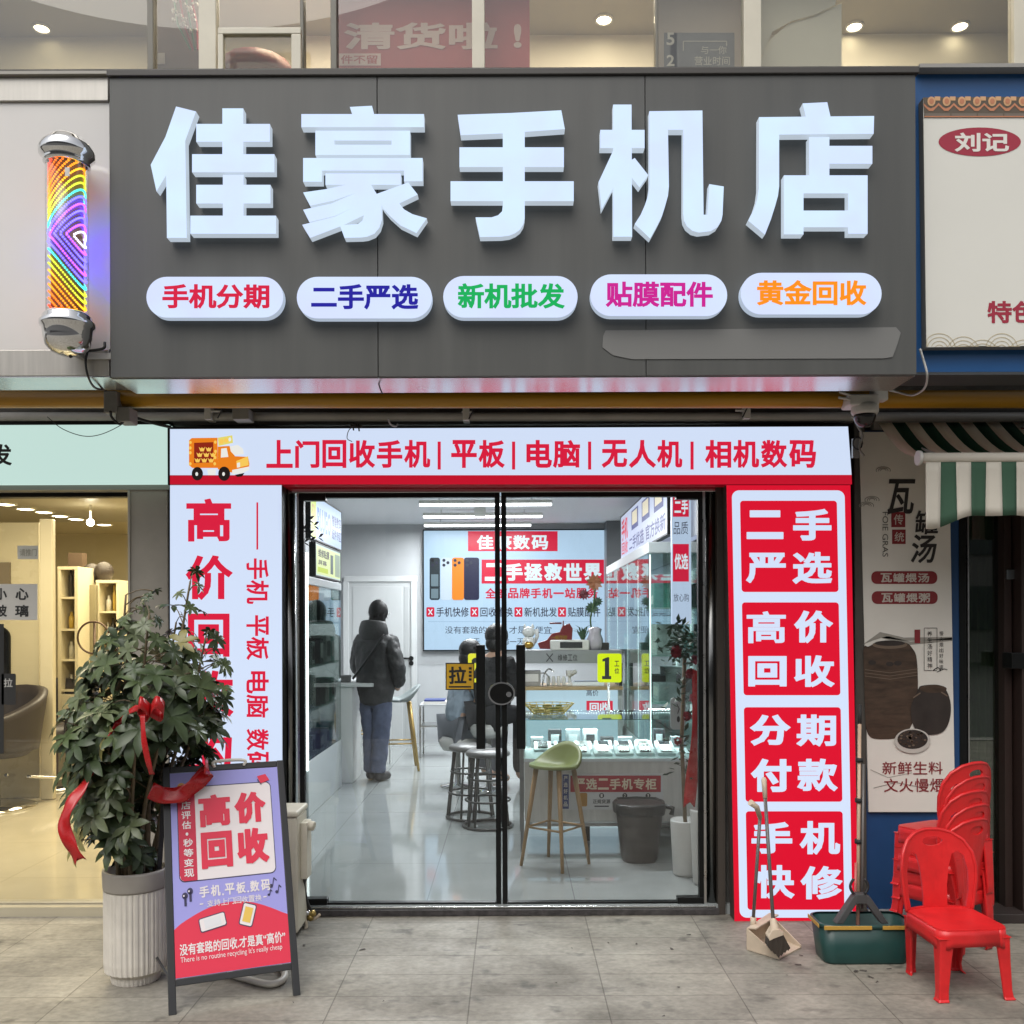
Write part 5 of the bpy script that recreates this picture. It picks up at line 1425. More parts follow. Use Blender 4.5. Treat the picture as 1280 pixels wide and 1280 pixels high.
def round_stool(label):
    t = thing('round_stool', label, 'stool', (0, 0, 0), 'black round stools')
    DKS = M('black_stool_paint', (.03, .032, .032), .4)
    b = B(); b.lathe((0, 0, .52), [(.001, 0), (.15, 0), (.165, .01), (.165, .03), (.15, .042), (.001, .045)], M('stool_seat_pad', (.09, .09, .09), .35), 28); b.build('seat', t)
    for i in range(4):
        a = rad(45 + 90 * i)
        for da in (-.09, .09):
            pass
        b = B(); b.tube([(.125 * math.cos(a - .1), .125 * math.sin(a - .1), .52), (.18 * math.cos(a - .1), .18 * math.sin(a - .1), .0)], .009, DKS, 8)
        b.tube([(.125 * math.cos(a + .25), .125 * math.sin(a + .25), .52), (.18 * math.cos(a + .25), .18 * math.sin(a + .25), .0)], .009, DKS, 8); b.build('leg', t)
    for z, r in ((.012, .182), (.2, .165), (.36, .148)):
        b = B(); b.tube([(r * math.cos(j / 28 * 6.2832), r * math.sin(j / 28 * 6.2832), z) for j in range(29)], .011 if z < .1 else .008, DKS, 8, caps=False); b.build('ring', t)
    return t
r1 = round_stool('black round stool in front, overlapping its twin by the door seam')
r1.location = (P(610, 1032, 1.98).x, 1.98, FZ)
dup(r1, (P(588, 1020, 2.3).x, 2.3, FZ), rad(30), 'black round stool set a little behind and left of its twin')
bn_ = thing('waste_bin', 'dark brown swing waste bin with a black liner before the counter', 'waste bin', (P(800, 1075, .95).x, .98, FZ))
q = Vector((P(800, 1075, .95).x, .98, FZ)); BINM = M('brown_bin_plastic', (.045, .038, .034), .4)
b = B(); b.lathe(q, [(.105, .001), (.115, .02), (.15, .34), (.155, .35), (.148, .352), (.1, .3)], BINM, 28, mod=lambda a: 1 / max(abs(math.cos(a)), abs(math.sin(a))) ** .35); b.build('body', bn_)
b = B(); b.lathe(q, [(.157, .30), (.162, .33), (.163, .362), (.155, .372), (.146, .36)], M('black_liner', (.02, .02, .02), .35, bump=.5, bscale=30), 40, mod=lambda a: (1 + .03 * math.sin(a * 9)) / max(abs(math.cos(a)), abs(math.sin(a))) ** .35)
b.tube([q + Vector((.15, -.05, .35)), q + Vector((.2, -.08, .34)), q + Vector((.19, -.08, .3))], .016, b.mats[0], 8); b.build('liner', bn_)
# small table with magazines under the poster
st_ = thing('side_table', 'small grey metal table of magazines behind the seated person', 'table', P(548, 905, 5.6))
b = B(); a, c = P(525, 880, 5.6), P(556, 880, 5.6); b.box(a.x, c.x + .1, 5.5, 5.9, a.z - .02, a.z, GREYW); b.build('tabletop', st_)
b = B(); b.box(a.x, c.x + .1, 5.5, 5.9, FZ + .35, FZ + .365, ALU); b.build('shelf', st_)
for x in (a.x + .01, c.x + .09):
    for yy_ in (5.51, 5.89):
        b = B(); b.box(x - .009, x + .009, yy_ - .009, yy_ + .009, FZ + .001, a.z - .021, ALU); b.build('leg', st_)
b = B(); b.box(a.x + .04, a.x + .3, 5.55, 5.8, a.z + .001, a.z + .03, PAP); b.box(a.x + .05, a.x + .28, 5.56, 5.78, a.z + .0305, a.z + .05, PN); b.build('magazine_pile', label='pile of magazines on the small grey table', cat='magazines')
# ------------------------------------------------------------------ the standing person seen from behind
SKIN = M('skin', (.45, .28, .2), .5); HAIR = M('black_hair', (.012, .011, .011), .45, bump=.5, bscale=90)
JACK = M('black_puffer', (.026, .026, .026), .6, bump=.4, bscale=40); JEAN = M('blue_denim', (.075, .092, .15), .8, noise=.25, nscale=9); SHOE = M('dark_shoe', (.02, .02, .022), .5)
py_ = 4.05
o_ = Vector((P(470, 972, py_).x, py_, FZ))
pr = thing('person', 'person in a black hooded puffer jacket and blue jeans, back turned, leaning on the counter', 'person', o_)
def W(x, y, z, r): return (o_.x + x, o_.y + y, o_.z + z, r)
body = {'hip': W(.0, 0, .88, (.11, .09)), 'wst': W(-.01, .0, 1.05, (.15, .11)), 'chs': W(-.015, .02, 1.28, (.17, .11)), 'nck': W(-.01, .05, 1.43, .055), 'hd1': W(0, .07, 1.52, (.07, .078)), 'hd2': W(.0, .07, 1.61, (.074, .088)), 'hd3': W(0, .07, 1.665, (.045, .055)),
        'hl': W(-.085, 0, .84, .1), 'kl': W(-.07, .02, .47, .068), 'al': W(-.06, -.02, .09, .045), 'tl': W(-.06, .06, .04, .03),
        'hr': W(.085, 0, .84, .1), 'kr': W(.08, -.03, .47, .068), 'ar': W(.05, -.06, .09, .045), 'tr': W(.06, .03, .04, .03),
        'sl': W(-.17, .03, 1.34, .06), 'el': W(-.24, .08, 1.1, .05), 'wl': W(-.22, .3, .98, .035), 'hal': W(-.2, .37, .965, .034),
        'sr': W(.15, .03, 1.34, .06), 'er': W(.23, -.02, 1.08, .05), 'wr': W(.2, .12, .9, .035), 'har': W(.17, .16, .86, .035)}
skin('body', body, [('hip', 'wst'), ('wst', 'chs'), ('chs', 'nck'), ('nck', 'hd1'), ('hd1', 'hd2'), ('hd2', 'hd3'), ('hip', 'hl'), ('hl', 'kl'), ('kl', 'al'), ('al', 'tl'), ('hip', 'hr'), ('hr', 'kr'), ('kr', 'ar'), ('ar', 'tr'),
                    ('chs', 'sl'), ('sl', 'el'), ('el', 'wl'), ('wl', 'hal'), ('chs', 'sr'), ('sr', 'er'), ('er', 'wr'), ('wr', 'har')], SKIN, pr)
skin('jeans', {'pp': W(0, 0, 1.0, (.13, .1)), 'p': W(0, 0, .87, (.155, .13)), 'hl': W(-.075, 0, .76, .125), 'kl': W(-.068, .02, .46, .098), 'cl': W(-.05, -.01, .14, .085), 'cl2': W(-.05, -.015, .07, .09), 'hr': W(.08, 0, .76, .125), 'kr': W(.078, -.02, .46, .098), 'cr': W(.06, -.05, .14, .085), 'cr2': W(.06, -.055, .07, .09)},
     [('pp', 'p'), ('p', 'hl'), ('hl', 'kl'), ('kl', 'cl'), ('cl', 'cl2'), ('p', 'hr'), ('hr', 'kr'), ('kr', 'cr'), ('cr', 'cr2')], JEAN, pr, crease=.025)
skin('jacket', {'bb': W(.01, 0, .70, (.17, .14)), 'b0': W(.01, 0, .77, (.20, .165)), 'b1': W(0, 0, .95, (.23, .18)), 'b2': W(-.01, .01, 1.15, (.235, .18)), 'b3': W(-.015, .02, 1.31, (.2, .15)), 'b4': W(-.01, .03, 1.42, (.11, .105)),
                'sl': W(-.19, .03, 1.31, .10), 'el': W(-.29, .07, 1.07, .088), 'wl': W(-.24, .27, .99, .062), 'sr': W(.17, .03, 1.31, .10), 'er': W(.28, -.01, 1.06, .09), 'wr': W(.23, .1, .9, .07)},
     [('bb', 'b0'), ('b0', 'b1'), ('b1', 'b2'), ('b2', 'b3'), ('b3', 'b4'), ('b3', 'sl'), ('sl', 'el'), ('el', 'wl'), ('b3', 'sr'), ('sr', 'er'), ('er', 'wr')], JACK, pr, crease=.035)
b = B(); c0 = o_ + Vector((-.015, -.075, 1.41))
def hood(u, v):
    a = math.pi * (u - .5) * 1.5
    r = .10 + .03 * math.sin(math.pi * v)
    return c0 + Vector((math.sin(a) * r * 1.15, -math.cos(a) * r * .75 + .06, (v - .5) * .2 + .03 * (1 - abs(u - .5) * 2)))
b.grid(hood, 20, 8, JACK); b.build('hood', pr, solid=.045, sub=1)
hd = o_ + Vector((0, .07, 1.6))
b = B(); b.ball(hd + Vector((0, -.012, .02)), .108, HAIR, 20, (.95, 1.02, 1.06)); b.ball(hd + Vector((0, -.035, -.05)), .09, HAIR, 14, (1.03, .8, .9))
hr = random.Random(5)
for k in range(150):
    d = Vector((hr.gauss(0, 1), hr.gauss(-.4, 1), hr.gauss(.2, 1))).normalized(); s0 = d.cross(Vector((.1, .2, 1))).normalized() * .012
    o0 = hd + Vector((0, -.012, .012)) + Vector((d.x * .1, d.y * .108, d.z * .112)); e0 = o0 + d * .006 + Vector((hr.uniform(-.01, .01), -.004, -.04))
    b.add([o0 - s0, o0 + s0, e0], [(0, 1, 2)], HAIR); b.build('hair', pr)
b = B(); b.tube([hd + Vector((.088, .0, 0)), hd + Vector((.085, .09, -.002))], .0045, ALU, 6); b.tube([hd + Vector((-.088, .0, 0)), hd + Vector((-.085, .09, -.002))], .0045, ALU, 6); b.build('glasses', pr)
for s_, dy in ((-1, 0), (1, -.05)):
    x = -.055 if s_ < 0 else .06
    skin('shoe', {'h': W(x, -.06 + dy, .055, (.068, .06)), 'm': W(x + .01 * s_, .06 + dy, .05, (.065, .05)), 't': W(x + .025 * s_, .17 + dy, .04, (.055, .042))}, [('h', 'm'), ('m', 't')], SHOE, pr)
b = B(); b.tube(wave([o_ + Vector((.17, -.1, 1.4)), o_ + Vector((.05, -.19, 1.2)), o_ + Vector((-.16, -.19, .98))], 6), .013, M('bag_strap', (.008, .008, .008), .5), 8); b.build('strap', pr)

pr.rotation_euler = (0, 0, rad(-24)); pr.scale = (.9, .9, 1.0)
# ------------------------------------------------------------------ two people seated at the bench
def sitter(label, px, y, face, mats, seat, stoolname, stoollabel, hs=1.0):
    top, legs = mats
    q = Vector((P(px, 900, y).x, y, FZ))
    t = thing('person', label, 'person', q)
    ca_, sa_ = math.cos(face), math.sin(face)
    def V(x, yv, z, r): return (q.x + x * ca_ - yv * sa_, q.y + x * sa_ + yv * ca_, q.z + z, r)   # local -y is the facing direction
    s = seat
    J = {'hip': V(0, 0, s + .1, (.13, .11)), 'wst': V(0, -.03, s + .28, (.12, .1)), 'chs': V(0, -.08, s + .48, (.14, .1)), 'nck': V(0, -.12, s + .61, .05), 'h1': V(0, -.17, s + .69, (.068, .075)), 'h2': V(0, -.18, s + .77, (.072, .085)), 'h3': V(0, -.18, s + .83, (.045, .05)),
         'sl': V(-.16, -.09, s + .53, .055), 'el': V(-.2, -.18, s + .3, .045), 'wl': V(-.13, -.38, s + .26, .033), 'ml': V(-.1, -.45, s + .25, .035), 'sr': V(.16, -.09, s + .53, .055), 'er': V(.2, -.18, s + .3, .045), 'wr': V(.13, -.38, s + .26, .033), 'mr': V(.1, -.45, s + .25, .035),
         'hl': V(-.09, -.02, s + .08, .09), 'kl': V(-.11, -.4, s + .06, .065), 'al': V(-.11, -.36, .1, .042), 'tl': V(-.11, -.5, .035, .035), 'hr': V(.09, -.02, s + .08, .09), 'kr': V(.11, -.4, s + .06, .065), 'ar': V(.11, -.36, .1, .042), 'tr': V(.11, -.5, .035, .035)}
    E_ = [('hip', 'wst'), ('wst', 'chs'), ('chs', 'nck'), ('nck', 'h1'), ('h1', 'h2'), ('h2', 'h3'), ('chs', 'sl'), ('sl', 'el'), ('el', 'wl'), ('wl', 'ml'), ('chs', 'sr'), ('sr', 'er'), ('er', 'wr'), ('wr', 'mr'), ('hip', 'hl'), ('hl', 'kl'), ('kl', 'al'), ('al', 'tl'), ('hip', 'hr'), ('hr', 'kr'), ('kr', 'ar'), ('ar', 'tr')]
    skin('body', J, E_, SKIN, t)
    up = lambda k, d: (*J[k][:3], tuple(v + d for v in J[k][3]) if isinstance(J[k][3], tuple) else J[k][3] + d)
    skin('coat', {k: up(k, .035) for k in ('hip', 'wst', 'chs', 'sl', 'el', 'wl', 'sr', 'er', 'wr')}, [e for e in E_ if all(k in ('hip', 'wst', 'chs', 'sl', 'el', 'wl', 'sr', 'er', 'wr') for k in e)], top, t, crease=.03)
    skin('trousers', {k: up(k, .022) for k in ('hip', 'hl', 'kl', 'al', 'hr', 'kr', 'ar')}, [e for e in E_ if all(k in ('hip', 'hl', 'kl', 'al', 'hr', 'kr', 'ar') for k in e)], legs, t)
    h = Vector(V(0, -.165, s + .765, 0)[:3])
    b = B(); b.ball(h + Vector((-.025 * sa_, .025 * ca_, .025)), .108 * hs, HAIR, 16, (1, 1, 1.0)); b.ball(h + Vector((-.05 * sa_, .05 * ca_, -.05)), .088 * hs, HAIR, 14, (1, 1, .95)); b.build('hair', t)
    b = B()
    eye = M('eye_dark', (.01, .01, .01), .2)
    for sx in (-1, 1): b.ball(Vector(V(sx * .03, -.25, s + .755, 0)[:3]), .009, eye, 6)
    b.ball(Vector(V(0, -.268, s + .73, 0)[:3]), .014, SKIN, 6); b.ball(Vector(V(0, -.245, s + .695, 0)[:3]), .02, M('lip', (.3, .12, .1), .5), 6, (1, .5, .35)); b.build('face', t)
    st = thing(stoolname, stoollabel, 'stool', q)
    b = B(); b.lathe(q, [(.001, s - .12), (.14, s - .12), (.17, s - .07), (.17, s - .03), (.14, s - .001), (.001, s)], M('pale_stool_pad', (.42, .42, .40), .25), 24); b.build('seat', st)
    b = B(); b.lathe(q, [(.16, .0), (.16, .015), (.03, .03), (.025, s - .12)], CHROME, 20); b.build('pedestal', st)
    return t
sitter('dark haired person in pale blue clothes sitting bent over, left of the door seam', 572, 3.7, rad(125), (M('pale_blue_cloth', (.26, .32, .38), .8), M('grey_trousers', (.15, .16, .18), .8)), .46, 'work_stool', 'pale padded stool under the person in pale blue')
sitter('person in a black coat sitting behind the door seam', 611, 3.5, rad(150), (M('black_wool', (.015, .015, .016), .8), M('black_trousers', (.02, .02, .022), .8)), .60, 'work_stool', 'pale padded stool under the person in the black coat')
# ------------------------------------------------------------------ potted umbrella tree with red ribbons
PY = -.86
pc = P(170, 1222, PY); pc.z = 0
up_ = thing('potted_tree', 'big potted umbrella tree with dark leaves beside the pilaster', 'potted plant', pc)
POTM = M('cream_pot_glaze', (.64, .60, .53), .5, noise=.08, nscale=9); POTR = M('grey_pot_rim', (.36, .33, .29), .45, noise=.08)
b = B(); R0 = .128
b.lathe(pc, [(R0 * .78, .0), (R0 * .8, .012), (R0 * .8, .03), (R0 * .99, .05), (R0 * 1.02, .09), (R0 * 1.02, .40)], POTM, 144, mod=lambda a: 1 + .012 * (1 if math.sin(a * 36) > 0 else -1) , smooth=False); b.build('pot', up_)
b = B(); b.lathe(pc, [(R0 * 1.03, .401), (R0 * 1.05, .41), (R0 * 1.07, .475), (R0 * 1.06, .485), (R0 * .96, .485), (R0 * .94, .44), (.001, .44)], POTR, 48); b.build('pot_rim', up_)
b = B(); b.lathe(pc, [(R0 * .93, .442), (R0 * .5, .455), (.001, .458)], M('potting_soil', (.03, .022, .015), .9, bump=.6, bscale=50), 24); b.build('soil', up_)
STEMM = M('plant_stem', (.16, .12, .07), .7, noise=.25, nscale=20)
LEAFS = [M('leaf_dark', (.046, .068, .029), .34, noise=.25, nscale=14, spec=.35), M('leaf_mid', (.075, .104, .042), .34, noise=.25, nscale=14, spec=.35), M('leaf_light', (.11, .135, .065), .42, noise=.2, nscale=14), M('leaf_yellowing', (.22, .20, .07), .45, noise=.2, nscale=14)]
b = B()
rs_ = random.Random(11)
stems = []
for i in range(13):
    a = i * 2.4 + rs_.uniform(-.3, .3); r0 = rs_.uniform(.02, .08); h = (1.30, 1.02, 1.16, .8, 1.24, .92, 1.12, .72, 1.06, .88, .78, .68, 1.2)[i]
    sp_ = (.05, .19, .12, .22, .09, .18, .15, .2, .14, .2, .22, .2, .1)[i]
    p0_ = pc + Vector((r0 * math.cos(a), r0 * math.sin(a), .44))
    lx = .19 * (h - .55)
    pts = wave([p0_, p0_ + Vector((sp_ * .35 * math.cos(a), sp_ * .35 * math.sin(a), h * .35)), p0_ + Vector((sp_ * .75 * math.cos(a) + lx * .6, sp_ * .75 * math.sin(a), h * .7)), p0_ + Vector((sp_ * math.cos(a) + lx, sp_ * math.sin(a), h))], 8)
    stems.append(pts)
    b.tube(pts, .01, STEMM, 7, rs=[.0115 - .0075 * k / len(pts) for k in range(len(pts))])
b.build('trunk', up_)
def crown_r(z):
    """half width of the foliage at height z (metres), from the photo's silhouette"""
    tb = [(.50, .13), (.62, .17), (.8, .26), (.95, .31), (1.14, .32), (1.3, .28), (1.49, .235), (1.6, .16), (1.72, .08), (1.85, .05)]
    for (a, c), (d, e) in zip(tb, tb[1:]):
        if a <= z <= d: return c + (e - c) * (z - a) / (d - a)
    return .03
lf, tw = B(), B()
def leaflet(o, d, up, L, w, mat):
    sd = d.cross(up).normalized()
    nr = sd.cross(d).normalized()
    vs, k = [], ((0, .10, 0), (.3, .78, .012), (.62, 1.0, .0), (.85, .6, -.03), (1.0, .04, -.08))
    for t, ww, dz in k:
        c = o + d * (L * t) + nr * (dz * L * 1.6) - Vector((0, 0, 1)) * (.16 * L * t * t)
        e = nr * (w * ww * .22)
        vs += [c + sd * w * ww + e, c, c - sd * w * ww + e]
    fs = []
    for i in range(4):
        fs += [(3 * i, 3 * i + 1, 3 * i + 4, 3 * i + 3), (3 * i + 1, 3 * i + 2, 3 * i + 5, 3 * i + 4)]
    lf.add(vs, fs, mat, True)
def compound(c, nrm, size, n, mat):
    nrm = nrm.normalized()
    t0 = nrm.cross(Vector((0, 0, 1)));
    if t0.length < .1: t0 = Vector((1, 0, 0))
    t0.normalize(); t1 = nrm.cross(t0)
    off = rs_.uniform(0, 6.28)
    for j in range(n):
        a = off + 6.283 * j / n + rs_.uniform(-.12, .12)
        d = (t0 * math.cos(a) + t1 * math.sin(a) + nrm * rs_.uniform(-.05, .3)).normalized()
        L = size * rs_.uniform(.8, 1.12)
        leaflet(c, d, nrm, L, L * .205, mat)
for si, pts in enumerate(stems):
    n = len(pts); ang = rs_.uniform(0, 6.28); st_h = pts[-1].z - .44
    for k in range(int(n * .16), n):
        for rep in range(2 if k < n - 3 else 1):
            if rs_.random() < .16: continue
            ang += 2.4 + rs_.uniform(-.4, .4)
            st0 = pts[k]; z = st0.z
            tip = k > n - 5
            out = Vector((math.cos(ang), math.sin(ang), 0))
            away = Vector((st0.x - pc.x, st0.y - pc.y, 0))
            if away.length > .02: out = (out + away.normalized() * .7).normalized()
            pl_ = rs_.uniform(.09, .19) * (.55 if tip else 1) * (.8 if z > 1.4 else 1)
            c = st0 + out * pl_ + Vector((0, 0, pl_ * rs_.uniform(.1, .75)))
            cen = Vector((pc.x - .06 + .28 * (c.z - .8), pc.y, c.z)); hd2 = (c - cen); lim = crown_r(c.z) * 1.05
            if hd2.length > lim: c = cen + hd2 * (lim / hd2.length)
            if (c - st0).length > .27 or (c - st0).length < .03: continue
            if c.x > pc.x + .05 and c.z < 1.06 and c.y < PY + .16: continue
            nrm = out * rs_.uniform(.35, 1.0) + Vector((0, 0, rs_.uniform(.25, .9))) + Vector((rs_.uniform(-.3, .3), rs_.uniform(-.5, .1), 0))
            size = rs_.uniform(.062, .104) * (.6 if z > 1.55 else (.78 if z > 1.3 else 1.05)) * (.8 if tip else 1)
            wgt = rs_.random()
            compound(c, nrm, size, rs_.choice((6, 7, 7, 8)), LEAFS[0] if wgt < .5 else LEAFS[1] if wgt < .84 else LEAFS[2] if wgt < .985 else LEAFS[3])
            tw.tube(wave([st0, st0.lerp(c, .5) + Vector((0, 0, .015)), c], 3), .0026, STEMM, 4, caps=False)
for i in range(9):     # low drooping leaves at the rim of the pot
    a = rs_.uniform(0, 6.28)
    compound(pc + Vector((math.cos(a) * .08, math.sin(a) * .08, .52 + rs_.uniform(0, .06))), Vector((math.cos(a), math.sin(a), .4)), .07, 5, LEAFS[0])
lf.build('foliage', up_); tw.build('twig', up_)

RIB = M('red_satin_ribbon', (.42, .012, .014), .28, noise=.1, nscale=8); RIBL = RIB
def ribbon(pts, w, lb, wd=(1, 0, .15), notch=False, name='ribbon', extra=None):
    p = wave(pts, 7); b = B(); wd = Vector(wd)
    n = len(p)
    def f(u, v):
        i = min(n - 1, int(round(u * (n - 1)))); t = (p[min(n - 1, i + 1)] - p[max(0, i - 1)]).normalized()
        s = (wd - t * wd.dot(t)).normalized()
        tw_ = .35 * math.sin(i * .45)
        s = Matrix.Rotation(tw_, 3, t) @ s
        k = -t * (w * .55 * (1 - abs(v - .5) * 2)) if notch and i == n - 1 else Vector((0, 0, 0))
        return p[i] + s * (v - .5) * w + k
    b.grid(f, n - 1, 4, RIB)
    if extra: extra(b)
    return b.build(name, label=lb, cat='ribbon', solid=.0015)
yf = PY - .36
def bow(b):
    for a, L in ((15, .06), (165, .045)):
        c0 = P(188, 888, yf); d = Vector((math.cos(rad(a)), -.2, math.sin(rad(a)) * .7))
        pts = wave([c0, c0 + d * L * .6 + Vector((0, -.03, .03)), c0 + d * L, c0 + d * L * .6 + Vector((0, .03, -.03)), c0], 5)
        n = len(pts)
        b.grid(lambda u, v: pts[int(round(u * (n - 1)))] + Vector((0, .3, 1)).normalized() * (v - .5) * .05, n - 1, 2, RIB)
ribbon([P(203, 880, yf + .05), P(185, 886, yf), P(168, 886, yf + .02), P(150, 900, yf + .06), P(136, 925, yf + .02)], .026, 'red bow tied in the middle of the umbrella tree', (0, .2, 1), extra=bow)
ribbon([P(178, 893, yf - .02), P(180, 925, yf - .04), P(186, 955, yf - .03), P(190, 968, yf)], .022, 'thin red ribbon tail hanging down the middle of the leaves')
ribbon([P(118, 958, yf + .12), P(102, 985, yf + .05), P(88, 1005, yf), P(80, 1030, yf - .02), P(88, 1055, yf - .03), P(101, 1078, yf - .02)], .05, 'broad red ribbon end hanging low at the left of the tree', (1, 0, .35), True)

# ------------------------------------------------------------------ A-board
AB = thing('a_board', 'black framed A board with lilac and red price poster in front of the tree', 'sign', (-1.12, -1.0, 0))
bl, br_ = Vector((-1.365, -1.26, 0)), Vector((-.888, -1.055, 0))
u_ = (br_ - bl).normalized(); nb_ = Vector((-u_.y, u_.x, 0))     # nb_: to the back
tl_, tr_ = bl + nb_ * .40 + Vector((0, 0, .93)), br_ + nb_ * .40 + Vector((0, 0, .93))
ABM = M('a_board_frame', (.022, .022, .023), .4)
def ap(s, t):      # s 0..1 across, t 0..1 from foot to top
    return bl.lerp(br_, s).lerp(tl_.lerp(tr_, s), t)
an = ((br_ - bl).cross(tl_ - bl)).normalized()
if an.y > 0: an = -an
fw = .03
for s in (0.0, 1.0):
    b = B(); a, c = ap(s, 0), ap(s, 1)
    e = u_ * (fw if s == 0 else -fw)
    k = -an * .018
    b.hexa([a, a + e, a + e + k, a + k], [c, c + e, c + e + k, c + k], ABM); b.build('front_leg', AB, bevel=.003)
for t in (.105, .972):
    b = B(); a, c = ap(0, t) + u_ * (fw + .001), ap(1, t) - u_ * (fw + .001); hh = (tl_ - bl).normalized() * .026; k = -an * .016
    b.hexa([a, c, c + k, a + k], [a + hh, c + hh, c + hh + k, a + hh + k], ABM)
    b.build('cross_rail', AB, bevel=.002)
sA, sB = fw / .52, 1 - fw / .52
b = B(); k = -an * .006
q0, q1, q2, q3 = [p - an * .003 for p in (ap(sA, .133), ap(sB, .133), ap(sB, .970), ap(sA, .970))]
b.hexa([q0, q1, q1 + k, q0 + k], [q3, q2, q2 + k, q3 + k], M('poster_lilac', (.34, .33, .72), .4)); b.build('poster_board', AB)
# print: x 0..1 across, y 0..1 down the poster
b = B(); sh = Sheet(b, lambda x, y: ap(sA + (sB - sA) * x, .970 - (.970 - .133) * y) - an * .003, an, .0008)
RD, PK, PWH, PBK = M('poster_red', (.72, .03, .07), .4), M('poster_crimson', (.58, .02, .06), .4), M('poster_pale', (.80, .74, .74), .4), M('poster_outline', (.04, .035, .09), .4)
def rrn(x0, y0, x1, y1, r, mat, L):
    A_ = .60   # aspect: width / height of the poster
    sh.poly([(x, y * A_) if False else (x, y) for x, y in [((px_), (py__ * A_)) for px_, py__ in rr_pts(x0, y0 / A_, x1, y1 / A_, r)]], mat, L)
rrn(.055, .075, .925, .555, .05, PBK, 1); rrn(.062, .080, .918, .550, .046, PWH, 2)
sh.poly([(.062, .11), (.075, .088), (.10, .08), (.215, .08), (.215, .55), (.10, .55), (.075, .542), (.062, .52)], PK, 3)
sh.text('到', .09, .105, .165, .145, PWH, .02, 5)
for i, ch in enumerate('店评估'): sh.text(ch, .092, .152 + i * .05, .175, .192 + i * .05, PWH, .02, 5)
sh.ell(.135, .318, .012, .008, PWH, 5)
for i, ch in enumerate('秒等变现'): sh.text(ch, .10, .342 + i * .05, .185, .382 + i * .05, PWH, .02, 5)
sh.text('高', .245, .125, .535, .290, RD, .048, 5); sh.text('价', .57, .125, .865, .290, RD, .06, 5); sh.text('回', .255, .318, .535, .500, RD, .055, 5); sh.text('收', .575, .315, .87, .497, RD, .058, 5)
sh.ell(.10, .075, .038, .021, M('poster_amber', (.75, .38, .08), .4), 6)
sh.poly([(.80, .045), (.88, .035), (.915, .068), (.83, .085)], RD, 6); sh.line([(.80, .062), (.835, .09)], .006, PBK, 7)
for i, ch in enumerate('手机.平板.数码'):
    xs_ = [.225, .325, .425, .45, .55, .65, .675, .775]
    w_ = .085
    if ch == '.': sh.ell(xs_[i] + .006, .633, .008, .005, PWH, 3)
    else: sh.text(ch, xs_[i], .582, xs_[i] + w_, .638, PWH, .03, 3)
sh.text('支持上门回收置换', .285, .653, .775, .685, PWH, .005, 3, split=True); sh.line([(.225, .668), (.255, .668)], .006, PWH, 3); sh.line([(.79, .668), (.82, .668)], .006, PWH, 3)
# earphones, notes
for x, y in ((.10, .62), (.145, .60)): sh.ell(x, y, .025, .016, PBK, 3); sh.rect(x - .008, y, x + .012, y + .05, PBK, 3); sh.ell(x - .01, y, .007, .0045, PWH, 4)
for x, y, k in ((.865, .618, 1), (.915, .65, .8), (.84, .66, .6)): sh.ell(x, y, .018 * k, .010 * k, PBK, 3); sh.line([(x + .015 * k, y), (x + .03 * k, y - .04 * k), (x + .055 * k, y - .025 * k)], .007, PBK, 3)
pts = [(0, .998), (0, .775)] + [(i / 20, .775 - .098 * math.sin(math.pi * min(1, max(0, (i / 20) * .86 + .07))) ** 1.0 * 1.25 + .02) for i in range(1, 20)] + [(1, .765), (1, .998)]
sh.poly(pts, RD, 1)
def dev(cx_, cy_, w, h, ang, body, scr):
    A_ = 1.67
    def rt(x, y):
        a = rad(ang); return (cx_ + x * math.cos(a) - y * math.sin(a), cy_ + (x * math.sin(a) + y * math.cos(a)) / A_)
    sh.poly([rt(x, y) for x, y in rr_pts(-w - .008, -h - .008, w + .008, h + .008, .02)], PBK, 3); sh.poly([rt(x, y) for x, y in rr_pts(-w, -h, w, h, .015)], body, 4); sh.poly([rt(x, y) for x, y in R4(-w * .66, -h * .72, w * .66, h * .72)], scr, 5)
dev(.33, .76, .11, .05, -10, PWH, M('poster_screen_pale', (.72, .72, .74), .4)); dev(.64, .745, .055, .085, 18, PWH, M('poster_screen_amber', (.78, .52, .10), .4))
sh.text('没有套路的回收.才是真“高价”', .04, .845, .965, .900, PWH, .02, 3); sh.text("There is no routine recycling It's really cheap", .045, .905, .93, .938, PWH, 0, 3)
b.build('print', AB)
b = B(); a, c = ap(.42, .985), ap(.66, .985); b.tube(wave([a, a + Vector((0, 0, .025)), c + Vector((0, 0, .025)), c], 4), .007, M('carry_handle', (.7, .68, .6), .4), 8); b.build('handle', AB)
rl, rr3 = bl + nb_ * .46 - u_ * .05, br_ + nb_ * .52
for s, foot in ((0, rl), (1, rr3)):
    b = B(); a = foot.copy(); c = ap(s, .93) - an * .03; e = u_ * (.02 if s == 0 else -.02); k = nb_ * .018
    b.hexa([a, a + e, a + e + k, a + k], [c, c + e, c + e + k, c + k], ABM); b.build('rear_leg', AB, bevel=.002)
b = B(); t_ = .16
a = rl.lerp(ap(0, .93) - an * .03, t_) + u_ * .01 + nb_ * .01; c = rr3.lerp(ap(1, .93) - an * .03, t_) - u_ * .01 + nb_ * .01; b.tube([a, c], .012, ABM, 6)
a2 = rl.lerp(ap(0, .93) - an * .03, t_ * .8); b.tube([ap(0, .13) + nb_ * .01 + u_ * .01, a2 + u_ * .01], .006, ABM, 6); b.build('brace', AB)
p_ = lambda x, y, k=0: ap(sA + (sB - sA) * x, .970 - (.970 - .133) * y) + an * (.02 + k)
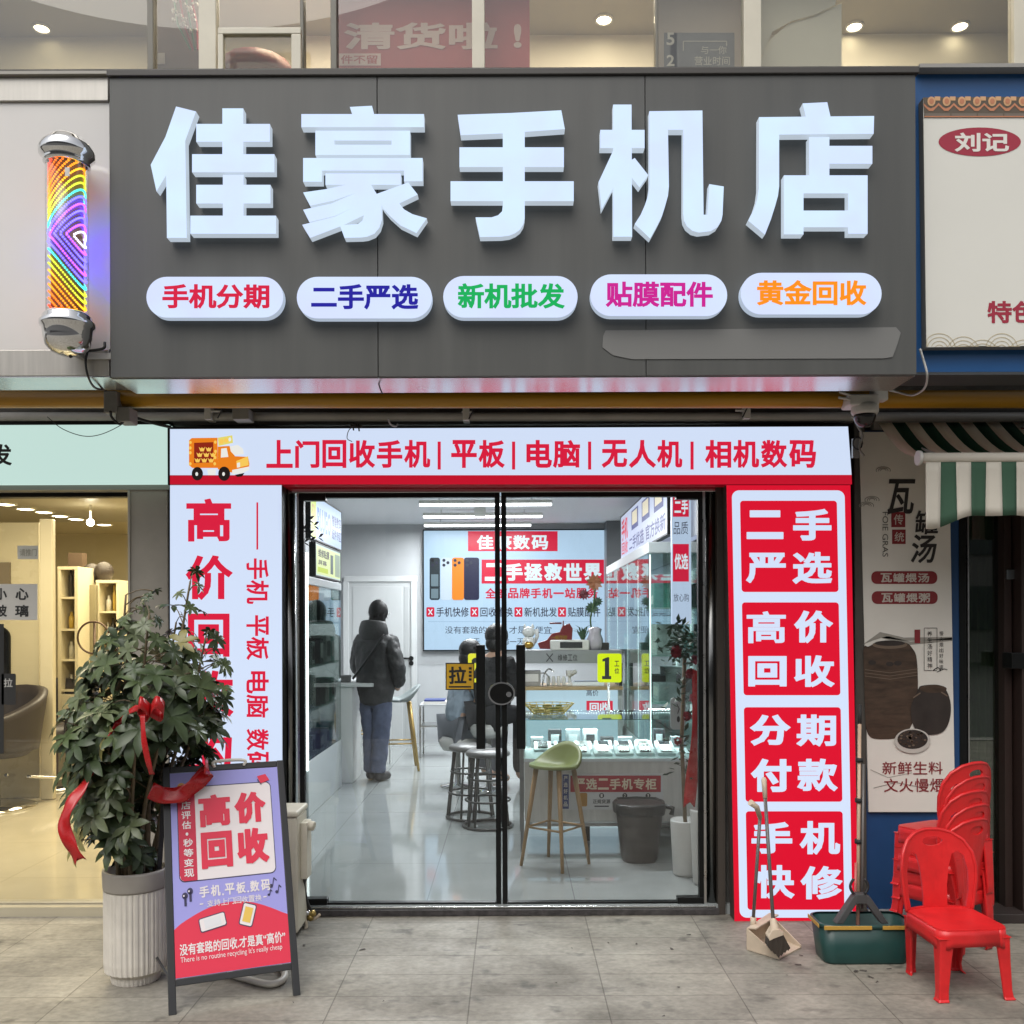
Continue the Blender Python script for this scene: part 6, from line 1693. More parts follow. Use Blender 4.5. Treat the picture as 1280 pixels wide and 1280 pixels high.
ribbon([P(188, 988, -1.02), p_(-.07, .125, .03), p_(.10, .125, .035), p_(.24, .07, .03), p_(.34, .005, .03), P(256, 957, -.98)], .07, 'red ribbon draped over the top left corner of the A board', (0, .2, 1))

# ------------------------------------------------------------------ outdoor unit, hose, pipes behind the A-board
ac = thing('air_conditioner', 'cream outdoor air conditioner unit half hidden behind the A board', 'air conditioner', P(340, 1165, -.2))
ACM = M('aged_cream_plastic', (.62, .58, .47), .5, noise=.1, nscale=6)
XA, XB = P(250, 1000, -.3).x, P(375, 1000, -.3).x
b = B(); b.box(XA, XB, -.36, -.14, .03, .60, ACM); b.box(XA - .004, XB + .004, -.37, -.13, .601, .63, ACM); b.build('casing', ac, bevel=.01)
b = B(); b.box(XB - .045, XB - .03, -.366, -.3605, .06, .58, ACM); b.box(XB - .075, XB - .06, -.366, -.3605, .06, .58, ACM); b.box(XB + .0005, XB + .035, -.30, -.2, .28, .56, ACM); b.build('side_cover', ac, bevel=.006)
b = B(); q = P(386, 1030, -.25); b.tube([q + Vector((-.02, 0, 0)), q + Vector((.03, -.01, -.01))], .024, ACM, 12); b.build('valve_cap', ac, bevel=.004)
b = B(); b.tube(wave([Vector((XB + .02, -.26, .29)), P(379, 1105, -.2), P(382, 1125, -.16), P(388, 1140, -.12)], 6), .013, CABLE, 10); b.build('pipe_sleeve', ac)
b = B()
for x in (XA + .06, XB - .06): b.box(x - .03, x + .03, -.36, -.14, .0005, .029, BLACKM)
b.build('foot', ac)
b = B(); BR = M('brass', (.42, .30, .10), .35, .8)
for k_, (x, y) in enumerate(((384, 1141), (388, 1147), (381, 1152), (391, 1142))): b.ball(P(x, y, -.15), .018, BR if k_ % 2 else CHROME, 8)
b.tube(wave([P(386, 1150, -.15), P(394, 1148, -.14), P(400, 1143, -.12)], 4), .008, M('tan_tape', (.5, .4, .28), .6), 8)
b.tube(wave([P(380, 1145, -.16), P(383, 1158, -.18), P(378, 1168, -.2)], 4), .009, M('tan_tape_pale', (.55, .48, .36), .6), 8)
b.build('valve_fitting', label='brass valve fittings and taped pipes at the foot of the air conditioner', cat='fittings')
b = B(); hz_ = lambda px, py: (lambda y: Vector((P(px, py, y).x, y, .016)))(gy(py, .016))
b.tube(wave([hz_(286, 1216), hz_(310, 1223), hz_(335, 1229), hz_(350, 1226), hz_(356, 1218), hz_(352, 1209), hz_(340, 1205)], 6), .015, M('pale_hose', (.55, .52, .45), .45), 12)
b.build('hose', label='pale hose looped on the pavement behind the A board', cat='hose')

# ------------------------------------------------------------------ dustpan, broom, mop bucket, mop
DPY = -.62
DPM = M('beige_plastic', (.55, .45, .34), .5, noise=.1, nscale=14); GRYP = M('grey_tube', (.12, .115, .11), .35, noise=.1)
dp = thing('dustpan', 'beige long handled dustpan with grey stick in front of the red lightbox', 'dustpan', P(965, 1195, DPY))
g_ = lambda px, py, z=0.0: (lambda y: Vector((P(px, py, y).x, y, z)))(gy(py, z))
b = B()
f0, f1, f2, f3 = g_(934, 1188, .003), g_(974, 1200, .003), g_(1001, 1186, .003), g_(962, 1168, .003)
b.add([f0, f1, f2, f3], [(0, 1, 2, 3)], DPM)
def wall(a, c, h0, h1): b.add([a, c, c + Vector((0, 0, h1)), a + Vector((0, 0, h0))], [(0, 1, 2, 3)], DPM)
wall(f0, f1, .10, .012); wall(f3, f2, .10, .012); wall(f0, f3, .10, .10)
bk0, bk3 = f0 + Vector((0, 0, .10)), f3 + Vector((0, 0, .10))
b.add([bk0, bk3, bk3.lerp(f2, .3) + Vector((0, 0, .04)), bk0.lerp(f1, .3) + Vector((0, 0, .04))], [(0, 1, 2, 3)], DPM)
b.build('pan', dp, solid=.006)
b = B(); a = bk0.lerp(bk3, .25); c = P(950, 1022, DPY + .13); b.tube([a, c], .008, GRYP, 10); b.build('stick', dp)
b = B(); b.tube([c, P(946, 1009, DPY + .1), P(938, 1003, DPY + .08)], .013, DPM, 10, rs=[.011, .013, .015]); b.tube([a - Vector((0, 0, .02)), a.lerp(c, .07)], .014, DPM, 10); b.build('grip', dp)
bm_ = thing('broom', 'beige headed broom with grey stick leaning with the dustpan', 'broom', P(975, 1195, DPY - .05))
b = B(); a = P(967, 1160, DPY - .04); c = P(955, 975, DPY + .2); b.tube([a, c], .0085, GRYP, 10); b.build('stick', bm_)
b = B(); b.tube([c - (c - a).normalized() * .09, c, c + (c - a).normalized() * .012], .012, DPM, 10, rs=[.0105, .013, .008]); b.build('grip', bm_)
b = B(); b.tube([P(966, 1148, DPY - .04), P(968, 1158, DPY - .045), P(968, 1166, DPY - .05)], .02, DPM, 12, rs=[.012, .02, .028])
b.slab([[(961, 1172), (966, 1163), (974, 1162), (980, 1166), (979, 1169), (968, 1173), (962, 1176)]], lambda x, y: P(x, y, DPY - .075), (0, .06, 0), DPM); b.build('broom_head', bm_, bevel=.004)
b = B(); BRM = M('dark_bristle', (.04, .03, .022), .85, bump=.8, bscale=160, stretch=(1, 1, .1))
b.slab([[(961, 1174.5), (979.5, 1169), (988, 1185), (985.5, 1188.5), (984, 1187.5), (981.5, 1191.5), (980, 1190.5), (977, 1195), (975.5, 1194), (973.5, 1197.5), (970, 1192.5), (968.5, 1193), (965.5, 1188), (964, 1189), (960, 1183)]], lambda x, y: P(x, y, DPY - .072), (0, .054, 0), BRM); b.build('bristles', bm_)

MB_ = thing('mop_bucket', 'dark green rectangular mop bucket with yellow rim beside the red chair', 'bucket', P(1083, 1207, -.62))
GRN = M('dark_green_plastic', (.012, .05, .045), .35, noise=.1, nscale=8); YRM = M('ochre_plastic', (.48, .28, .05), .4)
yA, yB = -.74, -.54
xA0, xA1 = P(1030, 1200, yA).x, P(1142, 1200, yA).x
b = B(); cxm, cym = (xA0 + xA1) / 2, (yA + yB) / 2; hw, hd_ = (xA1 - xA0) / 2, (yB - yA) / 2
def ringp(sx, sy, z, r=.05, n=6): return [Vector((cxm + x, cym + y, z)) for x, y in rr_pts(-hw * sx, -hd_ * sy, hw * sx, hd_ * sy, r, n)]
rings = [ringp(.93, .88, .001, .045), ringp(.95, .9, .01, .05), ringp(1.05, 1.04, .172, .06), ringp(1.03, 1.0, .172, .055), ringp(.92, .86, .02, .045)]
n_r = len(rings[0]); vs = [v for r in rings for v in r]; fs = []
for i in range(len(rings) - 1):
    for j in range(n_r): fs.append((i * n_r + j, i * n_r + (j + 1) % n_r, (i + 1) * n_r + (j + 1) % n_r, (i + 1) * n_r + j))
fs.append(tuple(range(n_r))[::-1]); fs.append(tuple((len(rings) - 1) * n_r + j for j in range(n_r)))
b.add(vs, fs, GRN, True); b.build('tub', MB_)
b = B()
top = ringp(1.075, 1.07, .166, .065); top2 = ringp(1.075, 1.07, .182, .065); inn = ringp(1.02, .99, .183, .055); low = ringp(1.045, 1.03, .164, .06)
vs = low + top + top2 + inn; fs = []
for i in range(3):
    for j in range(n_r): fs.append((i * n_r + j, i * n_r + (j + 1) % n_r, (i + 1) * n_r + (j + 1) % n_r, (i + 1) * n_r + j))
b.add(vs, fs, GRN, True); b.build('rim', MB_)
b = B()
yq = cym - hd_ * 1.07 - .004
for x0, x1 in ((cxm - hw * 1.0, cxm + hw * .06), (cxm + hw * .30, cxm + hw * 1.0)): b.box(x0, x1, yq, yq + .01, .164, .181, YRM)
b.box(cxm - hw * 1.085, cxm - hw * 1.07, cym - hd_ * .8, cym + hd_ * .8, .164, .181, YRM); b.build('ochre_trim', MB_, bevel=.003)
b = B(); DG = M('dark_grey_plastic', (.06, .062, .062), .5)
ap1 = P(1075, 1126, cym)
for s in (-1, 1):
    bot = Vector((ap1.x + s * .105, cym - .03, .165)); tp0 = Vector((ap1.x + s * .015, cym - .02, ap1.z + .03))
    b.hexa([bot + Vector((-.018, 0, 0)), bot + Vector((.018, 0, 0)), bot + Vector((.018, .05, 0)), bot + Vector((-.018, .05, 0))],
           [tp0 + Vector((-.02, 0, 0)), tp0 + Vector((.02, 0, 0)), tp0 + Vector((.02, .04, 0)), tp0 + Vector((-.02, .04, 0))], DG)
b.box(ap1.x - .025, ap1.x + .025, cym - .022, cym + .022, ap1.z - .01, ap1.z + .036, DG); b.build('wringer_frame', MB_, bevel=.004)
mp_ = thing('mop', 'flat mop with tan and dark stick standing in the green bucket', 'mop', P(1077, 1180, cym))
b = B(); lo, hi = Vector((ap1.x + .0, cym + .03, .12)), P(1074.5, 905, cym + .2)
TAN = M('tan_mop_stick', (.50, .36, .25), .4); RDS = M('pink_mop_stick', (.45, .13, .11), .4)
b.tube([lo, hi], .0085, TAN, 10); b.build('stick', mp_)
b = B(); o3 = Vector((.016, -.012, 0)); b.tube([lo + o3 + Vector((0, 0, .1)), lo.lerp(hi, .8) + o3], .006, GRYP, 8); o4 = Vector((-.016, -.012, 0)); b.tube([lo + o4 + Vector((0, 0, .12)), lo.lerp(hi, .32) + o4], .006, RDS, 8); b.build('pull_rod', mp_)
b = B(); b.tube([hi, hi.lerp(lo, -.10)], .009, BLACKM, 10); b.build('grip', mp_)
for t in (.42, .62, .82):
    c0 = lo.lerp(hi, t); b = B(); b.tube([c0 - Vector((0, 0, .01)), c0 + Vector((0, 0, .01))], .018, BLACKM, 10); b.build('collar', mp_)
b = B(); c0 = P(1074, 1108, cym - .02)
for sgn in (-1, 1): b.tube([c0 + Vector((sgn * (.025 + .016 * math.sin(a_ / 10 * math.pi)), 0, -.035 + .07 * a_ / 10)) for a_ in range(11)], .0065, BLACKM, 8)
b.build('ring_handle', mp_)
b = B(); b.box(lo.x - .12, lo.x + .12, cym - .02, cym + .05, .09, .12, M('mop_pad', (.30, .06, .10), .8)); b.build('mop_head', mp_, bevel=.006)

# ------------------------------------------------------------------ red plastic chairs
REDP = M('red_plastic', (.60, .016, .018), .36, noise=.14, nscale=9, bump=.05, bscale=120)
def red_chair(label):
    t = thing('plastic_chair', label, 'chair', (0, 0, 0), 'red plastic chairs')
    SH, SW, SD = .285, .150, .160
    b = B()
    b.slab([rr_pts(-SW, -SD, SW, SD * .95, .05, 6)], lambda x, y: Vector((x * (1 - .08 * (y + SD)), y, SH + .006 * math.cos(y * 8))), (0, 0, -.012), REDP, extra=[(i * .06 - .12, j * .06 - .12) for i in range(5) for j in range(5)])
    # skirt with an arch on each side
    pts = rr_pts(-SW, -SD, SW, SD * .95, .05, 6)
    n = len(pts)
    def sk(u, v):
        i = int(round(u * n)) % n
        x, y = pts[i]
        m_ = max(0.0, 1 - (abs(x) / (SW * .72)) ** 4) if abs(abs(y) - SD) < .03 else max(0.0, 1 - (abs(y) / (SD * .72)) ** 4)
        dep = .075 - .04 * m_
        return Vector((x * (1 - .08 * (y + SD)) * (1 + .03 * v), y * (1 + .03 * v), SH - dep * v))
    b.grid(sk, n, 3, REDP)
    b.build('seat', t, solid=.005)
    # backrest: a hoop with a wide centre splat and a hand hole
    outer = [(-.148, 0.0), (-.158, .06), (-.167, .13), (-.169, .19), (-.158, .25), (-.128, .30), (-.082, .330), (-.03, .342), (.03, .342), (.082, .330), (.128, .30), (.158, .25), (.169, .19), (.167, .13), (.158, .06), (.148, 0.0)]
    o2 = []
    for (a, c), (d, e) in zip(outer, outer[1:]):
        for k in range(4): o2.append((a + (d - a) * k / 4, c + (e - c) * k / 4))
    o2.append(outer[-1])
    rim_ = list(o2)
    o2 += [(.148 - .296 * k / 10, 0) for k in range(1, 10)]
    hole = [el_pts(0, .292, .046, .021, 20)]
    for s in (-1, 1):
        h = [(.054, .012), (.056, .10), (.066, .18), (.082, .238), (.104, .252), (.126, .232), (.140, .17), (.138, .08), (.126, .012)]
        h = [(s * x, y) for x, y in h]
        hh = []
        for (a, c), (d, e) in zip(h, h[1:] + h[:1]):
            for k in range(3): hh.append((a + (d - a) * k / 3, c + (e - c) * k / 3))
        hole.append(hh)
    def bk(u, v): return Vector((u, SD * .93 + .09 * v * .9 + .02 * v * v - 1.9 * u * u, SH + v))
    b = B(); b.slab([o2], bk, (0, .011, 0), REDP, holes=hole, extra=[(i * .022 - .154, j * .022 + .01) for i in range(15) for j in range(15) if abs(i * .022 - .154) < .13])
    b.tube([bk(*p_) + Vector((0, .0055, 0)) for p_ in rim_], .0085, REDP, 8); b.build('backrest', t)
    for sx in (-1, 1):
        for sy in (-1, 1):
            b = B()
            # angle-section leg, tapered, with a flared foot
            k_ = 0.0 if sy < 0 else -.9
            secs = [(SH - .03, .062, 0.0), (SH * .55, .05, .002 + .016 * k_), (.04, .040, .006 + .03 * k_), (.012, .042, .010 + .032 * k_), (.001, .050, .018 + .03 * k_)]
            vs, fs = [], []
            for z, w, o in secs:
                x1 = sx * (SW * (1.0 if sy < 0 else .93) + o); y1 = sy * SD + sy * abs(o)
                for dx, dy in ((0, 0), (-w, 0), (-w, .012), (-.012, .012), (-.012, w), (0, w)):
                    vs.append((x1 + sx * dx, y1 - sy * dy, z))
            for i in range(len(secs) - 1):
                for j in range(6): fs.append((i * 6 + j, i * 6 + (j + 1) % 6, (i + 1) * 6 + (j + 1) % 6, (i + 1) * 6 + j))
            fs.append(tuple(range(6))); fs.append(tuple(range(len(vs) - 6, len(vs))))
            b.add(vs, fs, REDP); b.build('leg', t, bevel=.006)
    return t
ch = red_chair('single red plastic chair standing on the pavement in front of the stack')
ch.location = (1.875, -.98, 0); ch.rotation_euler = (0, 0, rad(5))
stk = ['red chair at the very bottom of the stack of five', 'second red chair from the bottom of the stack', 'red chair in the middle of the stack of five', 'second red chair from the top of the stack', 'topmost red chair of the stack by the restaurant door']
sx_ = 2.075
for i, lb in enumerate(stk):
    c_ = dup(ch, (sx_ + (0, .006, -.004, .008, .001)[i], -.44 + (0, .004, -.003, .002, -.005)[i], .066 * i), rad((-152, -149.5, -153.5, -150, -154)[i]), lb)

# ------------------------------------------------------------------ restaurant front: awning, banner, wall, door
aw = thing('awning', 'green and cream striped awning with scalloped valance over the restaurant', 'awning', P(1250, 577, -.6))
GS = M('awning_green', (.04, .10, .06), .8, noise=.08, nscale=4); CSM = M('awning_cream', (.62, .58, .50), .8, noise=.06, nscale=4)
def translucent(m):
    n, l = m.node_tree.nodes, m.node_tree.links
    tr_ = n.new('ShaderNodeBsdfTranslucent'); tr_.inputs[0].default_value = [min(1, v * 1.2) for v in n['Principled BSDF'].inputs['Base Color'].default_value]
    mx = n.new('ShaderNodeMixShader'); mx.inputs[0].default_value = .72
    l.new(n['Principled BSDF'].outputs[0], mx.inputs[1]); l.new(tr_.outputs[0], mx.inputs[2]); l.new(mx.outputs[0], n['Material Output'].inputs['Surface'])
GSC, CSC = M('canopy_green', (.05, .13, .075), .8, noise=.08, nscale=4), M('canopy_cream', (.70, .66, .58), .8, noise=.06, nscale=4)
translucent(GSC); translucent(CSC)
aX0 = 1.92; aX1 = 3.6; YF, YB_ = -.60, -.06; ZF, ZBk = 2.31, 2.59
nst = 24; sw = (aX1 - aX0) / nst
b = B()
for i in range(nst):
    x0, x1 = aX0 + i * sw, aX0 + (i + 1) * sw
    m = CSC if i % 2 == 0 else GSC
    b.grid(lambda u, v, x0=x0, x1=x1: Vector((x0 + (x1 - x0) * v, YB_ + (YF - YB_) * u, ZBk + (ZF - ZBk) * u - .05 * math.sin(math.pi * u))), 8, 1, m)
b.build('canopy', aw, solid=.002)
b = B()
for i in range(nst):
    m = CSM if i % 2 == 0 else GS
    def vf(u, v, i=i):
        x = aX0 + (i + v) * sw
        ph = (x - aX0 - .02) / .62
        dp = .27 + .03 * math.cos(ph * 2 * math.pi) + .012 * math.cos(ph * 4 * math.pi)
        return Vector((x, YF - .022 + .012 * math.sin((i + v) * 2.1) * u, ZF - .02 - dp * u))
    b.grid(vf, 6, 4, m)
b.build('valance', aw, solid=.002)
b = B(); b.tube([(aX0 - .02, YF - .012, ZF), (aX1, YF - .012, ZF)], .024, CSM, 14); b.tube([(aX0 - .035, YF - .012, ZF), (aX0 - .02, YF - .012, ZF)], .034, WPLAST, 14); b.build('front_bar', aw)
b = B(); b.tube([(aX0 + .12, YB_, ZBk - .1), (aX0 + .12, YF, ZF - .01)], .012, WPLAST, 8); b.box(aX0 - .02, aX1, -.05, .0, ZBk - .03, ZBk + .035, M('awning_headbox', (.2, .19, .17), .6)); b.build('arm', aw)

WYR = -.015
rw = thing('restaurant_wall', 'deep blue restaurant wall strip around the soup banner', 'wall', P(1140, 1140, WYR))
BLW = M('blue_wall_paint', (.010, .055, .16), .5, noise=.15, nscale=4)
b = B(); b.box(P(1083, 1000, WYR).x, P(1200, 1000, WYR).x, WYR, .08, .0, 2.56, BLW); b.build('blue_panel', rw)
b = B(); b.box(P(1083, 1000, WYR).x, P(1200, 1000, WYR).x, WYR - .02, WYR - .001, .001, .035, M('wall_kick_strip', (.3, .3, .3), .5)); b.build('kick_strip', rw)
b = B(); b.box(P(1200, 1000, -.02).x + .001, P(1209, 1000, -.02).x, -.02, .1, .0, 2.56, BLACK); b.build('trim', rw)
sbn = thing('soup_banner', 'tall cream soup banner with calligraphy and brown jars on the blue wall', 'banner', P(1136, 1016, -.03))
BNM = M('banner_cream', (.74, .71, .64), .5, noise=.06, nscale=2)
b = B(); b.slab([[(1074, 540), (1186, 540), (1194, 1015), (1086, 1015)]], lambda x, y: P(x, y, -.035), (0, .012, 0), BNM); b.build('cloth', sbn)
b = B(); sh = Sheet(b, lambda x, y: P(x, y, -.036), step=.0008)
CB, DR_, SL = M('calligraphy_black', (.02, .017, .015), .6), M('seal_red', (.22, .018, .022), .6), M('banner_pale_letter', (.55, .50, .44), .6)
sh.text('瓦', 1107, 599, 1141, 643, CB, .02, 2, slant=.1); sh.text('罐', 1142, 638, 1172, 668, CB, .02, 2, slant=.1); sh.text('汤', 1137, 668, 1168, 704, CB, .02, 2, slant=.12)
sh.text('FOIE GRAS', 1103, 640, 1110, 696, M('banner_grey_letter', (.10, .09, .075), .6), 0, 2, rot=90)
sh.rect(1114, 640, 1131.5, 659, DR_, 1); sh.text('传', 1117, 643, 1129, 656, SL, .01, 2); sh.rect(1115, 662, 1132, 680, DR_, 1); sh.text('统', 1118, 665, 1130, 677, SL, .01, 2)
sh.rr(1089, 714, 1171.5, 730, 7, DR_, 1); sh.text('瓦罐煨汤', 1100, 716.5, 1162, 728, SL, .025, 2, split=True)
sh.rr(1089.5, 739, 1172, 755, 7, DR_, 1); sh.text('瓦罐煨粥', 1101, 741.5, 1163, 753, SL, .025, 2, split=True)
def sm2(p):
    q = p[-2:] + p + p[:2]
    return [tuple(v) for v in wave([(x, y, 0) for x, y in q], 5)[10:-11]] and [(v[0], v[1]) for v in wave([(x, y, 0) for x, y in q], 5)[10:-11]]
JB, JD, JL = M('jar_print_brown', (.060, .036, .022), .5, noise=.45, nscale=9, stretch=(1, 1, 4)), M('jar_print_dark', (.030, .022, .018), .5, noise=.3, nscale=9), M('jar_print_light', (.16, .115, .08), .5)
WSH = M('ink_wash', (.30, .28, .24), .6)
for k in range(7): sh.poly([(1078 + k * 2, 800 - k * 2 + 6), (1100 + k * 9, 790 + (k % 3) * 5), (1130 + k * 8, 797 + (k % 2) * 5), (1190, 796 + k), (1190, 800 + k), (1130 + k * 8, 801 + (k % 2) * 5), (1100, 797)], WSH, 1) if k < 2 else None
sh.poly(sm2([(1079, 815), (1086, 808), (1100, 803), (1130, 803), (1140, 810), (1146, 825), (1147, 870), (1142, 900), (1128, 920), (1100, 924), (1085, 918), (1081, 890)]), JB, 2)
sh.poly(el_pts(1112, 806, 22, 5, 20), JL, 3); sh.poly(el_pts(1112, 804, 19, 3.4, 20), JD, 4)
for y in (838, 842, 846): sh.line([(1081, y - 1), (1112, y + 3), (1147, y - 2)], .8, JL, 3)
for x, y in ((1090, 828), (1112, 830), (1122, 829)): sh.ell(x, y, 5, 3, JD, 4, 12)
sh.poly(sm2([(1147, 862), (1152, 857), (1172, 856), (1182, 862), (1188, 880), (1186, 902), (1176, 916), (1155, 918), (1143, 910), (1138, 892), (1140, 876)]), JD, 5)
sh.poly(el_pts(1166, 861, 17, 5, 18), JB, 6); sh.line([(1141, 872), (1150, 866)], 1.6, JL, 7); sh.line([(1184, 870), (1176, 865)], 1.6, JL, 7)
sh.ell(1140, 926, 22.5, 15.5, M('bowl_print', (.52, .49, .44), .5), 8); sh.ell(1140, 924, 19, 12, JD, 9)
rr_ = random.Random(3)
for k in range(46): a_ = rr_.uniform(0, 6.28); r_ = rr_.random() ** .5; sh.ell(1140 + 17 * r_ * math.cos(a_), 924 + 10 * r_ * math.sin(a_), 1.7, 1.1, JL if k % 3 == 0 else JB, 10, 8)
for i, chs_ in enumerate('养生汤好精神'): sh.text(chs_, 1159, 789 + i * 8, 1165, 795.5 + i * 8, CB, 0, 3)
sh.line([(1155, 785), (1171, 785), (1171, 838), (1155, 838), (1155, 785)], .6, CB, 3)
for i, chs_ in enumerate('慢火煨出好味道'): sh.text(chs_, 1174, 789 + i * 7, 1179, 794.5 + i * 7, CB, 0, 3)
sh.rect(1143, 787, 1150, 804, DR_, 3)
sh.line([(1166, 838), (1172, 834), (1176, 838), (1171, 840), (1180, 836), (1184, 837)], .9, CB, 3)
sh.text('新鲜生料', 1102, 952, 1179, 968, DR_, .008, 2, split=True); sh.text('文火慢煨', 1104, 973, 1181, 990, DR_, .008, 2, split=True)
for cx_, cy_ in ((1090, 625), (1104, 588), (1083, 632)):
    for r_ in (9, 6, 3.5): sh.line([(cx_ + r_ * math.cos(rad(q_)), cy_ - r_ * .5 * math.sin(rad(q_))) for q_ in range(-20, 230, 25)], .9, WSH, 1)
sh.line([(1092, 985), (1120, 978), (1150, 984), (1186, 974)], .9, WSH, 1); sh.line([(1088, 962), (1110, 972), (1140, 966)], .7, WSH, 1)
b.build('print', sbn)

rd = thing('restaurant_door', 'green tinted restaurant glass door with dark brown posts', 'glass door', P(1240, 1150, .0))
TGL = GLASS('green_tinted_glass', (.50, .56, .48), .16)
BRN = M('dark_brown_post', (.030, .018, .015), .4)
b = B(); b.box(P(1210, 900, .02).x, P(1251, 900, .02).x, .02, .028, .05, 2.5, TGL); b.build('pane', rd)
cu = thing('curtain', 'grey green curtain added behind the tinted restaurant door', 'curtain', P(1230, 1120, .12))  # added to lighten the dark pane; folds stand in for its reflections
b = B(); cxa, cxb = P(1205, 900, .1).x, P(1262, 900, .1).x
b.grid(lambda u, v: Vector((cxa + (cxb - cxa) * u, .12 + .012 * math.sin(u * 34 + .6 * math.sin(v * 5)), .08 + 2.35 * v)), 60, 8, M('grey_green_cloth', (.36, .41, .36), .8, noise=.15, nscale=5)); b.build('cloth', cu, solid=.002)
b = B(); b.tube([(cxa - .02, .12, 2.45), (cxb + .02, .12, 2.45)], .01, ALU, 8); b.build('rail', cu)
b = B(); b.box(P(1209, 900, .0).x + .001, P(1211, 900, .0).x, -.01, .05, .02, 2.55, ALU); b.build('edge_strip', rd)
b = B(); b.box(P(1251, 900, 0).x, P(1260, 900, 0).x, -.04, .06, .02, 2.55, BRN); b.build('post', rd)
b = B(); b.box(P(1275, 900, -.1).x, P(1345, 900, -.1).x, -.12, .06, .02, 2.55, BRN); b.build('post', rd)
b = B(); b.box(P(1261, 900, .02).x, P(1274, 900, .02).x, .02, .03, .05, 2.5, M('grey_green_leaf', (.10, .12, .11), .25)); b.build('side_leaf', rd)
b = B(); b.pbox(1259, 712, 1278, 724, -.05, .08, M('steel_hinge', (.2, .22, .24), .35, .6)); b.pbox(1265, 816, 1282, 836, -.14, .1, BLACK); b.build('hinge', rd, bevel=.003)
b = B(); b.box(P(1205, 1140, -.02).x, 3.6, -.16, .1, .001, .05, M('restaurant_step', (.03, .022, .02), .5, noise=.3)); b.build('step', rd, bevel=.004)

# ------------------------------------------------------------------ flower stand inside the right door
fx = P(868, 1100, .45).x
fst = thing('flower_stand', 'opening flower stand with red blooms and ribbons behind the right door post', 'flower stand', (fx, .55, FZ))
q = Vector((fx - .02, .62, FZ))
b = B(); b.lathe(q, [(.07, .001), (.075, .02), (.09, .32), (.085, .33), (.06, .3)], M('white_flower_pot', (.42, .42, .40), .4), 20); b.lathe(q + Vector((.07, -.2, 0)), [(.06, .001), (.065, .02), (.08, .42), (.075, .43), (.05, .4)], b.mats[0], 20); b.build('pot', fst)
b = B(); b.tube([q + Vector((0, 0, .3)), q + Vector((-.02, 0, .8)), q + Vector((0, 0, 1.3))], .012, STEMM, 8); b.build('stem', fst)
b = B()
FL = [M('stand_leaf', (.02, .05, .022), .5), M('stand_leaf_pale', (.05, .09, .045), .5)]
for i in range(260):
    h_ = rs_.choice((rs_.uniform(1.25, 1.5), rs_.uniform(1.3, 1.45), rs_.uniform(.6, 1.2)))
    c = q + Vector((rs_.gauss(-.01, .06), rs_.gauss(0, .06), h_)); d = Vector((rs_.uniform(-1, 1), rs_.uniform(-1, 1), rs_.uniform(-.4, .8))).normalized(); sd = d.cross(Vector((.3, .5, 1))).normalized() * .013
    b.add([c, c + d * .03 + sd, c + d * .06, c + d * .03 - sd], [(0, 1, 2, 3)], FL[i % 2])
b.build('foliage', fst)
b = B(); BL = [M('red_bloom', (.24, .01, .02), .6), M('pink_bloom', (.35, .08, .11), .6)]
for cx_, cy_, cz_, r_, mt in ((-.06, -.05, 1.33, .045, 0), (.02, -.08, 1.2, .04, 0), (.05, -.03, 1.05, .04, 1), (.0, -.07, .95, .035, 0), (-.05, -.04, .8, .03, 0), (.05, -.05, 1.28, .035, 1)):
    for k in range(22):
        d = Vector((rs_.gauss(0, 1), rs_.gauss(0, 1), rs_.gauss(0, 1))).normalized(); c = q + Vector((cx_, cy_, cz_)) + d * r_ * .5; s1_ = d.cross(Vector((.2, .4, 1))).normalized() * r_ * .5; s2_ = d.cross(s1_).normalized() * r_ * .5
        b.add([c - s1_, c - s2_ + d * r_ * .3, c + s1_, c + s2_ + d * r_ * .3], [(0, 1, 2, 3)], BL[mt])
b.build('bloom', fst)
def rb2(pts, w, lb): return ribbon(pts, w, lb, (1, .2, 0), True)
rb2([q + Vector((.06, -.1, 1.22)), q + Vector((.05, -.14, .95)), q + Vector((.02, -.13, .65)), q + Vector((0, -.12, .42))], .07, 'wide red ribbon hanging from the flower stand')
rb2([q + Vector((.10, -.06, 1.2)), q + Vector((.11, -.1, .9)), q + Vector((.10, -.1, .55))], .06, 'second red ribbon nearer the door post on the flower stand')
fan_ = thing('paper_fan_card', 'pale hanging card with dark brush marks beside the flower stand', 'card', P(847, 915, .9))
b = B(); b.slab([rr_pts(838, 872, 857, 912, 5)], lambda x, y: P(x, y, .9), (0, .006, 0), M('pale_card', (.42, .46, .46), .4)); b.build('card', fan_)
b = B(); sh = Sheet(b, lambda x, y: P(x, y, .9)); sh.line([(846, 880), (849, 886), (847, 892)], 1, INK, 1); sh.ell(848, 899, 2, 4, INK, 1, 10); b.build('print', fan_)

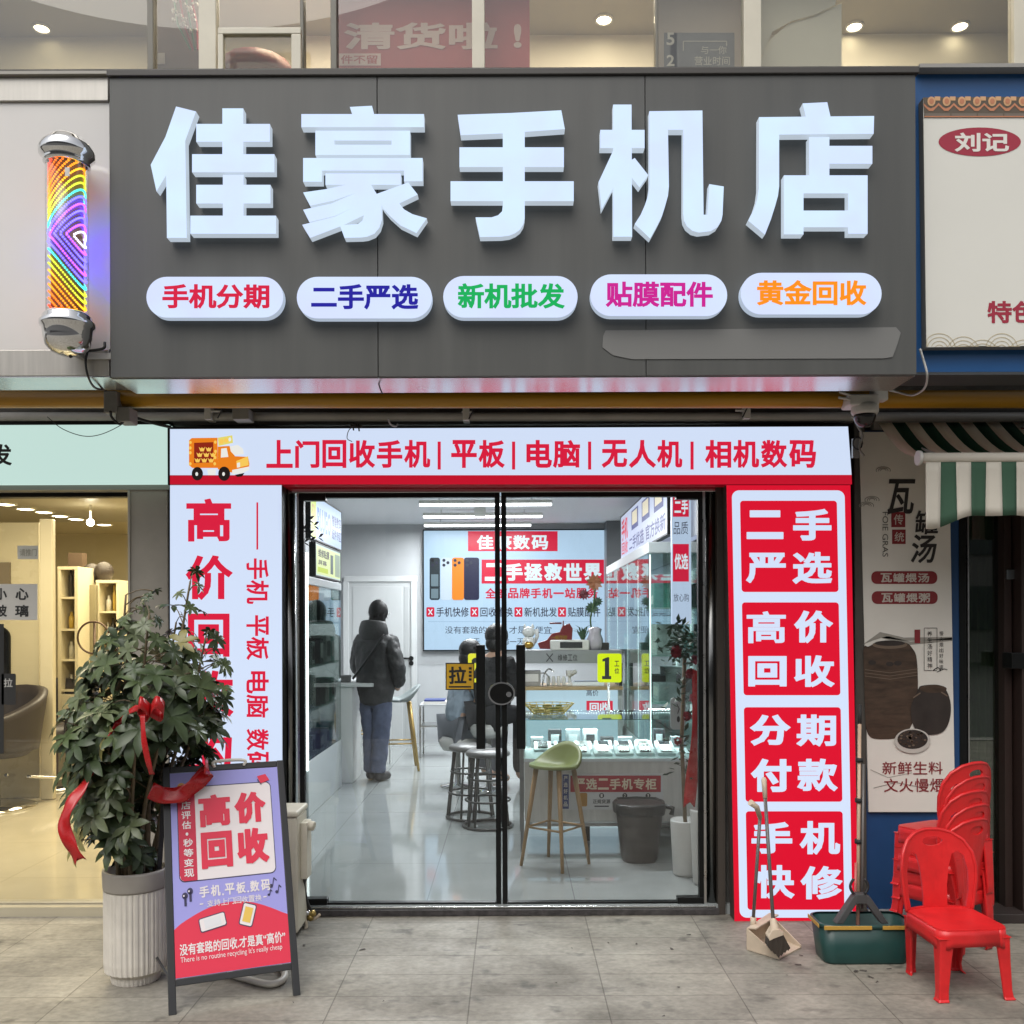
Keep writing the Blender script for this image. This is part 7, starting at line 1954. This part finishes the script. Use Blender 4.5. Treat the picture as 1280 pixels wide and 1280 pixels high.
# ------------------------------------------------------------------ inside the hair salon
sal = [(7, 627), (32, 633), (55, 637), (75, 642), (95, 646), (130, 653), (-40, 620)]
slab_ = ['salon downlight nearest the left edge of the photo', 'second salon downlight from the left edge', 'third salon downlight from the left, over the pale pillar', 'fourth salon downlight from the left', 'fifth salon downlight from the left, over the shelf', 'small salon downlight right of the bright lamp', 'salon downlight hidden beyond the photo edge']
for (px, py), lb in zip(sal, slab_):
    d = (2.72 - CAMH) * F / (HY - py); y = CAMY + d
    downlight('downlight', lb, (P(px, py, y).x, y, 2.72), .085, (1, .88, .60), 14, 'downlights in the salon ceiling')
gl = thing('spot_lamp', 'bright bare salon lamp between the downlights', 'lamp', P(113, 653, 4.2))
q = P(113, 653, 4.2); b = B(); b.ball(q, .035, M('bare_bulb', (.8, .8, .8), emit=(1, .93, .75, 1), es=40), 12); b.build('bulb', gl)
b = B(); b.tube([q + Vector((0, 0, .03)), (q.x, q.y, 2.72)], .01, WPLAST, 8); b.build('stem', gl)
for y in (1.6, 4.2): area_light('salon_glow', (-3.6, y, 2.66), (0, 0, 0), 1.6, 1.6, 100, (1, .87, .62), None)
SP = M('salon_panel', (.52, .47, .34), .28, noise=.03, nscale=2)
b = B(); b.box(P(-120, 800, 3.2).x, P(49, 800, 3.2).x, 3.2, 3.24, FZ + .001, 2.44, SP); b.build('partition', label='cream glossy salon partition behind the left sticker', cat='partition')
b = B(); b.box(P(49, 800, 3.1).x + .002, P(66, 800, 3.1).x, 3.1, 3.16, FZ + .001, 2.46, M('salon_pillar', (.60, .55, .42), .3)); b.build('pillar', label='pale cream pillar standing in the salon', cat='pillar', bevel=.01)
mr_ = thing('mirror', 'dark arched salon mirror by the photo edge', 'mirror', P(5, 860, 3.19))
b = B(); b.slab([rr_pts(-40, 783, 12, 905, 14)], lambda x, y: P(x, y, 3.17), (0, .02, 0), BLACK); b.build('frame', mr_)
b = B(); b.slab([rr_pts(-38, 786, 9, 902, 12)], lambda x, y: P(x, y, 3.168), (0, .001, 0), M('mirror_glass', (.18, .17, .15), .06, 1.0)); b.build('glass', mr_)
b = B(); b.pbox(-40, 703, 12, 740, 3.17, .02, M('dark_picture', (.16, .13, .09), .5)); b.build('picture_panel', label='dark brown panel above the arched salon mirror', cat='panel')
def shelf_unit(label, x0, x1, y0, y1, yy_, shelves):
    t = thing('shelf_unit', label, 'shelf', P((x0 + x1) / 2, y1, yy_))
    a, c, zt__, zb__ = P(x0, y0, yy_).x, P(x1, y0, yy_).x, P(70, y0, yy_).z, P(70, y1, yy_).z
    WS = M('shelf_cream', (.70, .63, .45), .4); 
    b = B(); b.box(a, a + .03, yy_, yy_ + .35, FZ + .001, zt__, WS); b.box(c - .03, c, yy_, yy_ + .35, FZ + .001, zt__, WS); b.box(a + .031, c - .031, yy_ + .32, yy_ + .35, FZ + .001, zt__, M('shelf_back', (.45, .36, .2), .5)); b.box(a, c, yy_ - .003, yy_ + .353, zt__ + .0005, zt__ + .03, WS); b.box(a + .031, c - .031, yy_ + .003, yy_ + .3, FZ + .002, zb__, WS); b.build('carcass', t)
    for py in shelves:
        b = B(); z = P(70, py, yy_).z; b.box(a + .031, c - .031, yy_ + .005, yy_ + .319, z - .02, z, WS); b.build('shelf', t)
        # goods on it
        bb = B(); x = a + .05
        while x < c - .1:
            w = rs_.uniform(.03, .06); h = rs_.uniform(.12, .3); bb.lathe((x + w / 2, yy_ + .12, z + .001), [(w / 2, 0), (w / 2, h * .7), (w / 4, h * .78), (w / 4, h)], rs_.choice(SALG), 10); x += w + .012
        bb.build('bottle_row', label='row of hair products on the cream shelf at %s' % {1: 'top', 2: 'second level', 3: 'third level', 4: 'fourth level', 5: 'bottom'}[shelves.index(py) + 1] + (' of the left salon unit' if x0 < 90 else ' of the right salon unit'), cat='bottles', group='hair products on the salon shelves')
    return t
SALG = [M('amber_bottle', (.40, .22, .04), .3), M('white_bottle', (.6, .58, .5), .3), M('black_bottle', (.03, .025, .02), .3), M('yellow_bottle', (.50, .34, .06), .3)]
shelf_unit('tall narrow cream shelf unit of hair products in the salon', 72, 97, 712, 868, 4.0, [746, 786, 824, 862])
shelf_unit('low cream shelf unit under the wigs', 120, 149, 729, 868, 4.3, [764, 800])
b = B(); b.box(P(85, 700, 4.5).x, P(103, 700, 4.5).x, 4.5, 4.6, FZ + .001, P(90, 691, 4.5).z, M('dark_wood_post', (.10, .065, .04), .5)); b.build('wooden_post', label='dark wooden post behind the tall salon shelf', cat='post')
b = B(); b.box(P(105, 700, 4.25).x, P(119.5, 700, 4.25).x, 4.25, 4.6, FZ + .001, P(110, 731, 4.25).z, M('olive_cabinet', (.26, .23, .14), .4)); b.build('cabinet', label='olive cabinet under the left wig', cat='cabinet', bevel=.005)
for (px, py, lb) in ((115, 727, 'short dark wig on the olive cabinet'), (130, 725, 'brown wig on a stand over the low shelf')):
    t = thing('wig', lb, 'wig', P(px, py, 4.4)); q = P(px, py - 9, 4.42)
    b = B(); b.ball(q + Vector((0, 0, .01)), .10, M('wig_hair', (.03, .02, .014), .5, bump=.6, bscale=60), 14, (.9, 1, 1.0)); b.build('hair', t)
    b = B(); b.lathe(q + Vector((0, 0, -.13)), [(.05, .0), (.05, .02), (.03, .06), (.07, .12)], M('wig_stand', (.45, .36, .25), .5), 14); b.build('stand', t)
hm = thing('ring_stand', 'dark ring shaped hair steamer on a stand by the shelves', 'hair steamer', P(117, 880, 3.9)); BRZ = M('dark_bronze', (.08, .05, .035), .35, .6)
q = P(117, 797, 3.9); b = B(); b.tube([(q.x + .15 * math.cos(a_ / 30 * 6.2832), q.y, q.z + .15 * math.sin(a_ / 30 * 6.2832)) for a_ in range(31)], .01, BRZ, 8, caps=False); b.build('ring', hm)
b = B(); b.tube([(q.x, q.y + .02, FZ + .01), (q.x, q.y + .02, q.z + .15)], .012, BRZ, 8); b.lathe((q.x, q.y + .02, FZ + .001), [(.18, 0), (.18, .02), (.001, .03)], BRZ, 20); b.build('stand', hm)
def salon_chair(label):
    t = thing('salon_chair', label, 'chair', (0, 0, 0), 'salon chairs'); TUB = M('dark_leather', (.028, .022, .022), .45, bump=.1, bscale=40)
    b = B()
    def sh_(u, v):
        a = rad(-55) + rad(290) * u
        k = math.sin(math.pi * u); r = .27 + .06 * v
        return Vector((r * math.cos(a), r * math.sin(a), .42 + v * (.22 + .22 * k ** 1.4)))
    b.grid(sh_, 28, 6, TUB); b.build('seat_shell', t, solid=.06)
    b = B(); b.lathe((0, 0, .36), [(.001, 0), (.22, .01), (.27, .05), (.27, .1), (.2, .15), (.001, .16)], TUB, 28); b.build('cushion', t)
    b = B(); b.lathe((0, 0, 0), [(.05, .03), (.05, .2), (.035, .2), (.035, .37)], CHROME, 18); b.build('column', t)
    b = B(); b.lathe((0, 0, 0), [(.29, .001), (.29, .012), (.1, .03), (.001, .032)], CHROME, 28); b.build('base', t)
    b = B(); b.tube(wave([(.1, .2, .2), (.2, .42, .16), (.0, .46, .16), (-.2, .42, .16), (-.1, .2, .2)], 6), .012, CHROME, 8); b.build('footrest', t)
    return t
c1 = salon_chair('dark salon chair nearest the window, at the photo edge'); c1.location = (P(14, 973, 3.3).x + .14, 2.75, FZ); c1.rotation_euler = (0, 0, rad(-20)); c1.scale = (1.15, 1.15, 1.15)
dup(c1, (P(78, 940, 4.0).x, 3.75, FZ), rad(15), 'dark salon chair farther back, half hidden by the tree')
wv = thing('vanity_unit', 'brown vanity unit behind the farther salon chair', 'cabinet', P(80, 925, 4.4))
b = B(); b.box(P(56, 900, 4.2).x, P(76, 900, 4.2).x, 4.2, 4.5, FZ + .001, .75, M('brown_vanity', (.2, .1, .06), .4)); b.build('body', wv, bevel=.004)
b = B(); b.box(P(54, 900, 4.2).x, P(78, 900, 4.2).x, 4.18, 4.52, .751, .78, M('vanity_top', (.5, .44, .3), .3)); b.build('worktop', wv)
b = B()
for i in range(60):
    x = rs_.uniform(-5, 62); y = rs_.gauss(990, 9); p0_ = g_(x, y, FZ + .001)
    for k in range(5):
        a = rs_.uniform(0, 6.28); e = Vector((math.cos(a), math.sin(a), 0)) * rs_.uniform(.01, .03); s = Vector((-e.y, e.x, 0)) * .12
        o__ = p0_ + Vector((rs_.uniform(-.03, .03), rs_.uniform(-.03, .03), .0005 + k * .0006))
        b.add([o__ - e - s, o__ + e - s, o__ + e + s, o__ - e + s], [(0, 1, 2, 3)], HAIR)
b.build('hair_clippings', label='scattered dark hair clippings on the salon floor', cat='clippings', kind='stuff')

# small litter on the pavement
LITM = M('litter_scrap', (.08, .07, .06), .8)
b = B()
for i in range(26):
    px = rs_.choice((rs_.uniform(960, 1140), rs_.uniform(330, 900))); p0_ = g_(px, rs_.gauss(1212, 10) if px > 900 else rs_.uniform(1158, 1275), .003); e = Vector((math.cos(i), math.sin(i), 0)) * rs_.uniform(.004, .016)
    s = Vector((-e.y, e.x, 0)) * rs_.uniform(.2, .6)
    b.add([p0_ - e - s, p0_ + e - s, p0_ + e + s + Vector((0, 0, .003)), p0_ - e + s], [(0, 1, 2, 3)], LITM)
b.build('litter', label='tiny dark scraps scattered on the pavement', cat='litter', kind='stuff')
